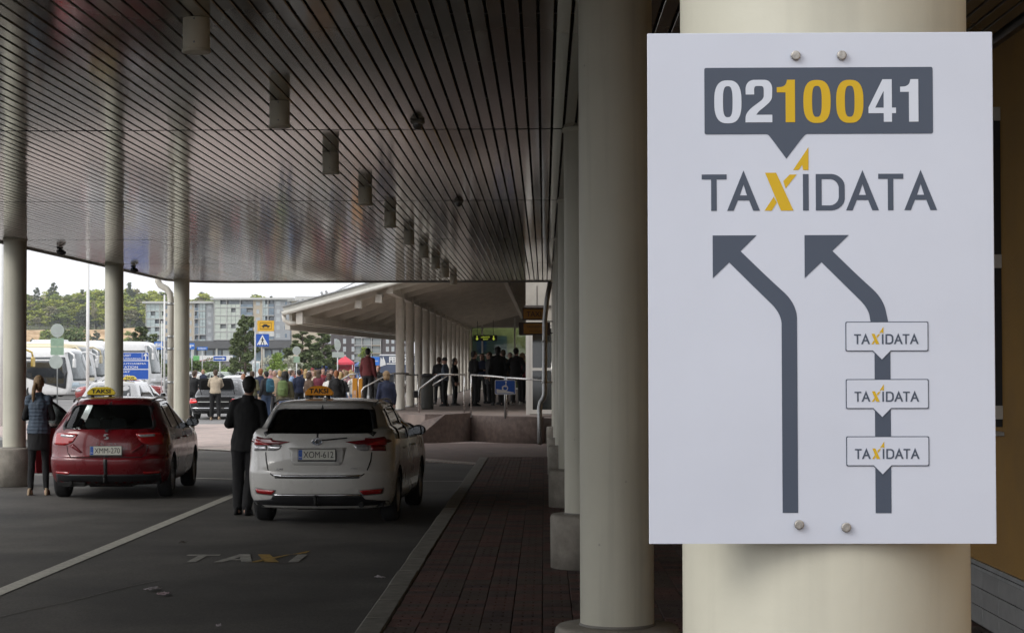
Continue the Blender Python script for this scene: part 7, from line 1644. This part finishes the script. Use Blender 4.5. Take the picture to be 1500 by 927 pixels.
for D, step, dy in ((778, 9, 30), (800, 8, 20), (825, 8, 11), (855, 7, 4), (885, 7, 0)):
    px = -12+random.uniform(0, 6)
    while px < 452:
        k = random.choices(('birch', 'decid', 'bare', 'pine', 'spruce'), (5, 4, 2.2 if D < 810 else .8, 1.0, .6))[0]; yt = ptop(px)+dy+random.uniform(-3, 7)
        h = gz(yt, D)-hz(gx(px, D), D)
        if h > 4: hill_tree(k, px, D, h=h, wide=random.uniform(1.0, 1.5)*min(1.6, 14/h))
        px += step*random.uniform(.6, 1.3)
hill_tree('pine', 53, 870, yt=419, label='dark pine top standing above the wood, left of the tallest pine', wide=.8)
hill_tree('pine', 77, 872, yt=413, label='tallest dark pine rising above the wood between the left columns', wide=1.0)
hill_tree('spruce', 189, 875, yt=411, label='pale tall spruce rising above the wood right of the middle column', wide=.9)
hill_tree('bare', 138, 776, yt=438, label='white-stemmed birch with a bare trunk at the wood edge by the flagpole', wide=.5)
for px in (20, 47, 66, 72, 104, 112, 141, 149, 188, 197, 214, 236): hill_tree('pine' if px % 2 else 'decid', px, 738, yt=random.uniform(480, 496), wide=random.uniform(1.0, 1.6))

# ------------------------------------------------------------------ grey apartment building
m_slabw = M('slab_white', (.50, .50, .48), rough=.6, var=.05); m_greyw = M('wall_grey', (.34, .36, .38), rough=.8, var=.06); m_creamw = M('wall_cream', (.50, .43, .33), rough=.8, var=.05)
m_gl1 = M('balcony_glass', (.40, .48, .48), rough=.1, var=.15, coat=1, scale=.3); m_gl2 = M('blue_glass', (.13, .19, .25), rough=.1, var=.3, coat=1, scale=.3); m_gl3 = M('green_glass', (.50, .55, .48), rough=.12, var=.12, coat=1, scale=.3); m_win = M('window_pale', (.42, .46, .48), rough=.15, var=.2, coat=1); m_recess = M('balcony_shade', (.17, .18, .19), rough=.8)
def block(label, x0p, x1p, ytop, ybot, D, nf, bays, depth=16, overhang=1.2, base=None):
    x0, x1, zt, zb = gx(x0p, D), gx(x1p, D), gz(ytop, D), gz(ybot, D); e = empty('apartment_building', (x0, D, 0), 0, label, 'building'); fh = (zt-zb)/nf; k = D/F
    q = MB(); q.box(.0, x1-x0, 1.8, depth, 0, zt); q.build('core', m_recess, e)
    q = MB(); q.bbox(-overhang, x1-x0+overhang, -1.2, depth+1, zt, zt+.7, .1); q.build('roof_slab', m_slabw, e)
    for bx0, bx1, kind in bays:
        a, b = (bx0-x0p)*k, (bx1-x0p)*k
        if kind in ('grey', 'cream'):
            q = MB(); q.box(a, b, .0, 2.0, zb, zt-.01); q.build('wall', m_greyw if kind == 'grey' else m_creamw, e)
            nwin = 2 if b-a > 3.5 else 1
            for f_ in range(nf):
                for w_ in range(nwin):
                    cx = a+(b-a)*(w_+.5)/nwin; ww = .9 if (f_+w_) % 2 else 1.3; z0 = zb+fh*f_+fh*.3
                    o = empty('window', (cx, 0, z0)); o.parent = e
                    q = MB(); q.box(-ww/2, ww/2, -.03, .04, 0, fh*.48); q.build('pane', m_win if (f_*3+w_+int(a)) % 3 else m_gl2, o)
                    q = MB(); q.box(-ww/2-.08, -ww/2, -.06, .04, -.08, fh*.48+.08); q.box(ww/2, ww/2+.08, -.06, .04, -.08, fh*.48+.08); q.box(-ww/2, ww/2, -.06, .04, -.08, 0); q.box(-ww/2, ww/2, -.06, .04, fh*.48, fh*.48+.08); q.build('frame', m_slabw, o)
        else:
            gm = {'g1': m_gl1, 'g2': m_gl2, 'g3': m_gl3}[kind]
            for f_ in range(nf):
                z0 = zb+fh*f_; o = empty('balcony', (a, 0, z0)); o.parent = e
                q = MB(); q.box(.02, b-a-.02, -.3, 1.8, 0, .25); q.build('slab', m_slabw, o)
                q = MB(); n = max(2, int((b-a)/1.5)); wv = (b-a-.2)/n
                for i in range(n): q.box(.1+i*wv+.05, .1+(i+1)*wv-.05, -.2, -.15, .27, 1.25)
                q.build('railing_glass', gm, o)
                if kind != 'g2' or f_ % 2:
                    q = MB()
                    for i in range(n):
                        if random.random() < .75: q.box(.1+i*wv+.05, .1+(i+1)*wv-.05, -.12, -.08, 1.3, fh-.05)
                    if q.v: q.build('glazing', gm, o)
                q = MB(); q.box(.4, b-a-.4, 1.72, 1.79, .3, fh-.35); q.build('balcony_door', m_win if f_ % 2 else m_gl2, o)
            q = MB(); q.box(a-.12, a+.12, -.35, 1.8, zb, zt-.01); q.build('post', m_slabw, e)
    return e, zb
random.seed(5)
block('grey and cream apartment block with glazed balconies, the left of two', 214, 313, 443, 501, 655, 5, [(214, 234, 'g1'), (234, 241, 'g3'), (241, 256, 'cream'), (256, 272, 'g1'), (272, 285, 'cream'), (285, 292, 'g2'), (292, 302, 'g1'), (302, 313, 'grey')])
block('grey and pale green apartment block with a thin flat roof, the right of two', 313.6, 425, 438, 497, 650, 5, [(313.6, 332, 'g3'), (332, 352, 'g3'), (352, 371, 'g2'), (371, 385, 'cream'), (385, 393, 'g1'), (393, 402, 'g2'), (402, 425, 'grey')])
D = 640; e = empty('commercial_podium', (gx(212, D), D, 0), 0, 'dark low shop building with a grey fascia beneath the apartment blocks', 'building'); k = D/F
w_ = (592-212)*k; zt = gz(498, D); zm = gz(509, D); q = MB(); q.box(0, w_, -1.0, 20, zm, zt); q.build('fascia', M('fascia_dark', (.085, .085, .09), rough=.6, var=.1), e)
q = MB(); q.box(0, w_, 1.0, 20, 0, zm); q.build('wall', M('wall_dark', (.05, .052, .06), rough=.7, var=.2, scale=.4), e)
for i in range(30):
    a = 1+i*(w_-3)/30; q = MB(); q.box(a, a+2.2, .9, 1.0, 1.0, zm-.6); q.build('shop_window', m_gl2 if i % 3 else m_win, e)
for i in range(11): q = MB(); q.box(i*w_/11+.3, i*w_/11+.9, -.6, 0, 0, zm); q.build('pillar', m_slabw, e)
D = 400; e = empty('hoarding', (gx(283, D), D, 0), 0, 'long white hoarding with a green end and a grey wall below it', 'hoarding'); k = D/F
q = MB(); q.box(0, 58*k, 0, .2, gz(528, D), gz(519.5, D)); q.build('white_panel', m_white, e); q = MB(); q.box(-.02, 9*k, -.05, .0, gz(528, D)+.05, gz(519.5, D)-.05); q.build('green_end', M('green_panel', (.12, .42, .12), rough=.5), e)
q = MB(); q.box(-2, 80*k, .3, .6, 0, gz(528, D)); q.build('grey_wall', M('hoard_grey', (.20, .19, .19), rough=.8, var=.2, scale=.5), e); q = MB(); q.beam((10*k, -.03, gz(527.6, D)), (30*k, -.03, gz(524, D)), .05, .15); q.build('red_line', m_red, e)
# cream flats above the platform roof corner and dark brick flats at the right
e = empty('apartment_building', (gx(427, 600), 600, 0), 0, 'cream building with a flat overhanging roof above the platform roof corner', 'building'); k = 600/F
q = MB(); q.box(0, 50*k, 0, 12, 0, gz(440, 600)); q.build('wall', m_creamw, e); q = MB(); q.bbox(-1.2, 52*k, -1, 13, gz(440, 600), gz(438.5, 600), .05); q.bbox(1.0, 52*k, 1, 12, gz(438.5, 600), gz(432.5, 600), .1); q.build('roof_slab', m_slabw, e)
for i in range(6):
    o = empty('window', (1.5+i*1.6, -.04, gz(448, 600))); o.parent = e; q = MB(); q.box(0, .9, 0, .05, 0, 1.3); q.build('pane', m_gl2, o)
D = 480; k = D/F; e = empty('brick_building', (gx(470, D), D, 0), 0, 'dark brick flats with white balconies seen under the platform roof', 'building'); random.seed(9)
zt = gz(470, D); m_bk = M('dark_brick', (.075, .06, .06), rough=.85, var=.15, scale=.5)
q = MB(); q.box(0, 49*k, 0, 12, 0, zt); q.box(49*k+.02, 90*k, 1.5, 12, 0, zt); q.box(90*k+.04, 130*k, 0, 12, 0, zt); q.build('wall', m_bk, e)
for f_ in range(4):
    z0 = gz(525.5-11.7*f_, D)
    for px in (481, 490, 503, 515.5, 566, 574, 590):
        if px == 490 and f_ % 2: continue
        o = empty('window', ((px-470)*k, 0, z0)); o.parent = e; q = MB(); q.box(0, .62, -.04, .03, 0, 1.15); q.build('pane', m_win, o); q = MB(); q.box(-.06, .68, -.06, -.045, -.08, -.0); q.box(-.06, .0, -.06, -.045, 0, 1.15); q.box(.62, .68, -.06, -.045, 0, 1.15); q.build('frame', m_slabw, o)
    for a, b in ((519, 530), (530.5, 544), (544.5, 558)):
        o = empty('balcony', ((a-470)*k, 0, z0-.5)); o.parent = e; wv = (b-a)*k
        q = MB(); q.box(0, wv, -.2, 1.5, -.15, .05); q.build('slab', m_slabw if a != 544.5 else m_creamw, o); q = MB(); q.box(.05, wv-.05, -.18, -.14, .9, .98)
        for i in range(9): q.box(.05+i*(wv-.16)/8, .1+i*(wv-.16)/8, -.18, -.14, .05, .9)
        q.build('railing', m_slabw, o); q = MB(); q.box(.2, wv-.3, 1.4, 1.49, .1, 1.7); q.build('balcony_door', m_gl1, o); q = MB(); q.box(wv-.05, wv+.08, -.2, 1.5, .05, 2.0); q.build('post', m_slabw, o)

# ------------------------------------------------------------------ air: a faint even haze round everything
hb = MB(); hb.box(-470, 470, -58, 1140, -1.2, 92); ho = hb.build('haze', None); ho.data.materials.clear()
hm = bpy.data.materials.new('haze'); hm.use_nodes = True; ht = hm.node_tree; ht.nodes.clear(); hv = ht.nodes.new('ShaderNodeVolumePrincipled'); hv.inputs['Density'].default_value = .00016; hv.inputs['Color'].default_value = (.9, .93, .96, 1); hv.inputs['Anisotropy'].default_value = .2
hq = ht.nodes.new('ShaderNodeOutputMaterial'); ht.links.new(hv.outputs[0], hq.inputs['Volume']); ho.data.materials.append(hm); ho['kind'] = 'stuff'; ho['label'] = 'faint even haze that softens the far hill and buildings'
